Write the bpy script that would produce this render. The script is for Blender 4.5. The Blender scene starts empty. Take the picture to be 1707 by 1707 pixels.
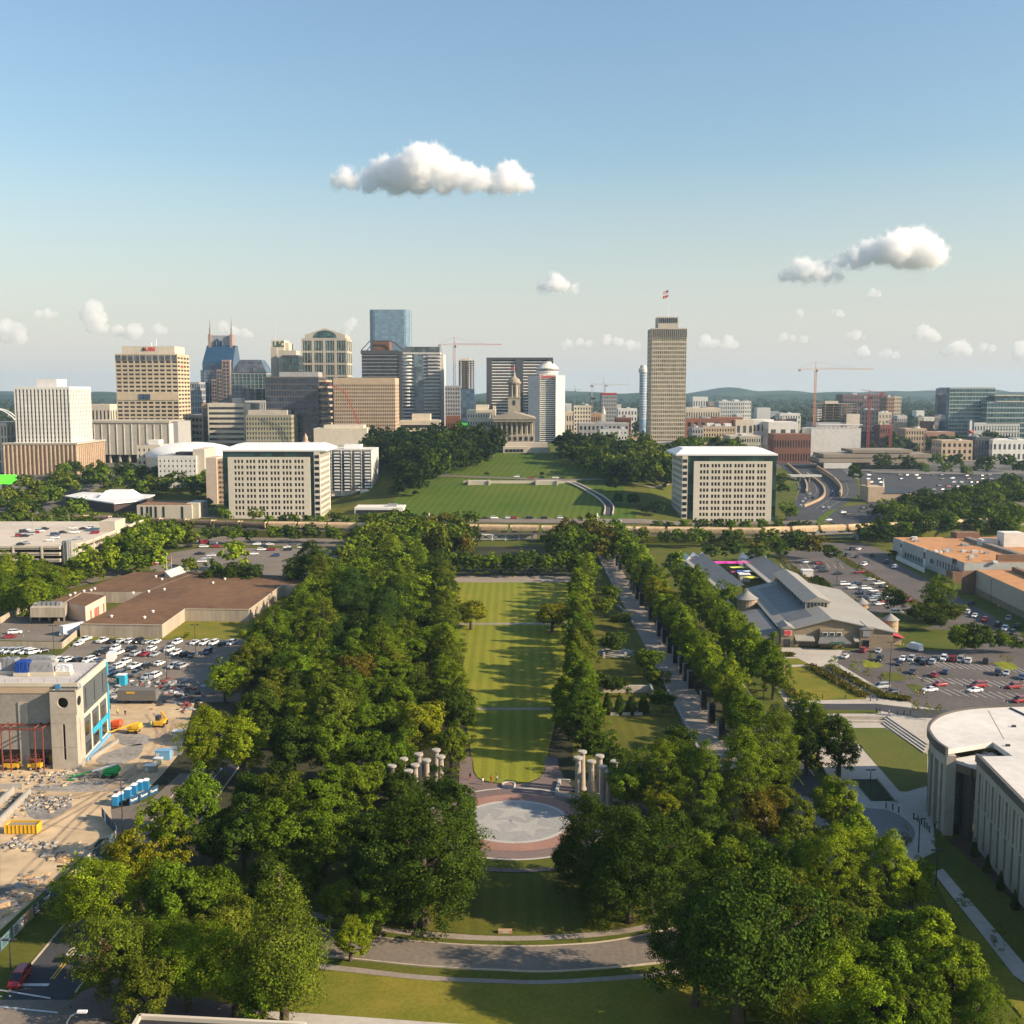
import bpy, math, random
import numpy as np
from mathutils import Vector
S = bpy.context.scene
COL = S.collection
R = math.radians
rnd = random.Random(7)
# ---------------------------------------------------------------- camera, sky, sun, exposure
FPX, CAM_H = 1830.0, 86.0
PITCH = math.atan((853.5 - 650.0) / FPX)
CP, SP = math.cos(PITCH), math.sin(PITCH)
cam = bpy.data.cameras.new('camera')
cam.sensor_width = 36
cam.lens = 36 * FPX / 1707
cam.clip_start, cam.clip_end = 1.0, 60000
cam_o = bpy.data.objects.new('camera', cam)
COL.objects.link(cam_o)
cam_o.location = (0, 0, CAM_H)
cam_o.rotation_euler = (math.pi / 2 - PITCH, 0, 0)
S.camera = cam_o
SUN_AZ, SUN_EL = 107.0, 27.0     # degrees clockwise from the view axis, degrees above the horizon
W = bpy.data.worlds.new('World')
S.world = W
W.use_nodes = True
nt = W.node_tree
nt.nodes.clear()
sky = nt.nodes.new('ShaderNodeTexSky')
sky.sky_type = 'NISHITA'
sky.sun_disc = False
sky.sun_elevation = R(SUN_EL)
sky.sun_rotation = R(SUN_AZ)
sky.altitude = 100
sky.air_density, sky.dust_density, sky.ozone_density = 1.5, 1.0, 4.0
bg = nt.nodes.new('ShaderNodeBackground')
bg.inputs['Strength'].default_value = 0.094
wo = nt.nodes.new('ShaderNodeOutputWorld')
tc = nt.nodes.new('ShaderNodeTexCoord')
sx = nt.nodes.new('ShaderNodeSeparateXYZ')
nt.links.new(tc.outputs['Generated'], sx.inputs[0])
hz = nt.nodes.new('ShaderNodeMapRange')      # pale vapour low round the whole horizon
hz.inputs['From Min'].default_value, hz.inputs['From Max'].default_value = 0.0, 0.2
hz.inputs['To Min'].default_value, hz.inputs['To Max'].default_value = 0.9, 0.0
nt.links.new(sx.outputs['Z'], hz.inputs['Value'])
hm = nt.nodes.new('ShaderNodeMix')
hm.data_type = 'RGBA'
hm.inputs['B'].default_value = (4.45, 4.36, 4.26, 1)
nt.links.new(hz.outputs[0], hm.inputs['Factor'])
nt.links.new(sky.outputs[0], hm.inputs['A'])
nt.links.new(hm.outputs['Result'], bg.inputs[0])
nt.links.new(bg.outputs[0], wo.inputs[0])
sun = bpy.data.lights.new('sun', 'SUN')
sun.energy, sun.angle, sun.color = 5.0, R(0.5), (1.0, 0.82, 0.60)
sun_o = bpy.data.objects.new('sun', sun)
COL.objects.link(sun_o)
SD = Vector((math.cos(R(SUN_EL)) * math.sin(R(SUN_AZ)), math.cos(R(SUN_EL)) * math.cos(R(SUN_AZ)), math.sin(R(SUN_EL))))
sun_o.rotation_euler = (-SD).to_track_quat('-Z', 'Y').to_euler()
sun_o.location = (300, 0, 400)
S.view_settings.view_transform = 'Standard'
S.view_settings.look = 'None'
S.view_settings.gamma = 1
S.view_settings.use_curve_mapping = False
S.view_settings.exposure = 0.82
S.cycles.max_bounces = 12
S.cycles.diffuse_bounces = 3
S.cycles.glossy_bounces = 2
S.cycles.transmission_bounces = 3
S.cycles.transparent_max_bounces = 12
S.cycles.volume_bounces = 12
S.cycles.use_denoising = True
# ---------------------------------------------------------------- measuring: photo pixel (1707 px) <-> metres
def smooth(a, b, x):
 t = min(1.0, max(0.0, (x - a) / (b - a)))
 return t * t * (3 - 2 * t)
def lin(x, pts):
 if x <= pts[0][0]: return pts[0][1]
 for (a, u), (b, v) in zip(pts, pts[1:]):
  if x <= b: return u + (v - u) * (x - a) / (b - a)
 return pts[-1][1]
def terr(x, y):
 """height of the ground"""
 if y < 650: return 0.0
 hill = lin(y, [(650, 0), (690, 3.6), (795, 17.5), (815, 18.0), (900, 24.5), (960, 31), (1100, 32), (1400, 24), (2200, 14), (9000, 12)])
 left = lin(y, [(650, 0), (700, 2), (800, 4), (900, 17), (1050, 21), (1500, 16), (2500, 10), (9000, 10)])
 right = lin(y, [(650, 0), (1000, 4), (1500, 8), (2500, 10), (9000, 10)])
 c = lin(y, [(650, 62), (800, 88), (1000, 200)])
 cl = lin(y, [(650, 62), (800, 85), (1000, 130)])
 if x >= 0:
  w = 1 - smooth(c, c + 60, x)
  return hill * w + right * (1 - w)
 w = 1 - smooth(cl, cl + 60, -x)
 return hill * w + left * (1 - w)
def ray(px, py):
 u, v = (px - 853.5) / FPX, (853.5 - py) / FPX
 return u, CP + v * SP, -SP + v * CP
def G(px, py, z=0.0):
 """the point of height z seen at a pixel"""
 dx, dy, dz = ray(px, py)
 t = (z - CAM_H) / dz
 return (dx * t, dy * t)
def GT(px, py):
 """the point of the terrain seen at a pixel"""
 dx, dy, dz = ray(px, py)
 if dz > -1e-4: dz = -1e-4
 t, st = 100.0, 4.0
 while t < 12000:
  if CAM_H + dz * t <= terr(dx * t, dy * t): break
  t += st * max(1, t / 600)
 return (dx * t, dy * t, terr(dx * t, dy * t))
def XP(px, Y, Z=0.0):
 return (px - 853.5) / FPX * (Y * CP + (CAM_H - Z) * SP)
def ZP(py, Y):
 v = (853.5 - py) / FPX
 return CAM_H + Y * (v * CP - SP) / (CP + v * SP)
def P(s, z=0.0):
 return [G(*map(float, q.split(',')), z) for q in s.split()]
def project(x, y, z):
 d = y * CP + (CAM_H - z) * SP
 return 853.5 + FPX * x / d, 853.5 - FPX * (y * SP + (z - CAM_H) * CP) / d
# ---------------------------------------------------------------- materials
MATS = {}
def mat(name, col, rough=0.85, var=0.18, scale=0.6, metal=0.0, bump=0.0, spec=0.3, scale2=None, stretch=None):
 """painted, mineral or metal surface: base colour with two sizes of mottling, optional fine relief"""
 if name in MATS: return MATS[name]
 m = bpy.data.materials.new(name)
 m.use_nodes = True
 t = m.node_tree
 b = t.nodes['Principled BSDF']
 b.inputs['Roughness'].default_value = rough
 b.inputs['Metallic'].default_value = metal
 b.inputs['Specular IOR Level'].default_value = spec
 if var:
  tc = t.nodes.new('ShaderNodeNewGeometry')
  src = tc.outputs['Position']
  if stretch:
   mp = t.nodes.new('ShaderNodeMapping')
   mp.inputs['Scale'].default_value = stretch
   t.links.new(src, mp.inputs['Vector'])
   src = mp.outputs[0]
  n1 = t.nodes.new('ShaderNodeTexNoise')
  n1.inputs['Scale'].default_value = scale
  n1.inputs['Detail'].default_value = 6
  n2 = t.nodes.new('ShaderNodeTexNoise')
  n2.inputs['Scale'].default_value = scale2 or scale * 0.08
  n2.inputs['Detail'].default_value = 3
  t.links.new(src, n1.inputs['Vector'])
  t.links.new(src, n2.inputs['Vector'])
  ad = t.nodes.new('ShaderNodeMath')
  ad.operation = 'ADD'
  t.links.new(n1.outputs['Fac'], ad.inputs[0])
  t.links.new(n2.outputs['Fac'], ad.inputs[1])
  mr = t.nodes.new('ShaderNodeMapRange')
  mr.inputs['From Min'].default_value = 0.6
  mr.inputs['From Max'].default_value = 1.4
  mr.inputs['To Min'].default_value = 1 - var * 1.6
  mr.inputs['To Max'].default_value = 1 + var * 1.6
  t.links.new(ad.outputs[0], mr.inputs['Value'])
  mx = t.nodes.new('ShaderNodeVectorMath')
  mx.operation = 'SCALE'
  mx.inputs[0].default_value = col
  t.links.new(mr.outputs[0], mx.inputs['Scale'])
  t.links.new(mx.outputs[0], b.inputs['Base Color'])
  if bump:
   bp = t.nodes.new('ShaderNodeBump')
   bp.inputs['Strength'].default_value = bump
   bp.inputs['Distance'].default_value = 0.2
   t.links.new(n1.outputs['Fac'], bp.inputs['Height'])
   t.links.new(bp.outputs[0], b.inputs['Normal'])
 else:
  b.inputs['Base Color'].default_value = (*col, 1)
 MATS[name] = m
 return m
def mat_glass(name, col, rough=0.12, var=0.5, cell=(0.25, 0.25, 0.28)):
 """window glass of a far building: glossy and dark, each pane a slightly different tone (blinds, rooms)"""
 if name in MATS: return MATS[name]
 m = bpy.data.materials.new(name)
 m.use_nodes = True
 t = m.node_tree
 b = t.nodes['Principled BSDF']
 b.inputs['Roughness'].default_value = rough
 b.inputs['Specular IOR Level'].default_value = 0.7
 g = t.nodes.new('ShaderNodeNewGeometry')
 mp = t.nodes.new('ShaderNodeVectorMath')
 mp.operation = 'MULTIPLY'
 mp.inputs[1].default_value = cell
 t.links.new(g.outputs['Position'], mp.inputs[0])
 fl = t.nodes.new('ShaderNodeVectorMath')
 fl.operation = 'FLOOR'
 t.links.new(mp.outputs[0], fl.inputs[0])
 wn = t.nodes.new('ShaderNodeTexWhiteNoise')
 t.links.new(fl.outputs[0], wn.inputs['Vector'])
 mr = t.nodes.new('ShaderNodeMapRange')
 mr.inputs['To Min'].default_value = 1 - var
 mr.inputs['To Max'].default_value = 1 + var
 t.links.new(wn.outputs['Value'], mr.inputs['Value'])
 sc = t.nodes.new('ShaderNodeVectorMath')
 sc.operation = 'SCALE'
 sc.inputs[0].default_value = col
 t.links.new(mr.outputs[0], sc.inputs['Scale'])
 t.links.new(sc.outputs[0], b.inputs['Base Color'])
 MATS[name] = m
 return m
def mat_objcol(name, rough=0.4, metal=0.0, spec=0.5, coat=0.0):
 """paint whose colour is the object's own colour (vehicles, tarpaulins)"""
 if name in MATS: return MATS[name]
 m = bpy.data.materials.new(name)
 m.use_nodes = True
 t = m.node_tree
 b = t.nodes['Principled BSDF']
 b.inputs['Roughness'].default_value = rough
 b.inputs['Metallic'].default_value = metal
 b.inputs['Specular IOR Level'].default_value = spec
 b.inputs['Coat Weight'].default_value = coat
 o = t.nodes.new('ShaderNodeObjectInfo')
 t.links.new(o.outputs['Color'], b.inputs['Base Color'])
 MATS[name] = m
 return m
def mat_leaf(name, fixed=None):
 if name in MATS: return MATS[name]
 m = bpy.data.materials.new(name)
 m.use_nodes = True
 t = m.node_tree
 t.nodes.clear()
 out = t.nodes.new('ShaderNodeOutputMaterial')
 geo = t.nodes.new('ShaderNodeNewGeometry')
 nz = t.nodes.new('ShaderNodeTexNoise')
 nz.inputs['Scale'].default_value = 0.35
 nz.inputs['Detail'].default_value = 4
 t.links.new(geo.outputs['Position'], nz.inputs['Vector'])
 mr = t.nodes.new('ShaderNodeMapRange')
 mr.inputs['From Min'].default_value, mr.inputs['From Max'].default_value = 0.3, 0.7
 mr.inputs['To Min'].default_value, mr.inputs['To Max'].default_value = 0.6, 1.5
 t.links.new(nz.outputs['Fac'], mr.inputs['Value'])
 isl = t.nodes.new('ShaderNodeMapRange')
 isl.inputs['To Min'].default_value, isl.inputs['To Max'].default_value = 0.65, 1.35
 t.links.new(geo.outputs['Random Per Island'], isl.inputs['Value'])
 ml = t.nodes.new('ShaderNodeMath')
 ml.operation = 'MULTIPLY'
 t.links.new(mr.outputs[0], ml.inputs[0])
 t.links.new(isl.outputs[0], ml.inputs[1])
 tip = t.nodes.new('ShaderNodeMix')
 tip.data_type = 'RGBA'
 tip.inputs['A'].default_value, tip.inputs['B'].default_value = (0.92, 0.98, 1.1, 1), (1.5, 1.26, 0.8, 1)
 t.links.new(geo.outputs['Random Per Island'], tip.inputs['Factor'])
 sc = t.nodes.new('ShaderNodeVectorMath')
 sc.operation = 'SCALE'
 if fixed is None:
  oi = t.nodes.new('ShaderNodeObjectInfo')
  t.links.new(oi.outputs['Color'], sc.inputs[0])
 elif fixed == 'attr':
  at = t.nodes.new('ShaderNodeAttribute')
  at.attribute_name = 'tint'
  t.links.new(at.outputs['Color'], sc.inputs[0])
 else:
  sc.inputs[0].default_value = fixed
 t.links.new(ml.outputs[0], sc.inputs['Scale'])
 tm = t.nodes.new('ShaderNodeVectorMath')
 tm.operation = 'MULTIPLY'
 t.links.new(sc.outputs[0], tm.inputs[0])
 t.links.new(tip.outputs['Result'], tm.inputs[1])
 sc = tm
 d = t.nodes.new('ShaderNodeBsdfDiffuse')
 tr = t.nodes.new('ShaderNodeBsdfTranslucent')
 t.links.new(sc.outputs[0], d.inputs['Color'])
 hs = t.nodes.new('ShaderNodeVectorMath')
 hs.operation = 'MULTIPLY'
 hs.inputs[1].default_value = (1.25, 1.15, 0.5)
 t.links.new(sc.outputs[0], hs.inputs[0])
 t.links.new(hs.outputs[0], tr.inputs['Color'])
 mix = t.nodes.new('ShaderNodeMixShader')
 mix.inputs[0].default_value = 0.22
 t.links.new(d.outputs[0], mix.inputs[1])
 t.links.new(tr.outputs[0], mix.inputs[2])
 t.links.new(mix.outputs[0], out.inputs['Surface'])
 MATS[name] = m
 return m
def mat_grass(name, col, col2, stripe=0.0, width=3.0, ang=0.0, patch=0.05):
 """turf: two greens in patches, fine blades, and mowing stripes (turned blades)"""
 if name in MATS: return MATS[name]
 m = bpy.data.materials.new(name)
 m.use_nodes = True
 t = m.node_tree
 b = t.nodes['Principled BSDF']
 b.inputs['Roughness'].default_value = 0.95
 b.inputs['Specular IOR Level'].default_value = 0.1
 geo = t.nodes.new('ShaderNodeNewGeometry')
 n1 = t.nodes.new('ShaderNodeTexNoise')
 n1.inputs['Scale'].default_value = patch
 n1.inputs['Detail'].default_value = 8
 n1.inputs['Roughness'].default_value = 0.65
 t.links.new(geo.outputs['Position'], n1.inputs['Vector'])
 cr = t.nodes.new('ShaderNodeMapRange')
 cr.inputs['From Min'].default_value, cr.inputs['From Max'].default_value = 0.35, 0.65
 t.links.new(n1.outputs['Fac'], cr.inputs['Value'])
 mx = t.nodes.new('ShaderNodeMix')
 mx.data_type = 'RGBA'
 mx.inputs['A'].default_value = (*col, 1)
 mx.inputs['B'].default_value = (*col2, 1)
 t.links.new(cr.outputs[0], mx.inputs['Factor'])
 n2 = t.nodes.new('ShaderNodeTexNoise')
 n2.inputs['Scale'].default_value = 1.6
 n2.inputs['Detail'].default_value = 5
 t.links.new(geo.outputs['Position'], n2.inputs['Vector'])
 mr = t.nodes.new('ShaderNodeMapRange')
 mr.inputs['To Min'].default_value, mr.inputs['To Max'].default_value = 0.6, 1.4
 t.links.new(n2.outputs['Fac'], mr.inputs['Value'])
 last = mr.outputs[0]
 if stripe:
  mp = t.nodes.new('ShaderNodeMapping')
  mp.inputs['Rotation'].default_value = (0, 0, ang)
  t.links.new(geo.outputs['Position'], mp.inputs['Vector'])
  wv = t.nodes.new('ShaderNodeTexWave')
  wv.inputs['Scale'].default_value = 0.314 / width
  wv.inputs['Distortion'].default_value = 0.6
  wv.inputs['Detail Scale'].default_value = 0.6
  t.links.new(mp.outputs[0], wv.inputs['Vector'])
  r2 = t.nodes.new('ShaderNodeMapRange')
  r2.inputs['From Min'].default_value, r2.inputs['From Max'].default_value = 0.3, 0.7
  r2.inputs['To Min'].default_value, r2.inputs['To Max'].default_value = 1 - stripe, 1 + stripe
  t.links.new(wv.outputs['Fac'], r2.inputs['Value'])
  mm = t.nodes.new('ShaderNodeMath')
  mm.operation = 'MULTIPLY'
  t.links.new(last, mm.inputs[0])
  t.links.new(r2.outputs[0], mm.inputs[1])
  last = mm.outputs[0]
 sc = t.nodes.new('ShaderNodeVectorMath')
 sc.operation = 'SCALE'
 t.links.new(mx.outputs['Result'], sc.inputs[0])
 t.links.new(last, sc.inputs['Scale'])
 t.links.new(sc.outputs[0], b.inputs['Base Color'])
 MATS[name] = m
 return m
# ---------------------------------------------------------------- mesh builder and object helpers
class MB:
 """collects faces (each with a material slot) and links them as ONE object"""
 def __init__(s, ox=0.0, oy=0.0, ang=0.0, oz=0.0):
  s.v, s.f, s.m = [], [], []
  s.fr = (ox, oy, oz, math.cos(ang), math.sin(ang))
 def add(s, vs, fs, m=0):
  ox, oy, oz, c, n = s.fr
  k = len(s.v)
  s.v += [(ox + c * x - n * y, oy + n * x + c * y, oz + z) for x, y, z in vs]
  s.f += [tuple(k + i for i in f) for f in fs]
  s.m += [m] * len(fs)
  return s
 def box(s, x0, x1, y0, y1, z0, z1, m=0):
  return s.add([(x0, y0, z0), (x1, y0, z0), (x1, y1, z0), (x0, y1, z0), (x0, y0, z1), (x1, y0, z1), (x1, y1, z1), (x0, y1, z1)],
                     [(0, 3, 2, 1), (4, 5, 6, 7), (0, 1, 5, 4), (1, 2, 6, 5), (2, 3, 7, 6), (3, 0, 4, 7)], m)
 def cbox(s, cx, cy, z0, dx, dy, dz, ang=0.0, m=0):
  c, n = math.cos(ang), math.sin(ang)
  q = [(cx + c * a * dx / 2 - n * b * dy / 2, cy + n * a * dx / 2 + c * b * dy / 2) for a, b in ((-1, -1), (1, -1), (1, 1), (-1, 1))]
  return s.prism(q, z0, z0 + dz, m)
 def prism(s, pts, z0, z1, m=0, mt=None, bottom=True):
  a = sum(p[0] * q[1] - q[0] * p[1] for p, q in zip(pts, pts[1:] + pts[:1]))
  if a < 0: pts = pts[::-1]
  n = len(pts)
  s.add([(x, y, z0) for x, y in pts] + [(x, y, z1) for x, y in pts], [(i, (i + 1) % n, n + (i + 1) % n, n + i) for i in range(n)], m)
  s.add([(x, y, z1) for x, y in pts], [tuple(range(n))], m if mt is None else mt)
  if bottom: s.add([(x, y, z0) for x, y in pts], [tuple(range(n))[::-1]], m)
  return s
 def poly(s, pts, z, m=0):
  a = sum(p[0] * q[1] - q[0] * p[1] for p, q in zip(pts, pts[1:] + pts[:1]))
  if a < 0: pts = pts[::-1]
  return s.add([(x, y, z) for x, y in pts], [tuple(range(len(pts)))], m)
 def face(s, *vs, m=0):
  return s.add(list(vs), [tuple(range(len(vs)))], m)
 def tube(s, p, q, r0, r1=None, n=6, m=0, cap=True):
  r1 = r0 if r1 is None else r1
  p, q = Vector(p), Vector(q)
  d = (q - p).normalized()
  a = d.orthogonal().normalized()
  b = d.cross(a)
  vs = []
  for c, r in ((p, r0), (q, r1)):
   for i in range(n):
    t = 2 * math.pi * i / n
    vs.append(tuple(c + a * (math.cos(t) * r) + b * (math.sin(t) * r)))
  fs = [(i, (i + 1) % n, n + (i + 1) % n, n + i) for i in range(n)]
  if cap: fs += [tuple(range(n))[::-1], tuple(range(n, 2 * n))]
  return s.add(vs, fs, m)
 def lathe(s, cx, cy, prof, n=12, m=0, a0=0.0, a1=2 * math.pi):
  full = abs(a1 - a0 - 2 * math.pi) < 1e-6
  k = n if full else n + 1
  vs = []
  for r, z in prof:
   for i in range(k):
    t = a0 + (a1 - a0) * i / n
    vs.append((cx + r * math.cos(t), cy + r * math.sin(t), z))
  fs = []
  for j in range(len(prof) - 1):
   for i in range(n):
    a, b = j * k + i, j * k + (i + 1) % k
    fs.append((a, b, b + k, a + k))
  return s.add(vs, fs, m)
 def obj(s, name, mats, parent=None, kind=None, smooth=False):
  if not isinstance(mats, (list, tuple)): mats = [mats]
  me = bpy.data.meshes.new(name)
  off = Vector((0, 0, 0))
  p = parent
  while p is not None:
   off += p.location
   p = p.parent
  v = [(x - off.x, y - off.y, z - off.z) for x, y, z in s.v] if parent is not None else s.v
  me.from_pydata(v, [], s.f)
  for q in mats: me.materials.append(q)
  if max(s.m, default=0): me.polygons.foreach_set('material_index', s.m)
  if smooth: me.polygons.foreach_set('use_smooth', [True] * len(s.f))
  me.update()
  return link(name, me, parent, kind)
def link(name, me, parent=None, kind=None, loc=None):
 o = bpy.data.objects.new(name, me)
 COL.objects.link(o)
 if parent is not None: o.parent = parent
 if kind: o['kind'] = kind
 if loc is not None: o.location = loc
 return o
def tag(o, label, cat=None, group=None, kind=None):
 o['label'] = label
 if cat: o['category'] = cat
 if group: o['group'] = group
 if kind: o['kind'] = kind
 return o
def thing(name, label, cat, loc=(0, 0, 0), group=None, rz=0.0):
 o = bpy.data.objects.new(name, None)
 o.empty_display_size = 0.5
 COL.objects.link(o)
 o.location = loc
 o.rotation_euler = (0, 0, rz)
 return tag(o, label, cat, group)
def copy_tree(o, parent=None):
 c = o.copy()
 COL.objects.link(c)
 if parent is not None: c.parent = parent
 for ch in list(o.children): copy_tree(ch, c)
 return c
def sheet(name, pts, m, lvl, label, kind='structure'):
 """a flush surface lying on the flat ground, lvl sheets up"""
 o = MB().poly([(p[0], p[1]) for p in pts], 0.02 * lvl).obj(name, m)
 return tag(o, label, kind=kind)
def strip(pts, w0, w1):
 """polygon along a polyline, from offset w0 to w1 (left of travel is positive)"""
 L, Rr = [], []
 n = len(pts)
 for i in range(n):
  a, b = Vector(pts[max(i - 1, 0)][:2]), Vector(pts[min(i + 1, n - 1)][:2])
  d = (b - a).normalized()
  nrm = Vector((-d.y, d.x))
  p = Vector(pts[i][:2])
  L.append(tuple(p + nrm * w0)); Rr.append(tuple(p + nrm * w1))
 return L, Rr
def ribbon(name, pts, w0, w1, m, z0, z1=None, label=None, kind='structure', drape=None):
 """a road, path, kerb or line along a polyline; flat, or a low solid when z1 is given; draped on the terrain when asked"""
 L, Rr = strip(pts, w0, w1)
 b = MB()
 n = len(L)
 hz = (lambda p: terr(p[0], p[1]) + drape) if drape is not None else (lambda p: 0.0)
 zt = z0 if z1 is None else z1
 vs = [(x, y, zt + hz((x, y))) for x, y in L] + [(x, y, zt + hz((x, y))) for x, y in Rr]
 fs = [(i + 1, i, n + i, n + i + 1) for i in range(n - 1)]
 if w1 < w0: pass
 else: fs = [f[::-1] for f in fs]
 if z1 is not None:
  vs += [(x, y, z0 + hz((x, y))) for x, y in L] + [(x, y, z0 + hz((x, y))) for x, y in Rr]
  for i in range(n - 1):
   fs += [(i, i + 1, 2 * n + i + 1, 2 * n + i), (n + i + 1, n + i, 3 * n + i, 3 * n + i + 1)]
  fs += [(0, 2 * n, 3 * n, n), (n - 1, 2 * n - 1, 4 * n - 1, 3 * n - 1)]
 b.add(vs, fs)
 o = b.obj(name, m)
 if label: tag(o, label)
 if kind: o['kind'] = kind
 return o
def resample(pts, step):
 out = [tuple(pts[0][:2])]
 for a, b in zip(pts, pts[1:]):
  L = math.hypot(b[0] - a[0], b[1] - a[1])
  k = max(1, int(round(L / step)))
  out += [(a[0] + (b[0] - a[0]) * i / k, a[1] + (b[1] - a[1]) * i / k) for i in range(1, k + 1)]
 return out
def curve_pts(pts, k=6):
 """Catmull-Rom through the points"""
 out = []
 q = [pts[0]] + list(pts) + [pts[-1]]
 for i in range(1, len(q) - 2):
  p0, p1, p2, p3 = q[i - 1], q[i], q[i + 1], q[i + 2]
  for j in range(k):
   t = j / k
   out.append(tuple(0.5 * (2 * p1[c] + (p2[c] - p0[c]) * t + (2 * p0[c] - 5 * p1[c] + 4 * p2[c] - p3[c]) * t * t + (3 * p1[c] - p0[c] - 3 * p2[c] + p3[c]) * t ** 3) for c in range(2)))
 out.append(tuple(pts[-1][:2]))
 return out
def lettering(txt, size, m, parent, loc, rot, name='lettering', align='CENTER', ext=0.05, bold=0.0, sx=1.0):
 cu = bpy.data.curves.new(name, 'FONT')
 cu.body = txt
 cu.size = size
 cu.align_x = align
 cu.align_y = 'CENTER'
 cu.extrude = ext
 cu.offset = bold
 cu.resolution_u = 3
 cu.materials.append(m)
 o = bpy.data.objects.new(name, cu)
 COL.objects.link(o)
 me = bpy.data.meshes.new_from_object(o)
 bpy.data.objects.remove(o)
 o = link(name, me, parent, loc=loc)
 o.rotation_euler = rot
 o.scale = (sx, 1, 1)
 return o
ORD = ['', 'first', 'second', 'third', 'fourth', 'fifth', 'sixth', 'seventh', 'eighth', 'ninth', 'tenth', 'eleventh', 'twelfth']
def nth(i):
 if i < len(ORD): return ORD[i]
 s = 'th' if 10 <= i % 100 <= 20 else {1: 'st', 2: 'nd', 3: 'rd'}.get(i % 10, 'th')
 return '%d%s' % (i, s)
def inside(x, y, poly):
 c = False
 n = len(poly)
 for i in range(n):
  x0, y0 = poly[i][:2]; x1, y1 = poly[(i + 1) % n][:2]
  if (y0 > y) != (y1 > y) and x < (x1 - x0) * (y - y0) / (y1 - y0) + x0: c = not c
 return c
# ---------------------------------------------------------------- the ground and what lies flush on it
GRASS = mat_grass('turf', (0.060, 0.085, 0.012), (0.115, 0.112, 0.02), 0.0, patch=0.045)
LAWN = mat_grass('mown_lawn', (0.160, 0.190, 0.018), (0.225, 0.210, 0.025), 0.085, 3.2, 0.0, patch=0.03)
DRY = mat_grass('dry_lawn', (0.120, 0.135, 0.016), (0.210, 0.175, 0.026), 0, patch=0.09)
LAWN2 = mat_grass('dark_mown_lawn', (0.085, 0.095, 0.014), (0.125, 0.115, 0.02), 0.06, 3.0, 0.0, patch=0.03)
HILLTURF = mat_grass('hill_turf', (0.056, 0.102, 0.011), (0.096, 0.122, 0.016), 0.09, 5.0, R(8), patch=0.02)
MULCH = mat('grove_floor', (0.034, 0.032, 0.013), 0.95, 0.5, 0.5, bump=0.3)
ASPH = mat('asphalt', (0.050, 0.050, 0.055), 0.9, 0.15, 1.5, scale2=0.08)
ASPH2 = mat('worn_asphalt', (0.175, 0.145, 0.115), 0.9, 0.2, 1.2, scale2=0.06)
ASPH3 = mat('car_park_asphalt', (0.105, 0.088, 0.080), 0.9, 0.24, 0.9, scale2=0.05)
CONC = mat('pale_concrete', (0.43, 0.385, 0.325), 0.9, 0.12, 0.8, scale2=0.07)
CONC2 = mat('grey_concrete', (0.32, 0.30, 0.27), 0.9, 0.16, 0.6, scale2=0.06, bump=0.2)
PATHM = mat('path_paving', (0.27, 0.225, 0.18), 0.9, 0.16, 1.2)
DIRT = mat('pale_dirt', (0.48, 0.355, 0.215), 0.95, 0.24, 0.25, scale2=0.03, bump=0.4)
GRAVEL = mat('grey_gravel', (0.25, 0.23, 0.21), 0.95, 0.32, 0.9, scale2=0.1, bump=0.5)
YELLOW = mat('yellow_line_paint', (0.55, 0.34, 0.04), 0.7, 0.2, 1.0)
WHITEP = mat('white_line_paint', (0.62, 0.60, 0.56), 0.7, 0.25, 0.8)
BRICKR = mat('red_brick_paving', (0.30, 0.165, 0.125), 0.9, 0.14, 1.5)
BRICKD = mat('plum_brick_paving', (0.175, 0.125, 0.110), 0.9, 0.15, 1.3)
GRANITE = mat('grey_granite', (0.29, 0.28, 0.26), 0.8, 0.12, 1.6)
GRANITEP = mat('pale_granite', (0.42, 0.39, 0.345), 0.8, 0.1, 1.6)
LIME = mat('limestone', (0.50, 0.44, 0.35), 0.85, 0.10, 0.5)
KERBM = mat('kerb_concrete', (0.46, 0.38, 0.28), 0.9, 0.15, 0.9)
def land_material():
 """country and suburbs: dark tree cover broken by paler clearings, roofs and streets"""
 m = bpy.data.materials.new('land')
 m.use_nodes = True
 t = m.node_tree
 b = t.nodes['Principled BSDF']
 b.inputs['Roughness'].default_value = 1.0
 b.inputs['Specular IOR Level'].default_value = 0.0
 geo = t.nodes.new('ShaderNodeNewGeometry')
 n1 = t.nodes.new('ShaderNodeTexNoise')
 n1.inputs['Scale'].default_value = 0.006
 n1.inputs['Detail'].default_value = 10
 n1.inputs['Roughness'].default_value = 0.7
 t.links.new(geo.outputs['Position'], n1.inputs['Vector'])
 r = t.nodes.new('ShaderNodeValToRGB')
 el = r.color_ramp.elements
 el[0].position, el[0].color = 0.40, (0.018, 0.032, 0.010, 1)
 el[1].position, el[1].color = 0.66, (0.095, 0.095, 0.045, 1)
 e = el.new(0.55); e.color = (0.040, 0.058, 0.016, 1)
 e = el.new(0.72); e.color = (0.20, 0.175, 0.14, 1)
 t.links.new(n1.outputs['Fac'], r.inputs['Fac'])
 t.links.new(r.outputs['Color'], b.inputs['Base Color'])
 return m
LAND = land_material()
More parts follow.
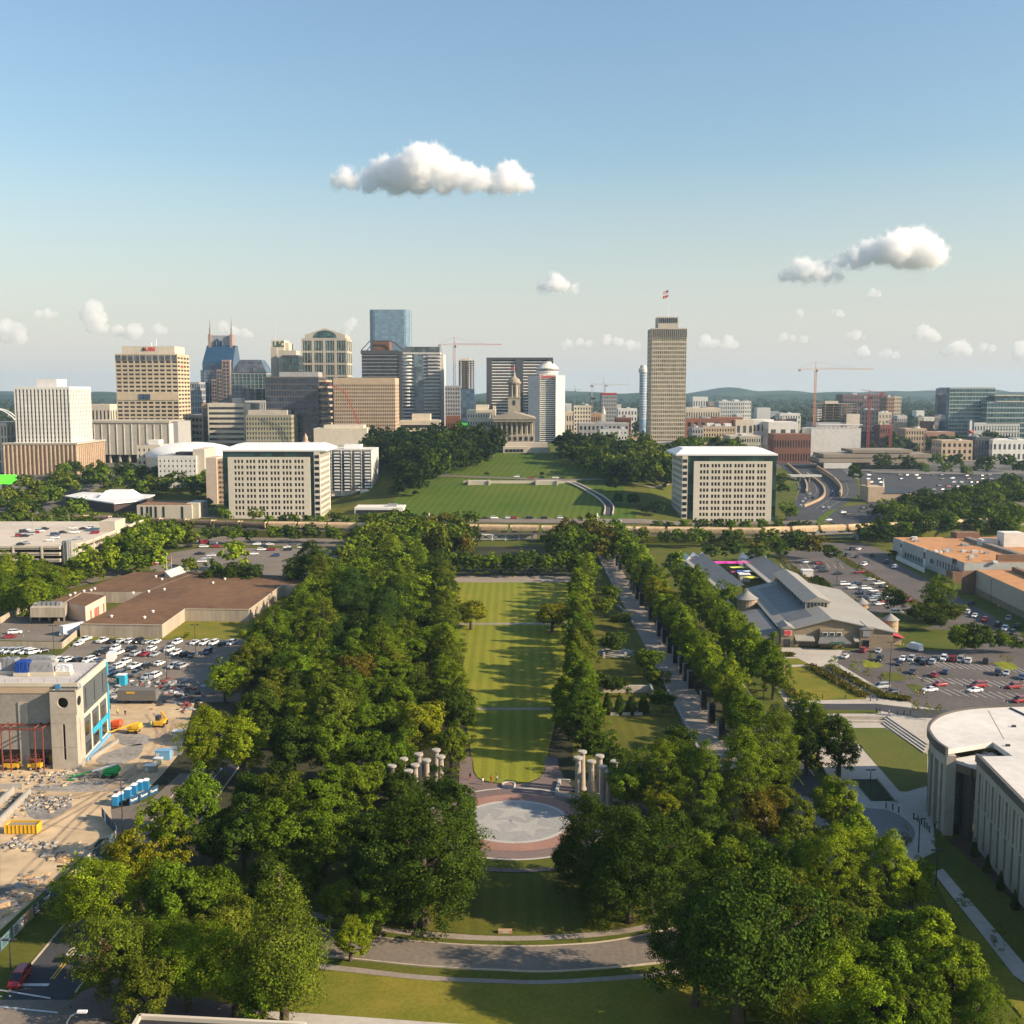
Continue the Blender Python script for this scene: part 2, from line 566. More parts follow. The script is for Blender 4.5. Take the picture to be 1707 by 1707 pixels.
def terrain():
 xs = sorted(set([-7500, -5500, -4000, -3000, -2200, -1600, -1200, -1000] + list(range(-900, 901, 20)) + [1000, 1200, 1600, 2200, 3000, 4000, 5500, 7500]))
 ys = sorted(set([-60, 60, 200, 350, 500, 650] + list(range(660, 1000, 10)) + list(range(1000, 1500, 25)) + [1600, 1750, 2000, 2300, 2600, 3000, 3500, 4000, 4600, 5200, 6000, 7000, 8000, 9500]))
 b = MB()
 vs, fs, ms = [], [], []
 nx = len(xs)
 for y in ys:
  for x in xs: vs.append((x, y, terr(x, y)))
 for j in range(len(ys) - 1):
  for i in range(nx - 1):
   fs.append((j * nx + i, j * nx + i + 1, (j + 1) * nx + i + 1, (j + 1) * nx + i))
   xm, ym = (xs[i] + xs[i + 1]) / 2, (ys[j] + ys[j + 1]) / 2
   near = ym < 1150 and abs(xm) < 320
   ms.append(3 if near and 690 < ym < 1000 and -75 < xm < 80 else 0 if near else (1 if ym > 1500 or abs(xm) > 900 else 2))
 b.v, b.f, b.m = vs, fs, ms
 o = b.obj('ground', [GRASS, LAND, mat('city_ground', (0.13, 0.12, 0.105), 0.9, 0.5, 0.04, scale2=0.01), HILLTURF])
 tag(o, 'open ground under the park, the streets and the city', kind='structure')
terrain()
def hills():
 r = random.Random(3)
 for name, y0, seed, pk in (('hills', 7600, 1, [(-3800, 1500, 42), (-1500, 900, 40), (300, 700, 50), (1620, 260, 78), (1900, 500, 48), (2900, 900, 46), (3500, 260, 66), (4300, 700, 52)]),
                               ('hills', 6000, 2, [(-2500, 1300, 30), (-700, 900, 28), (700, 700, 33), (1900, 800, 30), (3000, 600, 34)])):
  b = MB()
  nx, ny = 180, 14
  vs, fs = [], []
  for j in range(ny):
   for i in range(nx):
    x = -6500 + 13000 * i / (nx - 1)
    q = j / (ny - 1)
    h = 0
    for c, w, a in pk: h = max(h, a * math.exp(-((x - c) / w) ** 2))
    h = h + 5 * math.sin(x * 0.006 + seed) + 3 * math.sin(x * 0.017 + 2 * seed + q * 4) + 2.5 * r.random()
    z = 8 + (h + 24) * math.sin(math.pi * min(1, q * 1.05)) ** 0.9 if q < 0.96 else 0
    vs.append((x, y0 + 1500 * q, z))
  for j in range(ny - 1):
   for i in range(nx - 1):
    fs.append((j * nx + i, j * nx + i + 1, (j + 1) * nx + i + 1, (j + 1) * nx + i))
  b.v, b.f, b.m = vs, fs, [0] * len(fs)
  tag(b.obj(name, mat('hill_woods', (0.026, 0.040, 0.016), 1.0, 0.5, 0.02, spec=0.0)), 'low wooded hills along the horizon', kind='structure')
hills()
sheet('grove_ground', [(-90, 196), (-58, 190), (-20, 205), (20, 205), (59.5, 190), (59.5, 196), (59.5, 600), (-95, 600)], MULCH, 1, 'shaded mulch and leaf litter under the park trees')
sheet('lawn', P('790,1283 790,1285 796,1296 812,1303 835,1306 858,1306 882,1304 899,1297 906,1287 908,1280 980,968 736,968'), LAWN, 3, 'long striped mall lawn between the tree rows')
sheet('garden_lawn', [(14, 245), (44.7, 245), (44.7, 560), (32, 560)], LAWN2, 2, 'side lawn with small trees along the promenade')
sheet('crossing_path', P('770,1180 960,1180 960,1184 770,1184'), PATHM, 4, 'thin footpath crossing the mall lawn')
sheet('crossing_path', P('745,1039 965,1038 965,1041 745,1042'), PATHM, 4, 'thin footpath across the middle of the mall lawn')
sheet('south_path', P('735,960 985,960 985,971 735,971'), PATHM, 4, 'path along the city end of the mall lawn')
for k, (a, c) in enumerate(((765, 790), (907, 935))):
 sheet('lawn_walk', P(f'{a},1302 {c},1302 {c - 4 if k == 0 else c - 6},1262 {a + 2},1262'), BRICKD, 4, 'brick walk beside the rounded end of the lawn')
sheet('fore_plaza', P('768,1290 765,1305 770,1322 790,1330 925,1330 958,1318 940,1296 935,1285 908,1283 906,1289 899,1299 882,1306 858,1308.5 835,1308 811,1305 795,1298 788,1287'), BRICKD, 5, 'plum brick paving around the end of the lawn')
yA, yB = G(855, 1404)[1], G(855, 1338)[1]
SCX, SCY, SCR = 0.6, (yA + yB) / 2, (yB - yA) / 2
def disc(name, r, m, lvl, label, r_in=0.0, n=72):
 b = MB()
 if r_in: b.lathe(SCX, SCY, [(r, 0.02 * lvl), (r_in, 0.02 * lvl)], n)
 else: b.poly([(SCX + r * math.cos(2 * math.pi * i / n), SCY + r * math.sin(2 * math.pi * i / n)) for i in range(n)], 0.02 * lvl)
 return tag(b.obj(name, m), label, kind='structure')
disc('outer_plaza', SCR + 7.8, BRICKD, 6, 'plum brick ring round the star plaza', SCR + 4.4)
disc('brick_ring', SCR + 4.4, BRICKR, 7, 'red brick ring round the star plaza', SCR + 0.9)
disc('ring_kerb', SCR + 0.9, GRANITEP, 8, 'pale granite ring round the star plaza', SCR)
plaza = disc('star_plaza', SCR, GRANITE, 8, 'grey granite disc inlaid with three pale stars')
disc('outer_kerb', SCR + 8.4, GRANITEP, 7, 'pale kerb at the outer edge of the star plaza', SCR + 7.8)
for px, py, a in ((858, 1355, 10), (812, 1373.5, 75), (880, 1380, 25)):
 cx, cy = G(px, py)
 pts = []
 for i in range(10):
  rr = 5.3 if i % 2 == 0 else 2.05
  t = R(a + 36 * i)
  pts.append((cx + rr * math.sin(t), cy + rr * math.cos(t)))
 b = MB()
 for i in range(10): b.face((cx, cy, 0.182), (*pts[(i + 1) % 10], 0.182), (*pts[i], 0.182))
 b.obj('star_inlay', mat('star_granite', (0.355, 0.335, 0.30), 0.8, 0.1, 1.6), plaza)
def band(name, top, bot, m, lvl, label):
 """surface between two rows of pixels, each row given left to right"""
 return sheet(name, curve_pts(P(top), 4) + curve_pts(P(bot), 4)[::-1], m, lvl, label)
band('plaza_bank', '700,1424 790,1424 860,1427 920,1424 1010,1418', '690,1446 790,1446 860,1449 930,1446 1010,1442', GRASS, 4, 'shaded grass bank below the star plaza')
band('plaza_walk', '700,1444 790,1446 860,1449 930,1446 1010,1440', '690,1450 790,1452 860,1455 930,1452 1010,1446', BRICKD, 6, 'narrow brick walk below the star plaza')
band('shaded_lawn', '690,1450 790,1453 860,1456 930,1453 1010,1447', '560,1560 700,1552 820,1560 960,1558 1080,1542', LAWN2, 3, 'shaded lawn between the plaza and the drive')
band('upper_path', '520,1520 640,1546 740,1556 830,1561 930,1559 1030,1550 1110,1535', '520,1530 640,1554 740,1565 830,1569 930,1567 1030,1559 1110,1544', PATHM, 5, 'curved pavement above the drive')
band('upper_verge', '520,1530 640,1554 740,1565 830,1569 930,1567 1030,1559 1110,1544', '520,1542 640,1563 740,1573 830,1577 930,1576 1030,1567 1110,1552', GRASS, 4, 'grass strip between the pavement and the drive')
band('drive', '430,1530 620,1562 740,1574 830,1578 930,1577 1040,1566 1200,1530', '430,1590 560,1597 700,1611 830,1618 930,1620 1100,1606 1200,1590', ASPH2, 6, 'curved worn asphalt drive across the park end')
band('lower_verge', '430,1592 560,1599 700,1613 830,1620 930,1622 1100,1608 1200,1592', '430,1602 560,1611 700,1626 830,1633 930,1634 1100,1622 1200,1608', GRASS, 4, 'grass strip below the drive')
band('lower_path', '430,1600 560,1610 700,1626 830,1633 930,1634 1100,1621 1200,1606', '430,1609 560,1619 700,1634 830,1640 930,1641 1100,1629 1200,1614', PATHM, 5, 'curved pavement below the drive')
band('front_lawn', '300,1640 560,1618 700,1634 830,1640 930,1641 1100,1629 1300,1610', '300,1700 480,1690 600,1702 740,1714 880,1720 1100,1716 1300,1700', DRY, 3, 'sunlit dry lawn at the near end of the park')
band('street_walk', '330,1680 480,1688 600,1696 740,1706 880,1712 1100,1710', '330,1712 480,1718 600,1722 740,1722 880,1724 1100,1724', CONC, 4, 'pavement along the near edge of the front lawn')
for s, lab in (('430,1530 620,1562 740,1574 830,1578 930,1577 1040,1566 1200,1530', 'pale kerb along the upper edge of the drive'), ('430,1590 560,1597 700,1611 830,1618 930,1620 1100,1606 1200,1590', 'pale kerb along the lower edge of the drive')):
 ribbon('kerb', curve_pts(P(s), 5), -0.12, 0.12, KERBM, 0.0, 0.22, lab)
XW0, XW1 = -72.2, -62.8
sheet('side_road', [(XW0, 147), (XW1, 147), (XW1, 270), (XW0, 270)], ASPH, 3, 'dark asphalt road between the building site and the grove')
sheet('cross_street', [(-140, 95), (-20, 95), (-30, 128), (-52, 140), (-62, 145), (-62.3, 147.02), (-140, 147.02)], ASPH2, 4, 'worn asphalt cross street at the near corner')
for dx in (-0.22, 0.22):
 sheet('centre_line', [(-67.5 + dx - 0.1, 152.5), (-67.5 + dx + 0.1, 152.5), (-67.5 + dx + 0.1, 240), (-67.5 + dx - 0.1, 240)], YELLOW, 4, 'double yellow line down the middle of the side road')
sheet('stop_line', [(-71.8, 150.6), (-67.3, 150.6), (-67.3, 151.3), (-71.8, 151.3)], WHITEP, 5, 'white stop line at the mouth of the side road')
sheet('crosswalk_line', P('0,1650 84,1664 84,1666.5 0,1652.5'), WHITEP, 6, 'white line of the crosswalk over the side road')
sheet('crosswalk_line', P('0,1678 96,1688 96,1690.5 0,1680.5'), WHITEP, 6, 'near white line of the crosswalk at the cross street')
for x0, x1, lab in ((XW0 - 0.3, XW0, 'kerb of the side road beside the hoarding'), (XW1, XW1 + 0.3, 'kerb of the side road beside the grove')):
 tag(MB().box(x0, x1, 149, 270, 0, 0.16).obj('kerb', KERBM), lab, kind='structure')
sheet('verge', [(-80, 149), (XW0 - 0.3, 149), (XW0 - 0.3, 228), (-78, 228)], GRASS, 2, 'mown verge between the hoarding and the side road')
sheet('corner_paving', curve_pts([(-62.4, 146), (-61.5, 149.4), (-58, 152.5), (-54, 152.5), (-48, 149), (-40, 146)], 5) + [(-30, 141), (-36, 139), (-52, 141.5), (-60, 143)], BRICKD, 5, 'brick paved corner beside the side road')
def word_on_road(txt, x, y, size, lab, ang=0.0):
 cu = bpy.data.curves.new('road_word', 'FONT')
 cu.body = txt; cu.size = size; cu.align_x = 'CENTER'; cu.offset = 0.03
 cu.materials.append(WHITEP)
 o = bpy.data.objects.new('road_word', cu)
 COL.objects.link(o)
 me = bpy.data.meshes.new_from_object(o)
 bpy.data.objects.remove(o)
 o = link('road_word', me)
 o.location = (x, y, 0.09); o.rotation_euler = (0, 0, ang); o.scale = (0.85, 2.4, 1)
 tag(o, lab, kind='structure')
word_on_road('ONLY', *G(126, 1594), 1.5, 'white painted word on the side road')
b = MB()
z = 0.09
hx = [G(333, 1287), G(368, 1281), G(346, 1310), G(331, 1302)]
for i in range(5):
 a0 = G(330 + 7 * i, 1288 - 1.4 * i); a1 = G(347 + 4.2 * i, 1309 - 5.8 * i)
 L, Rr = strip([a0, a1], -0.12, 0.12)
 b.face((*L[0], z), (*Rr[0], z), (*Rr[1], z), (*L[1], z))
L, Rr = strip([G(370, 1281), G(346, 1310)], -0.12, 0.12)
b.face((*L[0], z), (*Rr[0], z), (*Rr[1], z), (*L[1], z))
tag(b.obj('hatched_marking', WHITEP), 'white hatched triangle painted on the side road', kind='structure')
sheet('promenade', [(44.8, 205), (52.8, 205), (52.8, 605), (44.8, 605)], PATHM, 5, 'long paved promenade beside the dark pylons')
sheet('side_road', [(59.9, 190), (67.6, 190), (67.6, 600), (59.9, 600)], ASPH, 3, 'dark asphalt road between the promenade trees and the market')
sheet('centre_line', [(63.7, 232), (63.95, 232), (63.95, 330), (63.7, 330)], YELLOW, 4, 'yellow line down the middle of the market side road')
for x0, x1, lab in ((59.6, 59.9, 'kerb of the market road beside the promenade trees'), (67.6, 67.9, 'kerb of the market road beside the market lawn')):
 tag(MB().box(x0, x1, 238, 600, 0, 0.15).obj('kerb', KERBM), lab, kind='structure')
sheet('market_paving', P('1258,1092 1300,1078 1600,1095 1707,1120 1707,1240 1545,1240 1560,1420 1500,1450 1440,1430 1400,1330 1328,1200'), CONC, 4, 'pale paving and walks before the market and the stone building')
sheet('market_lawn', P('1290,1112 1370,1112 1445,1166 1318,1169'), DRY, 7, 'bright dry lawn between hedges before the market')
sheet('market_lawn', P('1269,1098 1330,1098 1350,1108 1278,1110'), DRY, 7, 'small bright lawn beside the market shed')
sheet('cross_street', P('1287,1174 1460,1174 1530,1182 1660,1190 1660,1200 1530,1197 1470,1186 1290,1184'), ASPH, 8, 'street crossing before the market lawn')
sheet('verge', P('1370,1184 1465,1185 1465,1190 1375,1190'), GRASS, 9, 'thin verge beside the street before the market')
sheet('green', P('1408,1214 1476,1214 1546,1258 1546,1310 1512,1320 1500,1320'), mat_grass('green_turf', (0.085, 0.105, 0.022), (0.12, 0.12, 0.028), 0, patch=0.06), 7, 'flat green before the drum of the stone building')
sheet('turning_circle', curve_pts(P('1310,1322 1420,1345 1480,1352 1515,1372 1525,1395 1505,1412 1470,1416'), 5) + P('1400,1450 1290,1400 1290,1330'), mat('grey_pavers', (0.20, 0.19, 0.185), 0.9, 0.12, 1.4), 8, 'paved turning circle before the stone building')
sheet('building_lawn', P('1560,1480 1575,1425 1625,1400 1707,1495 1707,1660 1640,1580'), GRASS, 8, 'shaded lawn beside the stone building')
sheet('mulch_bed', P('1575,1400 1625,1398 1707,1485 1707,1520 1600,1420'), mat('brown_mulch', (0.075, 0.042, 0.026), 0.95, 0.3, 1.0), 9, 'brown mulch bed under the windows of the stone building')
sheet('side_path', P('1555,1455 1572,1450 1707,1608 1707,1640 1690,1628'), CONC, 10, 'pale footpath along the stone building')
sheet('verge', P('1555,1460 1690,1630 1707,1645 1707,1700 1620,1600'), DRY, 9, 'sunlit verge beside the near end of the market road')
sheet('planting_bed', P('1420,1300 1462,1300 1492,1336 1452,1336'), mat('dark_bed', (0.03, 0.035, 0.015), 0.95, 0.4, 0.8), 9, 'dark planting bed before the green')
sheet('site_ground', P('0,1235 150,1250 185,1180 178,1120 330,1120 325,1170 300,1255 272,1290 240,1322 185,1345 190,1395 165,1400 140,1430 40,1515 0,1560'), DIRT, 3, 'pale bare dirt of the building site')
sheet('site_grass', P('0,1552 40,1515 140,1432 150,1440 0,1585'), GRASS, 4, 'strip of rough grass inside the hoarding')
for s in ('190,1225 215,1220 250,1228 245,1240 205,1243', '175,1256 235,1240 230,1262 190,1275 160,1270', '120,1305 200,1298 205,1318 120,1320 40,1316', '40,1330 100,1328 120,1345 90,1365 50,1362'):
 sheet('gravel_patch', curve_pts(P(s) + P(s)[:1], 4)[:-1], GRAVEL, 5, 'grey gravel spread on the building site')
sheet('street_bay', P('185,1350 250,1335 300,1290 330,1290 330,1400 190,1400'), ASPH2, 4, 'worn asphalt bay outside the hoarding')
sheet('car_park', P('0,1096 60,1096 100,1092 118,1075 150,1062 420,1062 400,1170 178,1175 178,1100 0,1105'), ASPH2, 4, 'worn asphalt car park before the brown roofed warehouse')
sheet('verge', P('0,1078 105,1080 128,1060 140,1062 100,1092 60,1096 0,1094'), GRASS, 5, 'grass verge outside the warehouse yard wall')
sheet('warehouse_lawn', P('140,1060 272,1062 310,1036 416,1036 470,994 520,994 520,1066 400,1066 150,1068'), DRY, 5, 'mown lawn around the warehouse walls')
sheet('warehouse_yard', P('0,1030 60,1026 150,1020 134,1050 100,1070 0,1068'), ASPH2, 6, 'asphalt yard behind the warehouse wall')
sheet('island_verge', P('145,1093 165,1083 172,1086 150,1096'), GRASS, 6, 'small grass island in the warehouse car park')
sheet('car_park', P('250,940 300,910 330,900 600,898 600,925 520,960 250,968'), ASPH2, 3, 'car park between the warehouse and the railway')
sheet('island_verge', P('270,915 320,908 400,909 580,912 600,916 420,914 330,914 280,922'), GRASS, 5, 'long grass island in the railway car park')
sheet('street', P('0,1010 200,960 300,905 380,893 800,893 800,898 380,900 310,912'), ASPH2, 2, 'street along the railway embankment')
sheet('car_park', P('1285,918 1400,918 1560,1005 1625,1050 1560,1078 1480,1088 1440,1060 1380,1000'), ASPH3, 3, 'car park behind the market sheds')
sheet('avenue', P('1330,905 1440,905 1500,930 1707,1060 1707,1092 1600,1052 1480,975 1395,925'), ASPH3, 2, 'wide avenue running past the orange roofed works')
sheet('car_park', P('1405,1085 1500,1075 1560,1060 1620,1060 1707,1090 1707,1205 1530,1178 1470,1150 1395,1105'), ASPH3, 5, 'large car park before the market with white bay lines')
sheet('median_verge', P('1395,930 1402,927 1520,1000 1545,1018 1536,1022'), GRASS, 4, 'grass strip between the market car park and the avenue')
sheet('works_verge', P('1480,930 1500,928 1707,1038 1707,1056'), GRASS, 4, 'grass verge before the orange roofed works')
for s in ('1475,1060 1510,1050 1600,1052 1640,1070 1580,1085 1500,1080', '1430,1030 1500,1020 1560,1040 1500,1052', '1438,1102 1452,1101 1472,1110 1458,1114 1440,1112', '1470,1122 1490,1121 1512,1131 1496,1136 1478,1134', '1511,1143 1526,1141 1548,1153 1530,1157', '1655,1105 1680,1104 1697,1114 1675,1118'):
 sheet('island_verge', curve_pts(P(s) + P(s)[:1], 4)[:-1], LAWN if '1438' in s or '1655' in s else GRASS, 7, 'planted island in the market car park')
b = MB()
def bay_lines(pa, pb, n, dx, dy):
 """white bay lines along pa..pb, each running (dx, dy) pixels"""
 for i in range(n + 1):
  x, y = pa[0] + (pb[0] - pa[0]) * i / n, pa[1] + (pb[1] - pa[1]) * i / n
  p, q = G(x, y), G(x + dx, y + dy)
  L, Rr = strip([p, q], -0.09, 0.09)
  b.face((*L[0], 0.125), (*Rr[0], 0.125), (*Rr[1], 0.125), (*L[1], 0.125))
bay_lines((1503, 1100), (1707, 1114), 18, 22, 10)
bay_lines((1528, 1128), (1707, 1138), 14, 24, 11)
bay_lines((1560, 1148), (1707, 1157), 10, 26, 12)
bay_lines((1300, 940), (1400, 940), 9, 6, 8)
tag(b.obj('bay_markings', WHITEP), 'white bay lines painted on the market car park', kind='structure')
# ---------------------------------------------------------------- trees
LEAF = mat_leaf('leaves')
LEAFM = mat_leaf('mass_leaves', 'attr')
BARK = mat('bark', (0.085, 0.062, 0.045), 0.95, 0.25, 2.0)
def crown_arrays(seed, kind, nclump, nleaf, size):
 """leaf-sized faces in clumps through the crown; unit crown radius 1, ground at z = 0. Returns quad vertices (n, 4, 3)"""
 g = np.random.default_rng(seed)
 C, CR = [], []
 if kind == 'cone' or kind == 'pyramid':
  top, low = (3.9, 0.25) if kind == 'cone' else (3.6, 0.75)
  for _ in range(nclump):
   q = 1 - math.sqrt(g.random())
   z = low + (top - low) * q
   a = g.random() * 2 * math.pi
   rr = (1 - q) ** 0.7 * (0.62 + 0.42 * g.random()) * (1 if q > 0.1 else 0.8) * (1 + (0.22 * math.sin(3 * a + 9 * q) if kind == 'pyramid' else 0))
   C.append((rr * math.cos(a), rr * math.sin(a), z)); CR.append(0.16 + 0.16 * (1 - q))
 elif kind == 'pine':
  for _ in range(nclump):
   q = g.random()
   z = 1.1 + 2.3 * q
   rr = (1.0 - 0.75 * q) * (0.55 + 0.5 * g.random())
   a = g.random() * 2 * math.pi
   C.append((rr * math.cos(a), rr * math.sin(a), z + 0.12 * rr)); CR.append(0.24)
 else:
  zc, hz = {'round': (1.25, 1.0), 'oval': (1.62, 1.42), 'tall': (1.9, 1.68), 'low': (1.0, 0.62), 'sparse': (1.9, 1.3)}[kind]
  lob = [(g.normal(size=3), 0.25 + 0.42 * g.random()) for _ in range(11)]
  lob = [(v / np.linalg.norm(v), s) for v, s in lob]
  while len(C) < nclump:
   d = g.normal(size=3); d /= np.linalg.norm(d)
   if d[2] < (-0.72 if kind in ('round', 'sparse') else -0.9): continue
   k = (0.56 if nclump < 300 else 0.7) + sum(s * max(0, float(d @ v)) ** 9 for v, s in lob)
   rr = k * (1 - 0.4 * g.random() ** 2.2)
   taper = 1.0 if kind in ('round', 'low') else 1 - 0.28 * max(0, d[2])
   C.append((d[0] * rr * taper, d[1] * rr * taper, zc + d[2] * hz * rr)); CR.append((0.15 + 0.13 * g.random()) * (0.7 if nclump > 200 else 1))
 C, CR = np.array(C), np.array(CR)
 n = nclump * nleaf
 c = np.repeat(C, nleaf, 0); cr = np.repeat(CR, nleaf)[:, None]
 d = g.normal(size=(n, 3)); d /= np.linalg.norm(d, axis=1)[:, None]
 d[:, 2] = np.abs(d[:, 2]) * 1.0 * np.where(g.random(n) < 0.72, 1, -1)
 p = c + d * cr * (0.55 + 0.55 * g.random((n, 1))) * np.array([1.1, 1.1, 0.75])
 mid = np.array([0, 0, C[:, 2].mean()])
 o = p - mid; o /= np.linalg.norm(o, axis=1)[:, None] + 1e-6
 nr = d * 0.55 + o * 0.55 + g.normal(size=(n, 3)) * 0.42 + np.array([0, 0, 0.25])
 nr /= np.linalg.norm(nr, axis=1)[:, None]
 t = np.cross(nr, g.normal(size=(n, 3))); t /= np.linalg.norm(t, axis=1)[:, None] + 1e-6
 b = np.cross(nr, t)
 s = size * (0.65 + 0.7 * g.random((n, 1)))
 if kind in ('pine',): t *= 1.25; b *= 0.6
 q = np.stack([p - t * s * 0.5, p - b * s * 0.36 + nr * s * 0.08, p + t * s * 0.5, p + b * s * 0.36 + nr * s * 0.08], 1)
 return q.astype(np.float32), C
def quads_mesh(name, q, m):
 n = len(q)
 me = bpy.data.meshes.new(name)
 me.vertices.add(4 * n); me.loops.add(4 * n); me.polygons.add(n)
 me.vertices.foreach_set('co', q.reshape(-1))
 me.loops.foreach_set('vertex_index', np.arange(4 * n, dtype=np.int32))
 me.polygons.foreach_set('loop_start', np.arange(0, 4 * n, 4, dtype=np.int32))
 me.materials.append(m)
 me.update(calc_edges=True)
 return me
def trunk_mesh(seed, kind, C):
 r = random.Random(seed)
 b = MB()
 top = {'round': 1.5, 'oval': 2.4, 'tall': 2.9, 'low': 1.0, 'sparse': 2.6, 'pine': 3.2, 'pyramid': 3.4, 'cone': 3.4}[kind]
 r0 = 0.085 if kind not in ('sparse', 'cone') else 0.05
 pts = [(0, 0, -0.05), (0.03 * r.uniform(-1, 1), 0.03 * r.uniform(-1, 1), top * 0.3), (0.06 * r.uniform(-1, 1), 0.06 * r.uniform(-1, 1), top * 0.65), (0.05 * r.uniform(-1, 1), 0, top)]
 rad = [r0 * 1.25, r0, r0 * 0.7, r0 * 0.2]
 for i in range(3): b.tube(pts[i], pts[i + 1], rad[i], rad[i + 1], 7)
 idx = list(range(len(C))); r.shuffle(idx)
 for i in idx[:9]:
  c = C[i]
  zb = max(top * 0.22, min(float(c[2]) * r.uniform(0.45, 0.75), top * 0.9))
  t = zb / top
  b.tube((0.02, 0.01, zb), tuple(c), r0 * (0.75 - 0.5 * t), 0.012, 5)
 me = bpy.data.meshes.new('trunk')
 me.from_pydata(b.v, [], b.f)
 me.materials.append(BARK)
 return me
ARCH = {}
def arch(kind, lod, seed):
 k = (kind, lod, seed)
 if k not in ARCH:
  nc, nl, s = {-1: (380, 80, 0.044), 0: (210, 72, 0.068), 1: (90, 36, 0.13), 2: (42, 16, 0.25)}[lod]
  if kind == 'sparse': nc, nl, s = nc // 2, nl // 2, s * 0.9
  if kind == 'cone': nc, s = nc * 3, s * 1.1
  q, C = crown_arrays(hash((kind == 'pine', lod)) % 97 + seed * 13 + len(kind), kind, nc, nl, s)
  ARCH[k] = (quads_mesh('crown', q, LEAF), trunk_mesh(seed, kind, C), q)
 return ARCH[k]
HUE = {'deep': ((0.019, 0.036, 0.009), 'deep green'), 'mid': ((0.078, 0.128, 0.011), 'mid-green'), 'dark': ((0.036, 0.064, 0.010), 'dark green'), 'yellow': ((0.135, 0.150, 0.011), 'yellow-green'),
       'bright': ((0.125, 0.185, 0.012), 'bright green'), 'olive': ((0.080, 0.108, 0.013), 'olive green'), 'brown': ((0.085, 0.078, 0.013), 'bronze'),
       'pale': ((0.105, 0.125, 0.035), 'pale green'), 'blue': ((0.030, 0.060, 0.014), 'blue-green')}
KINDW = {'round': 'round-headed', 'oval': 'oval', 'tall': 'tall', 'low': 'low spreading', 'sparse': 'sparse young', 'pine': 'pine', 'pyramid': 'pyramid-shaped', 'cone': 'cone-shaped'}
TREES = []     # collected first: (x, y, z, radius, height scale, kind, hue, zone, view size)
def plant(x, y, r, kind='round', hue='mid', zone='', hs=1.0, z=None):
 if z is None: z = terr(x, y)
 TREES.append(dict(x=x, y=y, z=z, r=r, hs=hs, kind=kind, hue=hue, zone=zone, size=r * (1.4 if kind in ('oval', 'tall', 'pine', 'pyramid') else 1.0) / max(60, y)))
CZ = {'round': 1.25, 'oval': 1.62, 'tall': 1.9, 'low': 1.0, 'sparse': 1.9, 'pine': 2.1, 'pyramid': 2.0, 'cone': 2.0}
def plant_px(cx, cy, rp, kind='round', hue='mid', zone='', hs=1.0, ground=None):
 """a tree whose crown shows centred at a pixel with a radius in pixels, standing on the ground"""
 h = CZ[kind]
 if cy < 885:
  x, y, z = GT(cx, cy + rp * h * hs * 0.95)
  return plant(x, y, rp * y / FPX, kind, hue, zone, hs, z)
 r, x, y = 4.0, 0, 0
 for _ in range(12):
  x, y = G(cx, cy, h * hs * r + (terr(x, y) if y > 640 else 0))
  r = rp * math.hypot(y, CAM_H * 0.8) / FPX
 plant(x, y, r, kind, hue, zone, hs)
def wood(pts, step, r, zone, kinds='round', hues=('mid',), jit=0.35, seed=1, hs=1.0, terrain=False, skip=0.0):
 """trees filling a plot given by its corners in metres"""
 g = random.Random(seed)
 xs, ys = [p[0] for p in pts], [p[1] for p in pts]
 y = min(ys)
 row = 0
 while y < max(ys):
  x = min(xs) + (step / 2 if row % 2 else 0)
  while x < max(xs):
   a, b = x + g.uniform(-jit, jit) * step, y + g.uniform(-jit, jit) * step
   if inside(a, b, pts) and g.random() >= skip:
    plant(a, b, r * g.uniform(0.75, 1.25), g.choice(kinds.split()), g.choice(hues), zone, hs * g.uniform(0.9, 1.12))
   x += step
  y += step * 0.87
  row += 1
NW = 'in the near grove by the side road'
for t in ((160, 1490, 62, 'round', 'bright'), (232, 1450, 55, 'round', 'yellow'), (276, 1375, 42, 'oval', 'bright'), (210, 1585, 68, 'round', 'olive'), (285, 1500, 58, 'round', 'mid'),
          (310, 1610, 62, 'round', 'bright'), (250, 1640, 55, 'round', 'olive'), (390, 1625, 58, 'round', 'bright'), (470, 1560, 74, 'pyramid', 'olive'), (355, 1500, 55, 'round', 'mid'), (395, 1545, 50, 'round', 'olive'),
          (583, 1562, 33, 'round', 'bright'), (560, 1502, 36, 'round', 'mid'), (632, 1512, 40, 'round', 'mid'), (440, 1655, 52, 'round', 'mid'), (350, 1560, 45, 'round', 'olive'), (450, 1475, 45, 'round', 'dark'), (500, 1470, 45, 'round', 'dark')):
 plant_px(*t, zone=NW)
NW2 = 'between star plaza and building site'
for t in ((325, 1330, 42, 'oval', 'mid'), (345, 1235, 46, 'oval', 'bright'), (405, 1240, 42, 'oval', 'bright'), (405, 1390, 52, 'round', 'dark'), (470, 1400, 55, 'round', 'mid'), (540, 1400, 52, 'round', 'mid'), (590, 1390, 48, 'round', 'dark'),
          (705, 1425, 92, 'oval', 'dark', 0.8), (645, 1450, 58, 'oval', 'dark', 0.85), (757, 1425, 50, 'oval', 'dark', 0.9), (690, 1490, 46, 'round', 'dark'), (655, 1390, 60, 'round', 'dark'), (610, 1440, 45, 'round', 'dark'), (470, 1330, 46, 'round', 'olive'), (540, 1330, 46, 'round', 'mid'), (600, 1310, 46, 'round', 'mid'), (765, 1350, 42, 'oval', 'dark'),
          (420, 1325, 40, 'round', 'dark'), (355, 1400, 45, 'round', 'dark'), (640, 1260, 46, 'round', 'mid'), (560, 1250, 48, 'round', 'mid'), (490, 1250, 48, 'round', 'dark'), (740, 1320, 34, 'round', 'dark'), (675, 1325, 38, 'round', 'dark')):
 plant_px(*t[:5], zone=NW2, hs=t[5] if len(t) > 5 else 1)
NE2 = 'between star plaza and market road'
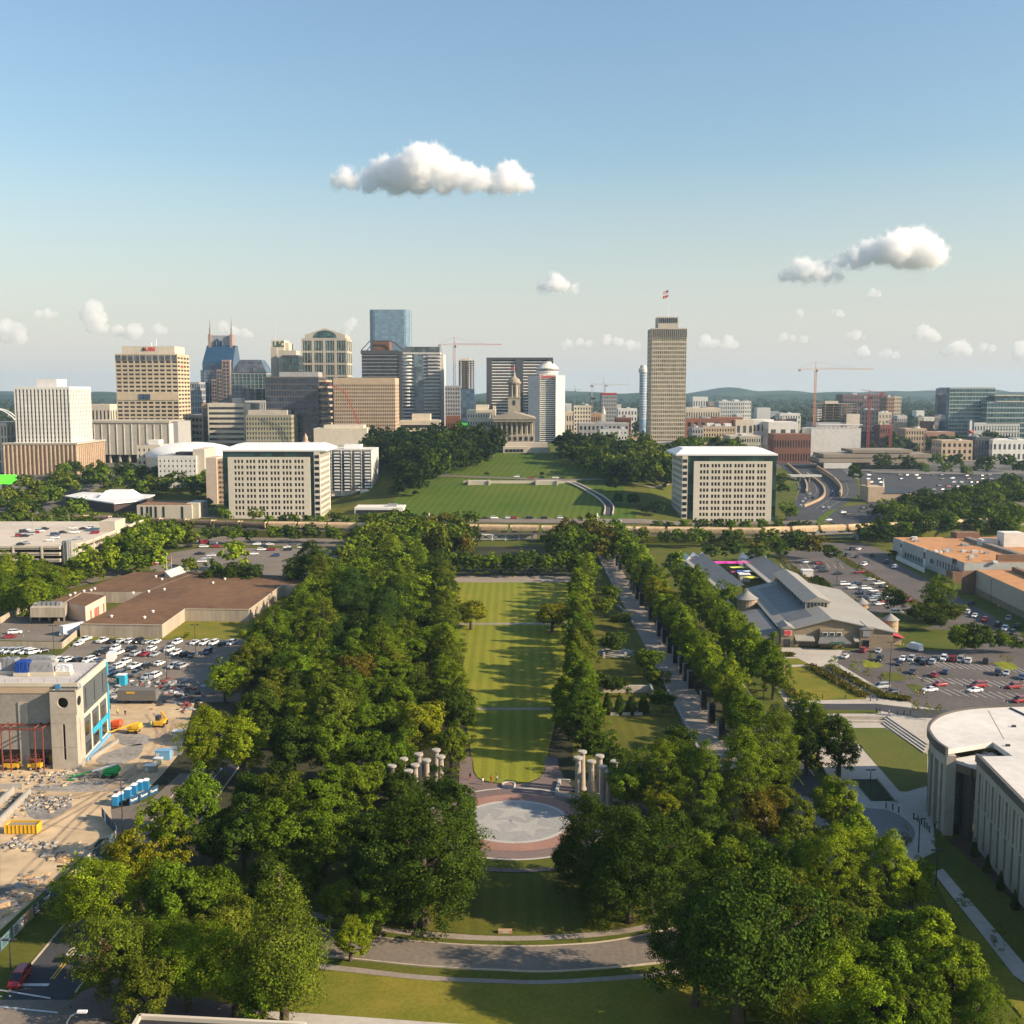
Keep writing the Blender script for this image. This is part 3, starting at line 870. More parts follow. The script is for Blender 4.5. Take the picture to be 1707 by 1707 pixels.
for t in ((985, 1400, 64, 'oval', 'dark', 0.85), (1050, 1435, 80, 'oval', 'dark', 0.8), (1010, 1460, 52, 'oval', 'dark', 0.85), (1085, 1450, 54, 'oval', 'dark', 0.85), (1045, 1310, 42, 'round', 'mid'), (1100, 1290, 46, 'oval', 'mid'), (1170, 1300, 46, 'oval', 'mid'), (1105, 1345, 36, 'round', 'yellow'), (1155, 1440, 45, 'round', 'mid'),
          (1205, 1450, 48, 'round', 'mid'), (1190, 1385, 42, 'round', 'dark'), (1270, 1370, 45, 'round', 'brown'), (1330, 1385, 42, 'round', 'olive'), (1260, 1430, 45, 'round', 'dark'), (1300, 1330, 34, 'low', 'olive'), (1250, 1310, 30, 'low', 'olive'), (1230, 1400, 38, 'round', 'olive'), (1120, 1390, 40, 'round', 'dark')):
 plant_px(*t[:5], zone=NE2, hs=t[5] if len(t) > 5 else 1)
NE = 'in the near grove below the stone building'
for t in ((1235, 1570, 118, 'round', 'dark'), (1160, 1590, 70, 'round', 'dark'), (1395, 1345, 42, 'oval', 'bright'), (1420, 1392, 38, 'oval', 'bright'), (1395, 1440, 50, 'oval', 'bright'), (1340, 1450, 46, 'round', 'mid'), (1480, 1450, 46, 'oval', 'bright'),
          (1520, 1480, 40, 'round', 'bright'), (1340, 1540, 55, 'round', 'brown'), (1420, 1540, 58, 'round', 'olive'), (1490, 1560, 55, 'round', 'mid'), (1550, 1590, 58, 'round', 'bright'), (1470, 1625, 58, 'round', 'mid'), (1590, 1640, 58, 'round', 'mid'),
          (1370, 1650, 62, 'round', 'bright'), (1455, 1680, 58, 'round', 'bright'), (1540, 1690, 55, 'round', 'mid'), (1300, 1480, 45, 'round', 'olive'), (1300, 1660, 60, 'round', 'olive'), (1400, 1600, 50, 'round', 'olive'), (1625, 1690, 42, 'oval', 'mid')):
 plant_px(*t, zone=NE)
for t in ((1608, 1502, 15), (1665, 1560, 18), (1563, 1400, 15), (1510, 1405, 14)):
 plant_px(*t, 'sparse', 'pale', zone='on the footpath by the stone building')
RD = 'along the market road'
for t in ((1240, 1285, 52, 'oval', 'mid'), (1290, 1240, 46, 'oval', 'mid'), (1340, 1190, 30, 'oval', 'mid'), (1365, 1215, 34, 'oval', 'mid'), (1400, 1235, 38, 'oval', 'dark'), (1345, 1240, 34, 'oval', 'dark'), (1300, 1290, 30, 'oval', 'dark')):
 plant_px(*t, zone=RD)
def edge(y): return lin(y, [(240, 7.5), (300, 13.5), (345, 17), (400, 20), (495, 29)])
g = random.Random(21)
y = 262
while y < 500:
 for s, zone in ((-1, 'in the lawn row facing the building site'), (1, 'in the lawn row facing the promenade')):
  plant(s * (edge(y) + 4.6 + g.uniform(-0.8, 0.8)), y + g.uniform(-1.5, 1.5), g.uniform(4.4, 5.6), g.choice(['oval', 'oval', 'tall', 'oval']), g.choice(['mid', 'dark', 'olive', 'olive', 'mid', 'bright']), zone, g.uniform(0.85, 1.02))
 y += 7.2 if y < 350 else 8.6
zones = lambda y: 'in the grove behind the columns' if y < 330 else ('in the grove facing the warehouse cars' if y < 430 else 'in the grove facing the brown warehouse')
y = 258
while y < 640:
 for c in range(7):
  x = -(edge(min(y, 495)) + 14.5 + 9.6 * c + (4.5 if int(y / 8.6) % 2 else 0)) + g.uniform(-2.2, 2.2)
  if x < (-64.5 if y < 305 else -79) or y > 560 and c > 3: continue
  kind = g.choice(['round', 'round', 'round', 'oval', 'pyramid'])
  hue = g.choice(['mid', 'mid', 'dark', 'olive', 'bright' if y > 430 else 'mid'])
  if 320 < y < 420 and c in (1, 2) and g.random() < 0.7: kind, hue = 'pine', 'blue'
  plant(x, y + g.uniform(-2, 2), g.uniform(4.8, 6.6), kind, hue, zones(y), g.uniform(0.85, 1.05) * (0.9 if kind in ('oval', 'pine', 'pyramid') else 1.0))
 plant(-61.5 + g.uniform(-1, 1), y, g.uniform(4.3, 5.4), 'oval', g.choice(['mid', 'mid', 'olive', 'bright']), zones(y), 0.85)
 if y > 285: plant(-78.5 + g.uniform(-2, 1), y + 3, g.uniform(4.5, 6.0), g.choice(['round', 'oval']), g.choice(['mid', 'bright', 'bright', 'olive']), 'on the warehouse side of the road', 0.9)
 y += 8.6
for k in range(6): plant(16.5 + 1.6 * (k % 2), 247 + 7.5 * k, 5.0, 'oval', ('dark', 'mid')[k % 2], 'beside the lawn end by the columns', 1.05)
plant_px(658, 1302, 30, 'round', 'dark', NW2)
plant_px(752, 1240, 30, 'oval', 'olive', NW2)
plant_px(948, 1432, 34, 'round', 'dark', NE2)
plant_px(588, 1130, 46, 'round', 'brown', zones(350)); plant_px(700, 1210, 48, 'round', 'yellow', zones(290))
y = 262
while y < 600:
 plant(56.6 + g.uniform(-1, 1), y, g.uniform(4.6, 6.0), g.choice(['oval', 'round', 'oval']), g.choice(['mid', 'bright', 'dark', 'bright', 'yellow' if 380 < y < 480 else 'mid']), 'in the row behind the pylons', g.uniform(0.9, 1.1))
 if 290 < y < 440: plant(72.5 + g.uniform(-1.5, 1.5), y + 3, g.uniform(4.4, 5.8), g.choice(['oval', 'round']), g.choice(['mid', 'bright', 'mid', 'mid', 'yellow']), 'in the row facing the market', g.uniform(0.9, 1.1))
 y += 8.6
for t in ((785, 1020, 30, 'low', 'yellow'), (920, 1022, 32, 'low', 'yellow')):
 plant_px(*t, zone='on the open long lawn')
GD = 'in the garden beside the promenade'
for t in ((1022, 1072, 22, 'low', 'dark'), (1078, 1100, 26, 'low', 'mid'), (1090, 1128, 22, 'low', 'olive'), (1025, 1140, 22, 'low', 'dark'), (1105, 1165, 24, 'low', 'dark'), (1130, 1225, 26, 'low', 'dark'), (1035, 1030, 18, 'low', 'olive'), (1020, 985, 18, 'low', 'mid'), (1005, 1010, 20, 'low', 'olive'), (1000, 1135, 18, 'low', 'dark'), (1020, 1265, 28, 'round', 'dark'), (990, 1245, 26, 'round', 'dark'), (1130, 1255, 30, 'low', 'dark')):
 plant_px(*t, zone=GD)
for px in (1012, 1033, 1052, 1073):
 plant_px(px, 1172, 9.5, 'cone', 'dark', zone='in the clipped row beside the promenade')
for k in range(12): plant(-35 + 6.4 * k + g.uniform(-0.8, 0.8), 503 + g.uniform(-2, 2), g.uniform(4.6, 5.8), 'oval', g.choice(['dark', 'dark', 'mid']), 'across the city end of the lawn', 0.74)
for k in range(9): plant(-38 + 9.2 * k + g.uniform(-1.5, 1.5), 516 + g.uniform(-2, 2), g.uniform(4.6, 5.8), 'round', g.choice(['dark', 'mid', 'olive']), 'behind the city end of the lawn', 0.8)
for x0 in (-1, 1):
 wood([(x0 * 17, 545), (x0 * 52, 530), (x0 * 52, 615), (x0 * 22, 615)], 9.5, 5.2, 'beside the white trestle', 'round oval', ('olive', 'dark', 'mid', 'brown'), seed=5 + x0)
for k in range(14):
 plant(-215 + 11.5 * k + g.uniform(-2, 2), 612 + g.uniform(-4, 4), g.uniform(4.5, 6.0), 'round', g.choice(['dark', 'mid', 'dark']), 'before the railway near the warehouse', 0.8)
for k in range(12):
 plant(66 + 8.6 * k + g.uniform(-2, 2), 600 + g.uniform(-9, 9), g.uniform(4.2, 5.8), 'round', g.choice(['dark', 'mid', 'olive']), 'before the railway near the market', 0.85)
for k in range(16):
 plant(-150 + 8.3 * k + g.uniform(-2, 2), 668 + g.uniform(-5, 5), g.uniform(4.8, 6.2), 'round', g.choice(['dark', 'mid', 'dark']), 'behind the train by the white offices', 0.85)
for k in range(11):
 plant(88 + 9 * k + g.uniform(-2, 2), 655 + g.uniform(-3, 5), g.uniform(4, 5.5), 'round', g.choice(['dark', 'mid']), 'behind the train by the hill', 0.8)
for t in ((392, 922, 24, 'round', 'bright'), (362, 952, 18, 'round', 'dark'), (385, 955, 19, 'round', 'dark'), (405, 954, 18, 'round', 'dark'), (425, 956, 18, 'round', 'dark'), (520, 940, 32, 'round', 'dark'), (490, 952, 24, 'round', 'dark'), (545, 955, 22, 'round', 'mid'), (315, 945, 18, 'round', 'olive'), (317, 898, 14, 'round', 'olive'), (345, 962, 14, 'round', 'dark')):
 plant_px(*t, zone='in the railway car park')
for t in ((312, 1058, 6), (405, 1055, 8)):
 plant_px(*t, 'round', 'bright', zone='on the warehouse lawn', hs=0.8)
wood(P('0,975 60,985 100,1000 190,962 270,958 240,930 180,945 110,968 60,960 0,960'), 8.5, 4.6, 'between garage and warehouse', 'round oval', ('mid', 'olive', 'bright', 'dark'), seed=8, hs=0.9)
wood(P('0,1040 0,985 60,985 110,1000 60,1030'), 8.5, 4.8, 'by the loading yard of the warehouse', 'round oval pyramid', ('mid', 'olive', 'bright'), seed=9, hs=0.9)
wood(P('175,930 215,885 290,895 305,918 250,945'), 9, 5.0, 'beside the parking garage ramp', 'round', ('mid', 'dark', 'bright'), seed=10, hs=0.9)
for t in ((1370, 978, 18, 'round', 'dark'), (1495, 1000, 20, 'round', 'dark'), (1562, 990, 26, 'oval', 'mid'), (1545, 1015, 20, 'low', 'olive'), (1585, 1020, 22, 'low', 'olive'), (1560, 1030, 24, 'low', 'dark'), (1600, 1060, 22, 'round', 'mid'), (1640, 1062, 24, 'round', 'dark'), (1670, 1068, 18, 'round', 'mid'), (1620, 1070, 18, 'round', 'dark'), (1695, 1072, 14, 'round', 'mid'), (1525, 1022, 16, 'low', 'dark'), (1300, 912, 20, 'round', 'dark'), (1330, 905, 20, 'round', 'dark'), (1355, 910, 18, 'round', 'brown'), (1385, 920, 16, 'round', 'dark'), (1220, 915, 18, 'round', 'dark'), (1185, 918, 16, 'round', 'dark'), (1260, 925, 18, 'round', 'dark'), (1490, 923, 9, 'low', 'dark')):
 plant_px(*t, zone='about the market car parks')
for t in ((1212, 988, 18), (1250, 1072, 28), (1215, 1050, 34), (1165, 990, 30), (1190, 1025, 26), (1238, 1110, 20), (1145, 962, 22), (1125, 935, 20)):
 plant_px(*t, 'oval' if t[2] > 25 else 'round', 'mid', zone='against the market sheds')
for t in ((1388, 1105, 10), (1396, 1118, 8), (1423, 1112, 9), (1445, 1122, 8), (1470, 1130, 8), (1452, 1095, 6), (1480, 1158, 5), (1520, 1130, 5), (1538, 1135, 5), (1500, 1118, 5), (1527, 1178, 10), (1545, 1180, 9), (1563, 1184, 9), (1303, 1182, 8), (1290, 1130, 7), (1275, 1140, 7), (1260, 1120, 9), (1684, 1100, 6), (1671, 1096, 6)):
 plant_px(*t, 'sparse', g.choice(['pale', 'bright', 'yellow']), zone='on the islands before the market')
wood(P('1420,905 1500,882 1707,862 1707,900 1600,892 1480,912'), 9.5, 5.2, 'in the wood along the railway beyond the market', 'round', ('dark', 'mid', 'dark'), seed=12, hs=0.9)
wood(P('1460,868 1560,845 1707,815 1707,850 1600,858 1480,878'), 10.5, 5.6, 'in the wood beyond the railway curve', 'round', ('dark', 'dark', 'mid'), seed=13, hs=0.9)
HZ = 'on the slope beside the capitol'
wood([(-72, 745), (-60, 770), (-52, 830), (-14, 905), (-22, 960), (-125, 960), (-118, 880), (-86, 850)], 10.5, 9.0, HZ, 'round', ('deep', 'deep', 'dark'), seed=14, hs=1.05)
wood([(38, 930), (55, 850), (75, 800), (95, 790), (128, 800), (140, 900), (100, 960), (48, 975)], 12, 7.8, HZ, 'round', ('deep', 'dark', 'olive'), seed=15, hs=0.95, skip=0.18)
for t in ((1012, 738, 20), (1085, 748, 18), (1060, 760, 16), (940, 738, 22), (820, 735, 30), (1020, 810, 12), (1030, 832, 12), (1055, 835, 12), (1095, 850, 14), (1010, 790, 18), (655, 818, 10), (692, 822, 6), (668, 820, 7), (1037, 780, 14), (1075, 850, 10), (812, 790, 5), (903, 790, 5)):
 plant_px(*t, 'round', g.choice(['deep', 'deep', 'dark']), zone=HZ, hs=0.8)
DT = 'among the city buildings'
wood([(-362, 700), (-325, 700), (-325, 800), (-250, 815), (-205, 800), (-205, 870), (-362, 900)], 15, 6.5, DT, 'round', ('dark', 'mid', 'dark', 'olive'), seed=16, hs=0.9, skip=0.35)
wood([(-300, 645), (-190, 640), (-190, 656), (-430, 690), (-430, 640)], 10, 4.8, DT, 'round', ('dark', 'mid', 'olive'), seed=17, hs=0.9, skip=0.15)
wood([(150, 900), (215, 900), (215, 1010), (150, 1010)], 14, 6, DT, 'round', ('dark', 'dark', 'mid'), seed=18, hs=0.9, skip=0.3)
for t in ((45, 805, 20), (95, 800, 20), (160, 800, 26), (110, 800, 14), (205, 785, 16), (240, 790, 16), (290, 800, 20), (320, 805, 18), (265, 810, 20), (205, 760, 6), (30, 855, 22), (60, 850, 18), (130, 850, 20), (100, 860, 20), (15, 870, 16), (90, 830, 14), (225, 815, 16), (345, 840, 14), (330, 850, 12), (375, 858, 14), (425, 860, 14), (155, 865, 14), (185, 815, 12)):
 plant_px(*t, 'round', g.choice(['dark', 'mid', 'dark', 'olive']), zone=DT, hs=0.8)
for t in ((1425, 788, 17), (1470, 772, 17), (1515, 775, 17), (1540, 780, 12), (1325, 742, 14), (1310, 748, 12), (1360, 768, 10), (1590, 770, 17), (1640, 775, 20), (1680, 770, 18), (1575, 780, 12), (1560, 768, 14), (1610, 785, 12), (1700, 780, 14), (1310, 850, 14), (1320, 855, 14), (1300, 800, 12), (1305, 815, 14), (1155, 730, 10), (1180, 735, 10)):
 plant_px(*t, 'round', g.choice(['dark', 'dark', 'mid']), zone=DT, hs=0.8)
def grow():
 TREES.sort(key=lambda t: -t['size'])
 near, far = TREES[:300], TREES[300:]
 print('trees', len(TREES))
 byzone = {}
 for t in near: byzone.setdefault((t['zone'], t['hue'], t['kind']), []).append(t)
 for (zone, hue, kind), ts in byzone.items():
  ts.sort(key=lambda t: t['y'])
  for i, t in enumerate(ts):
   name = 'pine_tree' if kind == 'pine' else ('conifer_tree' if kind in ('cone', 'pyramid') else 'broadleaf_tree')
   kw = KINDW[kind]
   lead = f'{HUE[hue][1]} {kw} tree ' if len(ts) == 1 else f'{nth(i + 1)}-from-front {HUE[hue][1]} {kw} tree '
   o = thing(name, lead + zone, 'tree', (t['x'], t['y'], t['z']), 'trees ' + zone, g.uniform(0, 6.28))
   lod = -1 if t['size'] > 0.036 else 0 if t['size'] > 0.0165 else 1
   cm, tm, _ = arch(kind, lod, g.randint(1, 3))
   c, k = link('crown', cm, o), link('trunk', tm, o)
   o.scale = (t['r'], t['r'], t['r'] * t['hs'])
   v = g.uniform(0.85, 1.15)
   col = HUE[hue][0]
   c.color = (col[0] * v * g.uniform(0.92, 1.1), col[1] * v, col[2] * v, 1)
 Q, T = [], []
 for t in far:
  _, _, q = arch(t['kind'], 2 if t['y'] > 480 else 1, g.randint(1, 3))
  a = g.uniform(0, 6.28)
  c, s = math.cos(a), math.sin(a)
  w = q.astype(np.float64) @ np.array([[c, s, 0], [-s, c, 0], [0, 0, 1]])
  w = w * np.array([t['r'], t['r'], t['r'] * t['hs']]) + np.array([t['x'], t['y'], t['z']])
  Q.append(w); v = g.uniform(0.8, 1.2)
  T.append(np.tile(np.array([*(np.array(HUE[t['hue']][0]) * v), 1.0]), (len(w), 1)))
 Q, T = np.concatenate(Q).astype(np.float32), np.concatenate(T).astype(np.float32)
 me = quads_mesh('distant_trees', Q, LEAFM)
 at = me.attributes.new('tint', 'FLOAT_COLOR', 'FACE')
 at.data.foreach_set('color', T.reshape(-1))
 tag(link('distant_trees', me, kind='stuff'), 'dense belts of smaller trees along the railway, the hill and the city streets')
 print('far quads', len(Q))
# ---------------------------------------------------------------- the city: towers, offices, capitol
def wallm(n, c, var=0.10): return mat('wall_' + n, c, 0.85, var, 0.25, scale2=0.03)
BEIGE = wallm('beige', (0.50, 0.40, 0.27)); CREAM = wallm('cream', (0.56, 0.49, 0.38)); STONE = wallm('stone', (0.44, 0.39, 0.31)); WHITE = wallm('white', (0.66, 0.63, 0.57))
GREY = wallm('grey', (0.33, 0.32, 0.31)); DGREY = wallm('dark_grey', (0.075, 0.078, 0.085)); TAN = wallm('tan', (0.46, 0.34, 0.23)); BRICK = wallm('brick', (0.20, 0.085, 0.055)); PINK = wallm('pink', (0.31, 0.225, 0.19))
BROWN = wallm('brown', (0.36, 0.235, 0.15)); PALE = wallm('pale', (0.55, 0.53, 0.49)); ROOFG = mat('flat_roof', (0.27, 0.26, 0.25), 0.9, 0.2, 0.3); ROOFW = mat('white_roof', (0.72, 0.71, 0.68), 0.8, 0.06, 0.3)
GL_DARK = mat_glass('dark_glass', (0.022, 0.024, 0.030)); GL_BLUE = mat_glass('blue_glass', (0.045, 0.085, 0.135), 0.08); GL_PALE = mat_glass('pale_glass', (0.20, 0.31, 0.40), 0.08, 0.2)
GL_TEAL = mat_glass('teal_glass', (0.035, 0.085, 0.085), 0.1, 0.6); GL_GREEN = mat_glass('green_glass', (0.012, 0.040, 0.034), 0.1, 0.7); GL_AMBER = mat_glass('amber_glass', (0.27, 0.21, 0.085), 0.2, 0.45); GL_GREY = mat_glass('grey_glass', (0.08, 0.09, 0.10), 0.12, 0.5)
STEEL = mat('galvanised_steel', (0.38, 0.38, 0.38), 0.5, 0.1, 1.0, metal=0.6); DARKM = mat('dark_metal', (0.035, 0.035, 0.04), 0.5, 0.1, 1.0); WHITEM = mat('white_metal', (0.72, 0.71, 0.69), 0.5, 0.06, 1.0)
REDM = mat('red_paint', (0.42, 0.04, 0.03), 0.5, 0.15, 1.0); ORANGEM = mat('orange_crane_paint', (0.55, 0.24, 0.09), 0.5, 0.15, 1.0); YELM = mat('plant_yellow', (0.62, 0.36, 0.03), 0.5, 0.1, 1.0)
UNFIN = mat('raw_concrete_frame', (0.26, 0.22, 0.18), 0.9, 0.3, 0.4); CORE = mat('raw_concrete_core', (0.52, 0.45, 0.36), 0.9, 0.15, 0.3)
def grid_part(b, x0, x1, y0, y1, z0, z1, nx, ny, nz, pier, bandh, rec, parap, sides='fblr', base=0.0, m=0, mid=True):
 """relief of a facade over a glass core: piers the full height, floor bands between them, parapet on top"""
 fh = (z1 - parap - z0 - base) / max(nz, 1)
 def pr(n, L): return pier * L / max(n, 1)
 wx, wy = pr(nx, x1 - x0), pr(ny, y1 - y0)
 if pier > 0:
  for s, yy in (('f', (y0, y0 + rec)), ('b', (y1 - rec, y1))):
   if s in sides:
    for i in range(nx + 1):
     c = x0 + (x1 - x0) * i / nx
     a, e = max(x0, c - wx / 2), min(x1, c + wx / 2)
     b.box(a, e, *yy, z0, z1 - 0.004, m)
  for s, xx in (('l', (x0, x0 + rec)), ('r', (x1 - rec, x1))):
   if s in sides:
    for i in range(ny + 1):
     c = y0 + (y1 - y0) * i / ny
     a, e = max(y0 + 0.003, c - wy / 2), min(y1 - 0.003, c + wy / 2)
     b.box(xx[0] + 0.002, xx[1] - 0.002, a, e, z0, z1 - 0.006, m)
 if bandh > 0:
  e = 0.06
  for j in range(nz + 1):
   c = z0 + base + fh * j
   b.box(x0 + e, x1 - e, y0 + e, y1 - e, c - bandh * fh / 2 if j else z0 + base, c + bandh * fh / 2, m)
 if parap > 0: b.box(x0 - 0.05, x1 + 0.05, y0 - 0.05, y1 + 0.05, z1 - parap, z1, m)
def tower(name, label, px0, px1, pyt, Y, dep, nx, ny, nz, wall, glass, pier=0.35, band=0.4, rec=0.5, parap=1.5, roof=None, base=0.0, cat='office tower', zb=None, group=None, zt=None, sides='flr'):
 zt = ZP(pyt, Y) if zt is None else zt
 x0, x1 = XP(px0, Y, zt / 2 + 15), XP(px1, Y, zt / 2 + 15)
 xc = (x0 + x1) / 2
 z0 = terr(xc, Y) - 1.0 if zb is None else zb
 t = thing(name, label, cat, (xc, Y, z0), group)
 g = MB().box(x0 + rec, x1 - rec, Y + rec, Y + dep - rec, z0, zt - max(parap, 0.5) + 0.2)
 g.obj('glazing', glass, t)
 b = MB()
 grid_part(b, x0, x1, Y, Y + dep, z0, zt, nx, ny, nz, pier, band, rec, parap, sides, base)
 b.obj('facade', wall, t)
 MB().box(x0 + 0.6, x1 - 0.6, Y + 0.6, Y + dep - 0.6, zt - 0.3, zt + 0.12).obj('roof', roof or ROOFG, t)
 return t, x0, x1, z0, zt
def rooms(t, x0, x1, y0, y1, z0, z1, m, name='penthouse'):
 return MB().box(x0, x1, y0, y1, z0, z1).obj(name, m, t)
t, x0, x1, z0, zt = tower('office_tower', 'white tower with narrow dark vertical window stripes above a brown base', 25.5, 118, 645, 905, 46, 15, 14, 18, WHITE, GL_DARK, 0.48, 0.10, 0.9, 2.0, ROOFW, zb=terr(-380, 905) + 8)
zb = ZP(737, 905)
rooms(t, x0 - 1.2, x1 + 1.2, 903.8, 952.2, zb - 2.2, zb, WHITEM, 'skirt')
rooms(t, XP(61, 905), XP(95, 905), 915, 935, zt, ZP(632, 915), PALE)
b = MB()
bx0, bx1, zq, zg = XP(11, 900), XP(131, 900), ZP(741, 900), terr(-400, 905) - 3
b.box(bx0, bx1, 900, 962, zg, zq)
bb = MB()
for i in range(18): bb.box(bx0 + (bx1 - bx0) * i / 17 - 0.5, bx0 + (bx1 - bx0) * i / 17 + 0.5, 898.9, 900.1, zg, zq - 0.5)
for i in range(15): bb.box(bx1 - 0.1, bx1 + 1.1, 900 + 4.2 * i, 901 + 4.2 * i, zg, zq - 0.5)
b.obj('podium', BROWN, t); bb.obj('fin', mat('wall_fin', (0.50, 0.38, 0.27)), t)['kind'] = 'stuff'
MB().box(bx0 - 1, bx1 + 1, 899, 963, zq, zq + 1.4).obj('cornice', STONE, t)
t, x0, x1, z0, zt = tower('office_tower', 'tall cream tower with red letters and a dark emblem on its crown', 194.5, 298, 590, 1086, 40, 10, 4, 25, BEIGE, GL_DARK, 0.22, 0.52, 0.7, 2.0)
b = MB()
zc = ZP(577, 1088)
cx0, cx1 = XP(204, 1088, 100), XP(292, 1088, 100)
b.box(cx0, cx1, 1089, 1122, zt, zc).obj('crown_box', CREAM, t)
MB().box(x0 + 0.3, x1 - 0.3, 1085.6, 1086.1, ZP(667, 1086), ZP(655, 1086)).obj('blank_band', BEIGE, t)
for a, c in ((236, 245), (246, 255)): MB().box(XP(a, 1085), XP(c, 1085), 1085.2, 1085.6, ZP(666, 1085), ZP(657, 1085)).obj('window', GL_BLUE, t)
b = MB()
for i in range(10):
 for k in range(2):
  a = x0 + (x1 - x0) * (i + 0.15 + 0.42 * k) / 10
  b.box(a, a + 2.0, 1085.7, 1086.2, ZP(601, 1086), ZP(592, 1086))
b.obj('upper_window', GL_GREY, t)['kind'] = 'stuff'
RED_L = mat('red_lettering', (0.65, 0.03, 0.02), 0.5, 0)
BLK = mat('black_lettering', (0.03, 0.03, 0.03), 0.5, 0)
ly = 1088.8 - 1086
tz = ZP(582.3, 1088)
lettering('UBS', 5.0, RED_L, t, (XP(251, 1088, 110) - t.location.x, ly, tz - t.location.z), (math.pi / 2, 0, 0), bold=0.12, sx=1.15)
b = MB()
ex = XP(240, 1088, 110)
for a in (90, 210, 330):
 d = Vector((math.cos(R(a)), 0, math.sin(R(a)))); nrm = Vector((-d.z, 0, d.x))
 for s in (-1, 0, 1):
  p = Vector((ex, 1088.7, tz)) + nrm * s * 0.5
  b.tube(p, p + d * (2.1 if s == 0 else 1.7), 0.24, n=5)
 p = Vector((ex, 1088.7, tz)) + d * 1.4
 b.tube(p - nrm * 0.9, p + nrm * 0.9, 0.24, n=5)
b.obj('emblem', BLK, t)
lettering('UBS', 3.6, RED_L, t, (x1 - t.location.x + 0.1, 14, ZP(612, 1100) - t.location.z), (math.pi / 2, 0, math.pi / 2), bold=0.1)
rooms(t, cx0 + 25, cx0 + 26, 1100, 1101, zc, zc + 4, WHITEM, 'mast'); rooms(t, cx1 - 20, cx1 - 19.4, 1095, 1095.6, zc, zc + 7, WHITEM, 'mast')
def slabbox(name, label, cat, px0, px1, pyt, Y, dep, m, zb=None):
 zt = ZP(pyt, Y); x0, x1 = XP(px0, Y, 30), XP(px1, Y, 30)
 xc = (x0 + x1) / 2
 z0 = terr(xc, Y) - 1 if zb is None else zb
 t = thing(name, label, cat, (xc, Y, z0))
 MB().box(x0, x1, Y, Y + dep, z0, zt).obj('wall', m, t)
 return t, x0, x1, z0, zt
t, x0, x1, z0, zt = slabbox('exhibition_hall', 'long windowless grey hall raised on pillars below the cream tower', 'hall', 146, 283, 705, 1000, 45, STONE, zb=ZP(758, 1000))
MB().box(x0 - 0.8, x1 + 0.8, 999.2, 1045.8, zt, zt + 2.0).obj('cornice', STONE, t)
b = MB()
for i in range(12): b.box(x0 + (x1 - x0) * i / 11 - 0.3, x0 + (x1 - x0) * i / 11 + 0.3, 999.5, 1000.2, z0, zt - 1)
b.obj('rib', PALE, t)['kind'] = 'stuff'
for i in range(9): MB().box(x0 + 2 + (x1 - x0 - 5) * i / 8, x0 + 3.4 + (x1 - x0 - 5) * i / 8, 1001, 1003, terr(x0, 1000) - 4, z0).obj('pillar', STONE, t)
MB().box(x0 + 3, x1 - 3, 1010, 1040, terr(x0, 1000) - 4, z0).obj('ground_storey', GL_DARK, t)
MB().lathe(x1 - 3, 1006, [(6, z0), (6, zt - 0.5)], 12, 0, -math.pi / 2, 0.2).obj('rounded_end', PALE, t)
t, x0, x1, z0, zt = slabbox('concrete_annexe', 'grey concrete annexe between the windowless hall and the cream tower', 'building', 285, 298, 703, 1004, 40, GREY)
MB().box(x0 + 1, x1 - 1, 1006, 1040, zt, zt + 0.3).obj('roof', ROOFG, t)
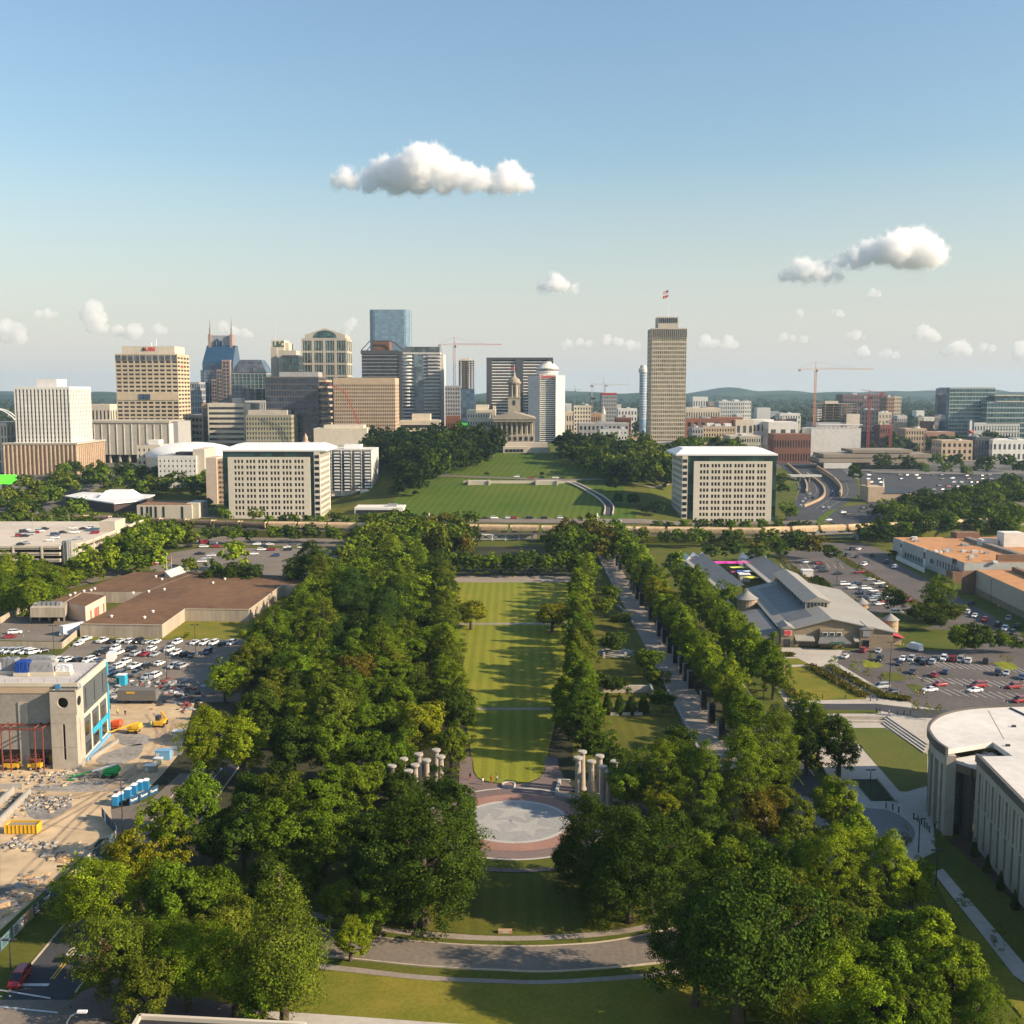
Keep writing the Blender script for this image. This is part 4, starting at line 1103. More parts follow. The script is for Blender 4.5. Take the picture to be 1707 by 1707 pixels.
def eared_tower():
 Y = 1500
 t = thing('office_tower', 'blue glass tower with a notched top and two pointed spires', 'office tower', (XP(363, Y, 60), Y, terr(-400, Y)))
 X = lambda p, z=90: XP(p, Y, z)
 Z = lambda p: ZP(p, Y)
 MB().box(X(335), X(391), Y, Y + 45, terr(-400, Y), Z(617)).obj('lower_body', GL_BLUE, t)
 b = MB()
 for i in range(9): b.box(X(335 + 7 * i) - 0.3, X(335 + 7 * i) + 0.3, Y - 0.3, Y + 0.2, terr(-400, Y), Z(618))
 for i in range(24): b.box(X(335), X(391), Y - 0.15, Y + 0.1, Z(618 + 5 * i) - 0.3, Z(618 + 5 * i))
 b.obj('mullion', GREY, t)['kind'] = 'stuff'
 z2, z1 = Z(575), Z(605)
 MB().add([(X(338), Y + 1, Z(617)), (X(389), Y + 1, Z(617)), (X(389), Y + 44, Z(617)), (X(338), Y + 44, Z(617)), (X(338), Y + 1, z1), (X(389), Y + 1, z1), (X(341), Y + 18, z2), (X(389), Y + 18, z2), (X(341), Y + 30, z2), (X(389), Y + 30, z2), (X(338), Y + 44, z1), (X(389), Y + 44, z1)],
             [(0, 1, 5, 4), (4, 5, 7, 6), (6, 7, 9, 8), (8, 9, 11, 10), (10, 11, 2, 3), (1, 2, 11, 9, 7, 5), (0, 4, 6, 8, 10, 3)]).obj('sloped_glass_roof', mat_glass('slope_glass', (0.022, 0.062, 0.115), 0.07, 0.15), t)
 MB().box(X(343), X(381), Y + 19, Y + 27, z2 - 2, Z(558)).obj('notch_wall', GREY, t)
 b = MB()
 for k, (px, w) in enumerate(((356, 3), (361, 2.2), (366, 3))): b.lathe(X(px), Y + 18.7, [(w * 0.8, Z(575)), (w * 0.8, Z(568)), (0.1, Z(566))], 10)
 b.obj('emblem', mat('emblem_dark', (0.04, 0.06, 0.10), 0.5, 0), t)
 MB().lathe(X(360), Y + 18, [(0.1, Z(567)), (2.2, Z(564.5)), (0.1, Z(562))], 10).obj('emblem_globe', mat('emblem_blue', (0.06, 0.20, 0.42), 0.5, 0), t)
 for px, tip in ((346, 529), (382, 526)):
  MB().box(X(px - 2.2), X(px + 2.2), Y + 16, Y + 30, Z(620), Z(556)).obj('ear', PINK, t)
  MB().lathe(X(px), Y + 22, [(1.8, Z(557)), (1.5, Z(545)), (0.8, Z(543)), (0.5, Z(534)), (0.12, Z(tip))], 8).obj('spire', GREY, t)
 for a, c, top in ((354, 364, 632), (363, 373, 616), (372, 386, 600)):
  p = MB().box(X(a), X(c), Y - 4, Y + 12, terr(-400, Y), Z(top)).obj('stone_bay', PINK, t)
  b = MB()
  for j in range(int((670 - top) / 6)):
   for q in (0.2, 0.6): b.box(X(a + (c - a) * q), X(a + (c - a) * (q + 0.22)), Y - 4.3, Y - 3.9, Z(top + 7 + 6 * j), Z(top + 3 + 6 * j))
  b.obj('window', GL_DARK, p)['kind'] = 'stuff'
eared_tower()
t, x0, x1, z0, zt = tower('office_tower', 'glass tower with a tapering top beside the spired tower', 386, 445, 622, 1400, 45, 9, 6, 20, GREY, GL_TEAL, 0.12, 0.10, 0.3, 1.0)
b = MB()
za, zb2 = ZP(621, 1400), ZP(600, 1420)
b.add([(x0, 1400, za), (x1, 1400, za), (x1, 1445, za), (x0, 1445, za), (x0 + 9, 1412, zb2), (x1 - 9, 1412, zb2), (x1 - 9, 1435, zb2), (x0 + 9, 1435, zb2)], [(0, 1, 5, 4), (1, 2, 6, 5), (2, 3, 7, 6), (3, 0, 4, 7), (4, 5, 6, 7)]).obj('tapered_top', GL_GREY, t)
b = MB()
for i in range(4): b.box(x0 + 14 + 9 * i, x0 + 19 + 9 * i, 1399.6, 1400.1, ZP(700, 1400), ZP(648, 1400))
b.obj('tall_window', GL_DARK, t)['kind'] = 'stuff'
tower('office_block', 'small blue glass block left of the spired tower', 312, 333, 637, 1450, 30, 5, 4, 10, GREY, GL_BLUE, 0.2, 0.3)
t, x0, x1, z0, zt = tower('office_block', 'cream block with long dark window bands and an arched side bay', 347, 408, 672, 1090, 40, 1, 1, 10, CREAM, GL_DARK, 0.02, 0.52, 0.8, 2.5)
MB().box(x0 - 6.5, x0 - 0.01, 1092, 1128, z0, zt - 0.5).obj('side_bay', BROWN, t)
MB().box(x0 - 5.3, x0 - 1.2, 1091.6, 1092.2, z0, zt - 5).obj('bay_glazing', GL_DARK, t)
rooms(t, x0 + 22, x0 + 31, 1100, 1115, zt, zt + 5, CREAM); rooms(t, x1, x1 + 5.5, 1092, 1130, z0, zt - 0.4, CREAM, 'side_wing')
tower('office_block', 'dark grey block with pale window bands behind the banded cream block', 314, 338, 692, 1130, 30, 4, 3, 6, GREY, GL_DARK, 0.2, 0.5)
t, x0, x1, z0, zt = tower('office_block', 'low greenish gridded block beside the banded cream block', 410, 486, 692, 1050, 35, 16, 8, 9, wallm('olive', (0.33, 0.30, 0.20)), GL_GREY, 0.35, 0.4)
rooms(t, x0, x1 - 6, 1060, 1080, zt, zt + 4.5, STONE)
tower('office_block', 'pale ribbed block above the greenish gridded block', 408, 443, 668, 1200, 30, 12, 6, 6, PALE, GL_DARK, 0.5, 0.1)
t, x0, x1, z0, zt = slabbox('office_tower', 'narrow cream tower with dark green letters near its top', 'office tower', 455.5, 477, 567, 1300, 32, CREAM)
lettering('L&C', 9.0, mat('green_lettering', (0.03, 0.08, 0.03), 0.5, 0), t, (1.5, -0.3, ZP(574, 1300) - t.location.z), (math.pi / 2, 0, 0), bold=0.25, sx=0.8)
MB().box(x0 - 0.4, x0 + 7, 1299, 1300, z0, zt - 8).obj('shaft', STONE, t)
rooms(t, x1, x1 + 4.5, 1304, 1330, z0, zt - 3, CREAM, 'side_wing')
MB().tube((x0 + 3, 1310, zt), (x0 + 3, 1310, ZP(526, 1310)), 0.35, 0.1).obj('mast', STEEL, t)
t, x0, x1, z0, zt = tower('office_block', 'dark teal glass block stepped in front of the narrow cream tower', 472, 499, 592, 1270, 30, 5, 5, 14, DGREY, GL_TEAL, 0.06, 0.2)
rooms(t, x0 - 4, x1 - 3, 1272, 1296, zt - 10, ZP(584, 1270), STONE)
t, x0, x1, z0, zt = tower('office_tower', 'stone and teal glass tower with a shallow gabled top', 504, 579, 564, 1320, 45, 4, 3, 9, STONE, GL_TEAL, 0.22, 0.16, 0.8, 1.5)
b = MB()
for i in range(17): b.box(x0 + (x1 - x0) * i / 16 - 0.15, x0 + (x1 - x0) * i / 16 + 0.15, 1320.3, 1320.7, z0, zt - 2)
b.obj('mullion', STONE, t)['kind'] = 'stuff'
gx0, gx1, zg = XP(509, 1320, 100), XP(576, 1320, 100), ZP(547, 1320)
za = ZP(558, 1320)
xm = (gx0 + gx1) / 2
b = MB()
b.add([(gx0, 1322, zt), (gx1, 1322, zt), (gx1, 1322, za), (xm, 1322, zg), (gx0, 1322, za), (gx0, 1362, zt), (gx1, 1362, zt), (gx1, 1362, za), (xm, 1362, zg), (gx0, 1362, za)], [(0, 1, 2, 3, 4), (9, 8, 7, 6, 5), (4, 3, 8, 9), (3, 2, 7, 8), (1, 6, 7, 2), (5, 0, 4, 9)]).obj('gable', STONE, t)
b = MB()
vs = [(xm + 14 * math.cos(a), 1321.7, zt + 0.8 + 8.6 * math.sin(a)) for a in [math.pi * i / 14 for i in range(15)]]
b.add(vs, [tuple(range(15))]).obj('arched_window', GL_TEAL, t)
t, x0, x1, z0, zt = tower('office_block', 'wide dark blue glass office block with thin pale floor lines', 443, 532, 628, 1080, 42, 20, 8, 13, wallm('floorline', (0.105, 0.095, 0.09)), mat_glass('navy_glass', (0.022, 0.036, 0.066), 0.1, 0.7), 0.05, 0.20, 0.4, 1.2)
rooms(t, x0 + 12, x1 - 2, 1090, 1115, zt, ZP(620, 1090), GREY)
b = MB()
for j in range(13): b.box(x1 - 2, x1 + 7, 1083, 1118, zt - 3 - (zt - z0) / 13 * j - 2.0, zt - 3 - (zt - z0) / 13 * j)
b.obj('balcony_bands', TAN, t)['kind'] = 'stuff'
MB().box(x1 - 1, x1 + 5, 1085, 1117, z0, zt - 3).obj('end_bay', GL_DARK, t)
t, x0, x1, z0, zt = tower('office_block', 'broad tan office block with a fine regular grid of windows', 557, 659, 630, 1050, 36, 34, 7, 18, TAN, GL_DARK, 0.42, 0.42, 0.5, 5.5)
t, x0, x1, z0, zt = tower('office_tower', 'dark tower with pale floor bands and a brown gabled crown', 603, 666, 586, 1250, 45, 1, 1, 26, GREY, GL_DARK, 0.0, 0.16, 0.5, 0.5)
DK = DGREY
MB().box(x1 - 0.3, x1 + 5, 1249.5, 1296, z0, zt).obj('dark_flank', DK, t)
MB().box(x0 - 0.4, x1 + 0.2, 1249.4, 1296, ZP(590, 1250), ZP(584, 1250)).obj('dark_top_band', DK, t)
xa, xb, zb2, za = XP(617, 1250, 110), XP(653, 1250, 110), ZP(584, 1250), ZP(568, 1250)
b = MB()
for yy in (1252, 1290):
 b.tube((x0, yy, zb2), (xa, yy, za), 0.6); b.tube((x1 + 4, yy, zb2), (xb, yy, za), 0.6); b.tube((xa, yy, za), (xb, yy, za), 0.6)
b.tube((x0, 1252, zb2), (x0, 1290, zb2), 0.5); b.tube((x1 + 4, 1252, zb2), (x1 + 4, 1290, zb2), 0.5)
b.obj('crown_frame', DK, t)
MB().prism([(xa + 3, 1255), (xb - 3, 1255), (xb - 3, 1285), (xa + 3, 1285)], zb2, za - 0.5).obj('crown_plant_room', wallm('rust', (0.16, 0.085, 0.06)), t)
b = MB()
Y = 1400
t = thing('office_tower', 'tallest pale blue glass tower with rounded corners', 'office tower', (XP(650, Y, 90), Y, terr(-150, Y)))
x0, x1, zt = XP(617, Y, 100), XP(683, Y, 100), ZP(516, Y)
pts = []
n = 12
hw, hd, rr = (x1 - x0) / 2, 20, 7
xm = (x0 + x1) / 2
for cx, cy, a0 in ((hw - rr, -hd + rr, -90), (hw - rr, hd - rr, 0), (-hw + rr, hd - rr, 90), (-hw + rr, -hd + rr, 180)):
 for k in range(6):
  a = R(a0 + 18 * k)
  pts.append((xm + cx + rr * math.cos(a), Y + 20 + cy + rr * math.sin(a)))
MB().prism(pts, terr(-150, Y), zt, bottom=False).obj('glazing', GL_PALE, t)
b = MB()
for p in pts[:: 1]: b.cbox(p[0], p[1], terr(-150, Y), 0.4, 0.4, zt - terr(-150, Y))
for k in range(1, 18):
 x = x0 + rr + (x1 - x0 - 2 * rr) * k / 18
 b.box(x - 0.12, x + 0.12, Y - 0.2, Y + 0.1, terr(-150, Y), zt - 0.1)
for j in range(40):
 z = zt - 4 * j
 q = [(xm + (p[0] - xm) * 1.003, Y + 20 + (p[1] - Y - 20) * 1.006) for p in pts]
 b.prism(q, z - 0.35, z)
b.obj('mullion', mat('mullion_blue', (0.16, 0.21, 0.25), 0.5, 0.1), t)['kind'] = 'stuff'
t, x0, x1, z0, zt = tower('apartment_tower', 'pale grey banded apartment tower with a glass strip down its front', 672, 734, 588, 1180, 42, 1, 1, 26, PALE, GL_GREY, 0.0, 0.5, 0.6, 0.6)
MB().box(x0 + 12, x0 + 22, 1179.3, 1180.5, z0, zt - 2).obj('glass_strip', mat_glass('strip_glass', (0.12, 0.16, 0.18), 0.1, 0.4), t)
MB().box(x0 + 2, x1 - 0.5, 1181, 1221, zt, ZP(578, 1181)).obj('top_storey', GL_GREY, t)
MB().box(x1 - 0.4, x1 + 3.4, 1184, 1222, z0, zt - 1).obj('side_wall', PALE, t)
b = MB()
for j in range(26): b.lathe(x0 + 4.5, 1181, [(5.6, zt - 3 - (zt - z0) / 26 * j), (5.6, zt - 4.6 - (zt - z0) / 26 * j)], 8, 0, math.pi, 2 * math.pi)
for j in range(26): b.box(x0 + 27, x1 - 1.5, 1178, 1181, zt - 4.6 - (zt - z0) / 26 * j, zt - 3 - (zt - z0) / 26 * j)
b.obj('balcony_bands', PALE, t)['kind'] = 'stuff'
tower('apartment_block', 'slim grey block beside the unfinished blue tower', 742, 767, 643, 1150, 30, 6, 4, 14, GREY, GL_GREY, 0.35, 0.4)
tower('brick_block', 'small red brick block at the foot of the slim grey block', 743, 767, 697, 1100, 20, 8, 4, 3, BRICK, GL_DARK, 0.5, 0.5, zb=12)
def unfinished(label, px0, px1, pyt, pym, Y, dep, nz, glass, crane=None):
 x0, x1, zt, zm = XP(px0, Y, 80), XP(px1, Y, 80), ZP(pyt, Y), ZP(pym, Y)
 z0 = terr(x0, Y) - 1
 t = thing('unfinished_tower', label, 'building', ((x0 + x1) / 2, Y, z0))
 MB().box(x0, x1, Y, Y + dep, z0, zm).obj('glazing', glass, t)
 b = MB()
 for j in range(nz + 1): b.box(x0, x1, Y, Y + dep, zm + (zt - zm) * j / nz - 0.35, zm + (zt - zm) * j / nz)
 for i in range(6):
  for yy in (Y + 1, Y + dep / 2, Y + dep - 1): b.box(x0 + 0.6 + (x1 - x0 - 1.8) * i / 5, x0 + 1.2 + (x1 - x0 - 1.8) * i / 5, yy - 0.3, yy + 0.3, zm, zt)
 b.obj('floor_frame', UNFIN, t)['kind'] = 'stuff'
 MB().box(x0 + (x1 - x0) * 0.3, x0 + (x1 - x0) * 0.62, Y + dep * 0.4, Y + dep * 0.7, z0, zt + 3).obj('core', CORE, t)
 return t, x0, x1, z0, zt
t, x0, x1, z0, zt = unfinished('unfinished slim tower with open floors above blue glass', 764, 790, 601, 648, 1160, 28, 12, GL_BLUE)
MB().box(x0, x1, 1159.4, 1160.0, ZP(709, 1160), ZP(705, 1160)).obj('green_sheet', mat('green_sheeting', (0.05, 0.6, 0.06), 0.6, 0.05), t)
rooms(t, x0 + 2, x1 - 4, 1163, 1180, zt, zt + 2.2, CORE)
t, x0, x1, z0, zt = tower('office_block', 'low cream stepped block above the hillside trees', 666, 734, 702, 1090, 30, 1, 1, 3, CREAM, GL_DARK, 0.05, 0.6, 0.5, 1.5)
rooms(t, x0 + 12, x0 + 30, 1095, 1112, zt, ZP(690, 1095), CREAM)
t, x0, x1, z0, zt = tower('office_tower', 'black and white banded tower behind the capitol', 811, 921, 602, 1270, 50, 1, 1, 27, WHITE, mat_glass('black_glass', (0.012, 0.012, 0.014), 0.1, 0.3), 0.0, 0.42, 0.6, 0.6)
for a, c in ((811, 820), (859, 872), (913, 922)): MB().box(XP(a, 1270, 90), XP(c, 1270, 90), 1268.5, 1272, z0, zt + 3).obj('dark_pier', DGREY, t)
MB().box(x0, x1, 1268.8, 1320, ZP(600, 1270), ZP(596, 1270)).obj('dark_top_band', DGREY, t)
def hotel():
 Y = 1180
 X = lambda p: XP(p, Y, 70)
 Z = lambda p: ZP(p, Y)
 z0 = terr(X(912), Y) - 1
 t = thing('hotel_tower', 'white hotel with a round restaurant on top and red letters', 'hotel', (X(912), Y, z0))
 MB().box(X(900), X(925), Y, Y + 30, z0, Z(625)).obj('glazing', GL_DARK, t)
 b = MB()
 for j in range(32): b.box(X(899.5), X(925.5), Y - 0.8, Y + 28, Z(632 + 3.45 * j), Z(630.2 + 3.45 * j))
 b.box(X(899.5), X(925.5), Y - 0.8, Y + 28, Z(631), Z(624))
 b.obj('balcony_bands', WHITE, t)['kind'] = 'stuff'
 for a, c, d in ((881, 899, 1), (926, 942, 2)): MB().prism([(X(a), Y + (3 if d == 1 else -4)), (X(c), Y - (4 if d == 1 else -3)), (X(c), Y + 30), (X(a), Y + 30)], z0, Z(626)).obj('side_wing', wallm('hotel', (0.56, 0.55, 0.53)), t)
 cx = X(913)
 MB().lathe(cx, Y + 14, [(11.5, Z(625)), (11.5, Z(620)), (12, Z(620)), (12, Z(613)), (0.1, Z(613))], 24).obj('restaurant_drum', WHITE, t, smooth=False)
 MB().lathe(cx, Y + 14, [(11.9, Z(619)), (12.1, Z(616.5)), (11.9, Z(614.5))], 24).obj('ring_window', GL_DARK, t)
 MB().lathe(cx, Y + 14, [(12.4, Z(613.5)), (7.5, Z(606)), (4.5, Z(605.6)), (4, Z(602.5)), (0.1, Z(602))], 24).obj('dome_roof', WHITE, t)
 lettering('Sheraton', 4.6, RED_L, t, (0.2, -1.2, Z(627.6) - z0), (math.pi / 2, 0, 0), bold=0.09, sx=0.85)
hotel()
def capitol():
 Y = 985
 X = lambda p, z=40: XP(p, Y, z)
 Z = lambda p: ZP(p, Y)
 CAP = mat('capitol_stone', (0.33, 0.285, 0.22), 0.85, 0.14, 0.3, scale2=0.06)
 zg = Z(746)
 cx = X(857)
 t = thing('capitol', 'stone capitol with a columned portico and tall lantern tower', 'capitol', (cx, Y, zg - 3))
 zs, zc0, zc1, ze, zp = Z(736), Z(725.5), Z(703), Z(697.5), Z(687)
 MB().box(X(822), X(892), Y + 8, Y + 80, zg - 4, ze).obj('wall', CAP, t)
 MB().box(X(824), X(890), Y, Y + 8, zg - 3, zc0).obj('ground_storey', CAP, t)
 b = MB()
 for i in range(7): MB().box(X(829 + 9.2 * i), X(833.5 + 9.2 * i), Y - 0.3, Y + 0.2, Z(734.5), Z(728)).obj('window', GL_DARK, t)
 for i in range(8):
  x = X(827.5 + 8.45 * i)
  MB().lathe(x, Y + 2.6, [(1.0, zc0), (1.0, zc0 + 0.5), (0.82, zc0 + 0.6), (0.68, zc1 - 0.9), (1.0, zc1 - 0.2), (1.0, zc1)], 10).obj('column', CAP, t)
 for i in range(7): MB().box(X(829.5 + 8.45 * i + 1.2), X(833 + 8.45 * i + 0.2), Y + 7.7, Y + 8.1, Z(723), Z(708)).obj('window', GL_DARK, t)
 MB().box(X(821.5), X(892.5), Y - 0.3, Y + 9, zc1, ze - 0.8).obj('entablature', CAP, t)
 MB().box(X(820), X(894), Y - 1.0, Y + 80.5, ze - 0.8, ze).obj('cornice', CAP, t)
 x0, x1 = X(820), X(894)
 xm = (x0 + x1) / 2
 MB().add([(x0, Y - 0.8, ze), (x1, Y - 0.8, ze), (xm, Y - 0.8, zp), (x0, Y + 80, ze), (x1, Y + 80, ze), (xm, Y + 80, zp)], [(0, 1, 2), (5, 4, 3), (0, 2, 5, 3), (2, 1, 4, 5)]).obj('pediment_roof', CAP, t)
 tx = X(857.3)
 s = lambda p: (X(857.3 + p) - tx)
 MB().box(tx - s(10.6), tx + s(10.6), Y + 30, Y + 46, ze, Z(664)).obj('tower_base', CAP, t)
 MB().box(tx - s(11.5), tx + s(11.5), Y + 29.5, Y + 46.5, Z(664), Z(662.5)).obj('tower_cornice', CAP, t)
 MB().box(tx - 1.1, tx + 1.1, Y + 29.7, Y + 30.1, Z(676), Z(668)).obj('window', GL_DARK, t)
 MB().lathe(tx, Y + 38, [(4.3, Z(662.5)), (4.3, Z(637))], 12).obj('lantern_core', CAP, t)
 for i in range(8):
  a = R(22.5 + 45 * i)
  MB().lathe(tx + 5.2 * math.cos(a), Y + 38 + 5.2 * math.sin(a), [(0.6, Z(662.5)), (0.5, Z(639))], 8).obj('lantern_column', CAP, t)
 for i in range(4):
  a = R(-90 + 90 * i)
  MB().cbox(tx + 4.3 * math.cos(a), Y + 38 + 4.3 * math.sin(a), Z(658), 1.3, 1.3, Z(643) - Z(658), a).obj('lantern_window', GL_DARK, t)
 MB().lathe(tx, Y + 38, [(6.3, Z(639)), (6.5, Z(636)), (5.4, Z(635.6)), (5.0, Z(631.5)), (2.6, Z(629)), (1.4, Z(626)), (1.0, Z(622)), (0.2, Z(617))], 14).obj('cupola', CAP, t)
 MB().tube((tx, Y + 38, Z(618)), (tx, Y + 38, Z(606)), 0.15).obj('flagpole', WHITEM, t)
 f = MB().box(tx - 3.0, tx, Y + 37.9, Y + 38.05, Z(614.5), Z(610.5)).obj('flag', mat('flag_red', (0.5, 0.04, 0.04), 0.8, 0), t)
 tt = thing('terrace', 'pale stone terrace with a dark arcade below the capitol', 'terrace', (cx, Y - 14, zg - 6))
 MB().box(X(842), X(912), Y - 10, Y - 0.5, zg - 5, Z(737)).obj('upper_wall', LIME, tt)
 MB().box(X(839), X(879), Y - 22, Y - 10.01, zg - 8, Z(743)).obj('lower_wall', LIME, tt)
 for i in range(5): MB().box(X(843 + 6 * i), X(848 + 6 * i), Y - 22.3, Y - 21.9, Z(751) , Z(746.5)).obj('arch_opening', GL_DARK, tt)
 MB().box(X(879), X(916), Y - 20, Y - 19, zg - 8, Z(744)).obj('parapet', LIME, tt)
capitol()
t, x0, x1, z0, zt = tower('office_block', 'cream stone office with small windows beside the capitol', 779, 826, 684, 1040, 40, 11, 9, 5, CREAM, GL_DARK, 0.62, 0.6, 0.4, 1.8)
rooms(t, x0 + 8, x0 + 20, 1050, 1070, zt, zt + 5, CREAM); rooms(t, x0 + 24, x1, 1050, 1070, zt, zt + 4, CREAM)
t, x0, x1, z0, zt = tower('office_tower', 'tall slim tower with amber windows and two flags on its roof', 1086, 1143.5, 547, 1190, 40, 18, 12, 27, wallm('warm_grey', (0.50, 0.43, 0.33)), GL_AMBER, 0.30, 0.34, 0.5, 1.0)
b = MB().box(x0 + 0.2, x1 - 0.2, 1189.7, 1230.3, ZP(562, 1190), ZP(549, 1190)); b.obj('louvre_storey', mat_glass('louvre_dark', (0.035, 0.028, 0.03), 0.4, 0.6), t)
b = MB()
for i in range(19): b.box(x0 + (x1 - x0) * i / 18 - 0.28, x0 + (x1 - x0) * i / 18 + 0.28, 1189.2, 1189.8, ZP(563, 1190), ZP(548, 1190))
b.obj('louvre_fin', STONE, t)['kind'] = 'stuff'
px0, px1 = XP(1097, 1195, 120), XP(1130, 1195, 120)
pz = ZP(528, 1197)
MB().box(px0, px1, 1197, 1222, zt, pz).obj('penthouse', STONE, t)
b = MB()
for i in range(10): b.box(px0 + 1.5 + (px1 - px0 - 3) * i / 9 - 0.5, px0 + 1.5 + (px1 - px0 - 3) * i / 9 + 0.5, 1196.6, 1197.1, ZP(538, 1197), ZP(530, 1197))
b.obj('penthouse_window', GL_DARK, t)['kind'] = 'stuff'
MB().tube((px0 + 12, 1208, pz), (px0 + 12, 1208, ZP(482, 1208)), 0.25, 0.12).obj('flagpole', WHITEM, t)
MB().tube((px1 - 1, 1208, pz), (px1 - 1, 1208, pz + 6), 0.15).obj('mast', WHITEM, t)
fp = px0 + 12
for zz, mm, nm in ((488.5, None, 'us'), (495.5, None, 'state')):
 z1 = ZP(zz - 5 if nm == 'us' else zz - 4.5, 1208); zl = ZP(zz, 1208)
 f = thing('flag', 'striped flag with a blue canton on the rooftop pole' if nm == 'us' else 'red flag below the striped one on the rooftop pole', 'flag', (fp, 1208, zl), 'flags on the tall slim tower')
 w = 6.0
 sk = 1.8
 if nm == 'us':
  for i in range(7):
   a, c = zl + (z1 - zl) * i / 7, zl + (z1 - zl) * (i + 1) / 7
   MB().add([(fp - w, 1208, a - sk), (fp, 1208, a), (fp, 1208, c), (fp - w, 1208, c - sk)], [(0, 1, 2, 3)]).obj('stripe', mat('flag_red', (0.5, 0.04, 0.04), 0.8, 0) if i % 2 == 0 else WHITEM, f)
  MB().add([(fp - w * 0.45, 1207.95, zl + (z1 - zl) * 0.45 - sk * 0.45), (fp, 1207.95, zl + (z1 - zl) * 0.45), (fp, 1207.95, z1), (fp - w * 0.45, 1207.95, z1 - sk * 0.45)], [(0, 1, 2, 3)]).obj('canton', mat('flag_blue', (0.03, 0.04, 0.18), 0.8, 0), f)
 else:
  MB().add([(fp - w, 1208, zl - sk), (fp, 1208, zl), (fp, 1208, z1), (fp - w, 1208, z1 - sk)], [(0, 1, 2, 3)]).obj('field', mat('flag_red', (0.5, 0.04, 0.04), 0.8, 0), f)
  zc = (zl + z1) / 2
  b = MB()
  for q in range(10): b.tube((fp - w / 2 + 1.6 * math.cos(q * 0.628), 1207.9, zc - 0.9 + 1.6 * math.sin(q * 0.628)), (fp - w / 2 + 1.6 * math.cos((q + 1) * 0.628), 1207.9, zc - 0.9 + 1.6 * math.sin((q + 1) * 0.628)), 0.22, n=4)
  b.obj('ring_emblem', WHITEM, f)
t2, *_ = tower('podium_block', 'low pale block at the foot of the tall slim tower', 1070, 1128, 738, 1150, 30, 8, 5, 2, PALE, GL_DARK, 0.5, 0.5)
t = thing('observation_tower', 'thin round tower with a wide cap beside the tall slim tower', 'tower', (XP(1071, 1350, 70), 1350, terr(160, 1350)))
b = MB(); cx = XP(1071.5, 1350, 70)
MB().lathe(cx, 1350, [(4.4, terr(160, 1350)), (4.4, ZP(622, 1350))], 16).obj('shaft', GL_PALE, t)
b = MB()
for j in range(18): b.lathe(cx, 1350, [(4.6, ZP(625 + 4.3 * j, 1350)), (4.6, ZP(624 + 4.3 * j, 1350))], 16)
b.obj('shaft_band', PALE, t)['kind'] = 'stuff'
MB().lathe(cx, 1350, [(3.5, ZP(622, 1350)), (5.5, ZP(621, 1350)), (5.5, ZP(614.5, 1350)), (4, ZP(614, 1350)), (3.6, ZP(609, 1350)), (0.1, ZP(608.5, 1350))], 16).obj('cap', PALE, t)
WPANEL = mat('precast_panel', (0.58, 0.52, 0.42), 0.8, 0.06, 0.4)
WIN = {}
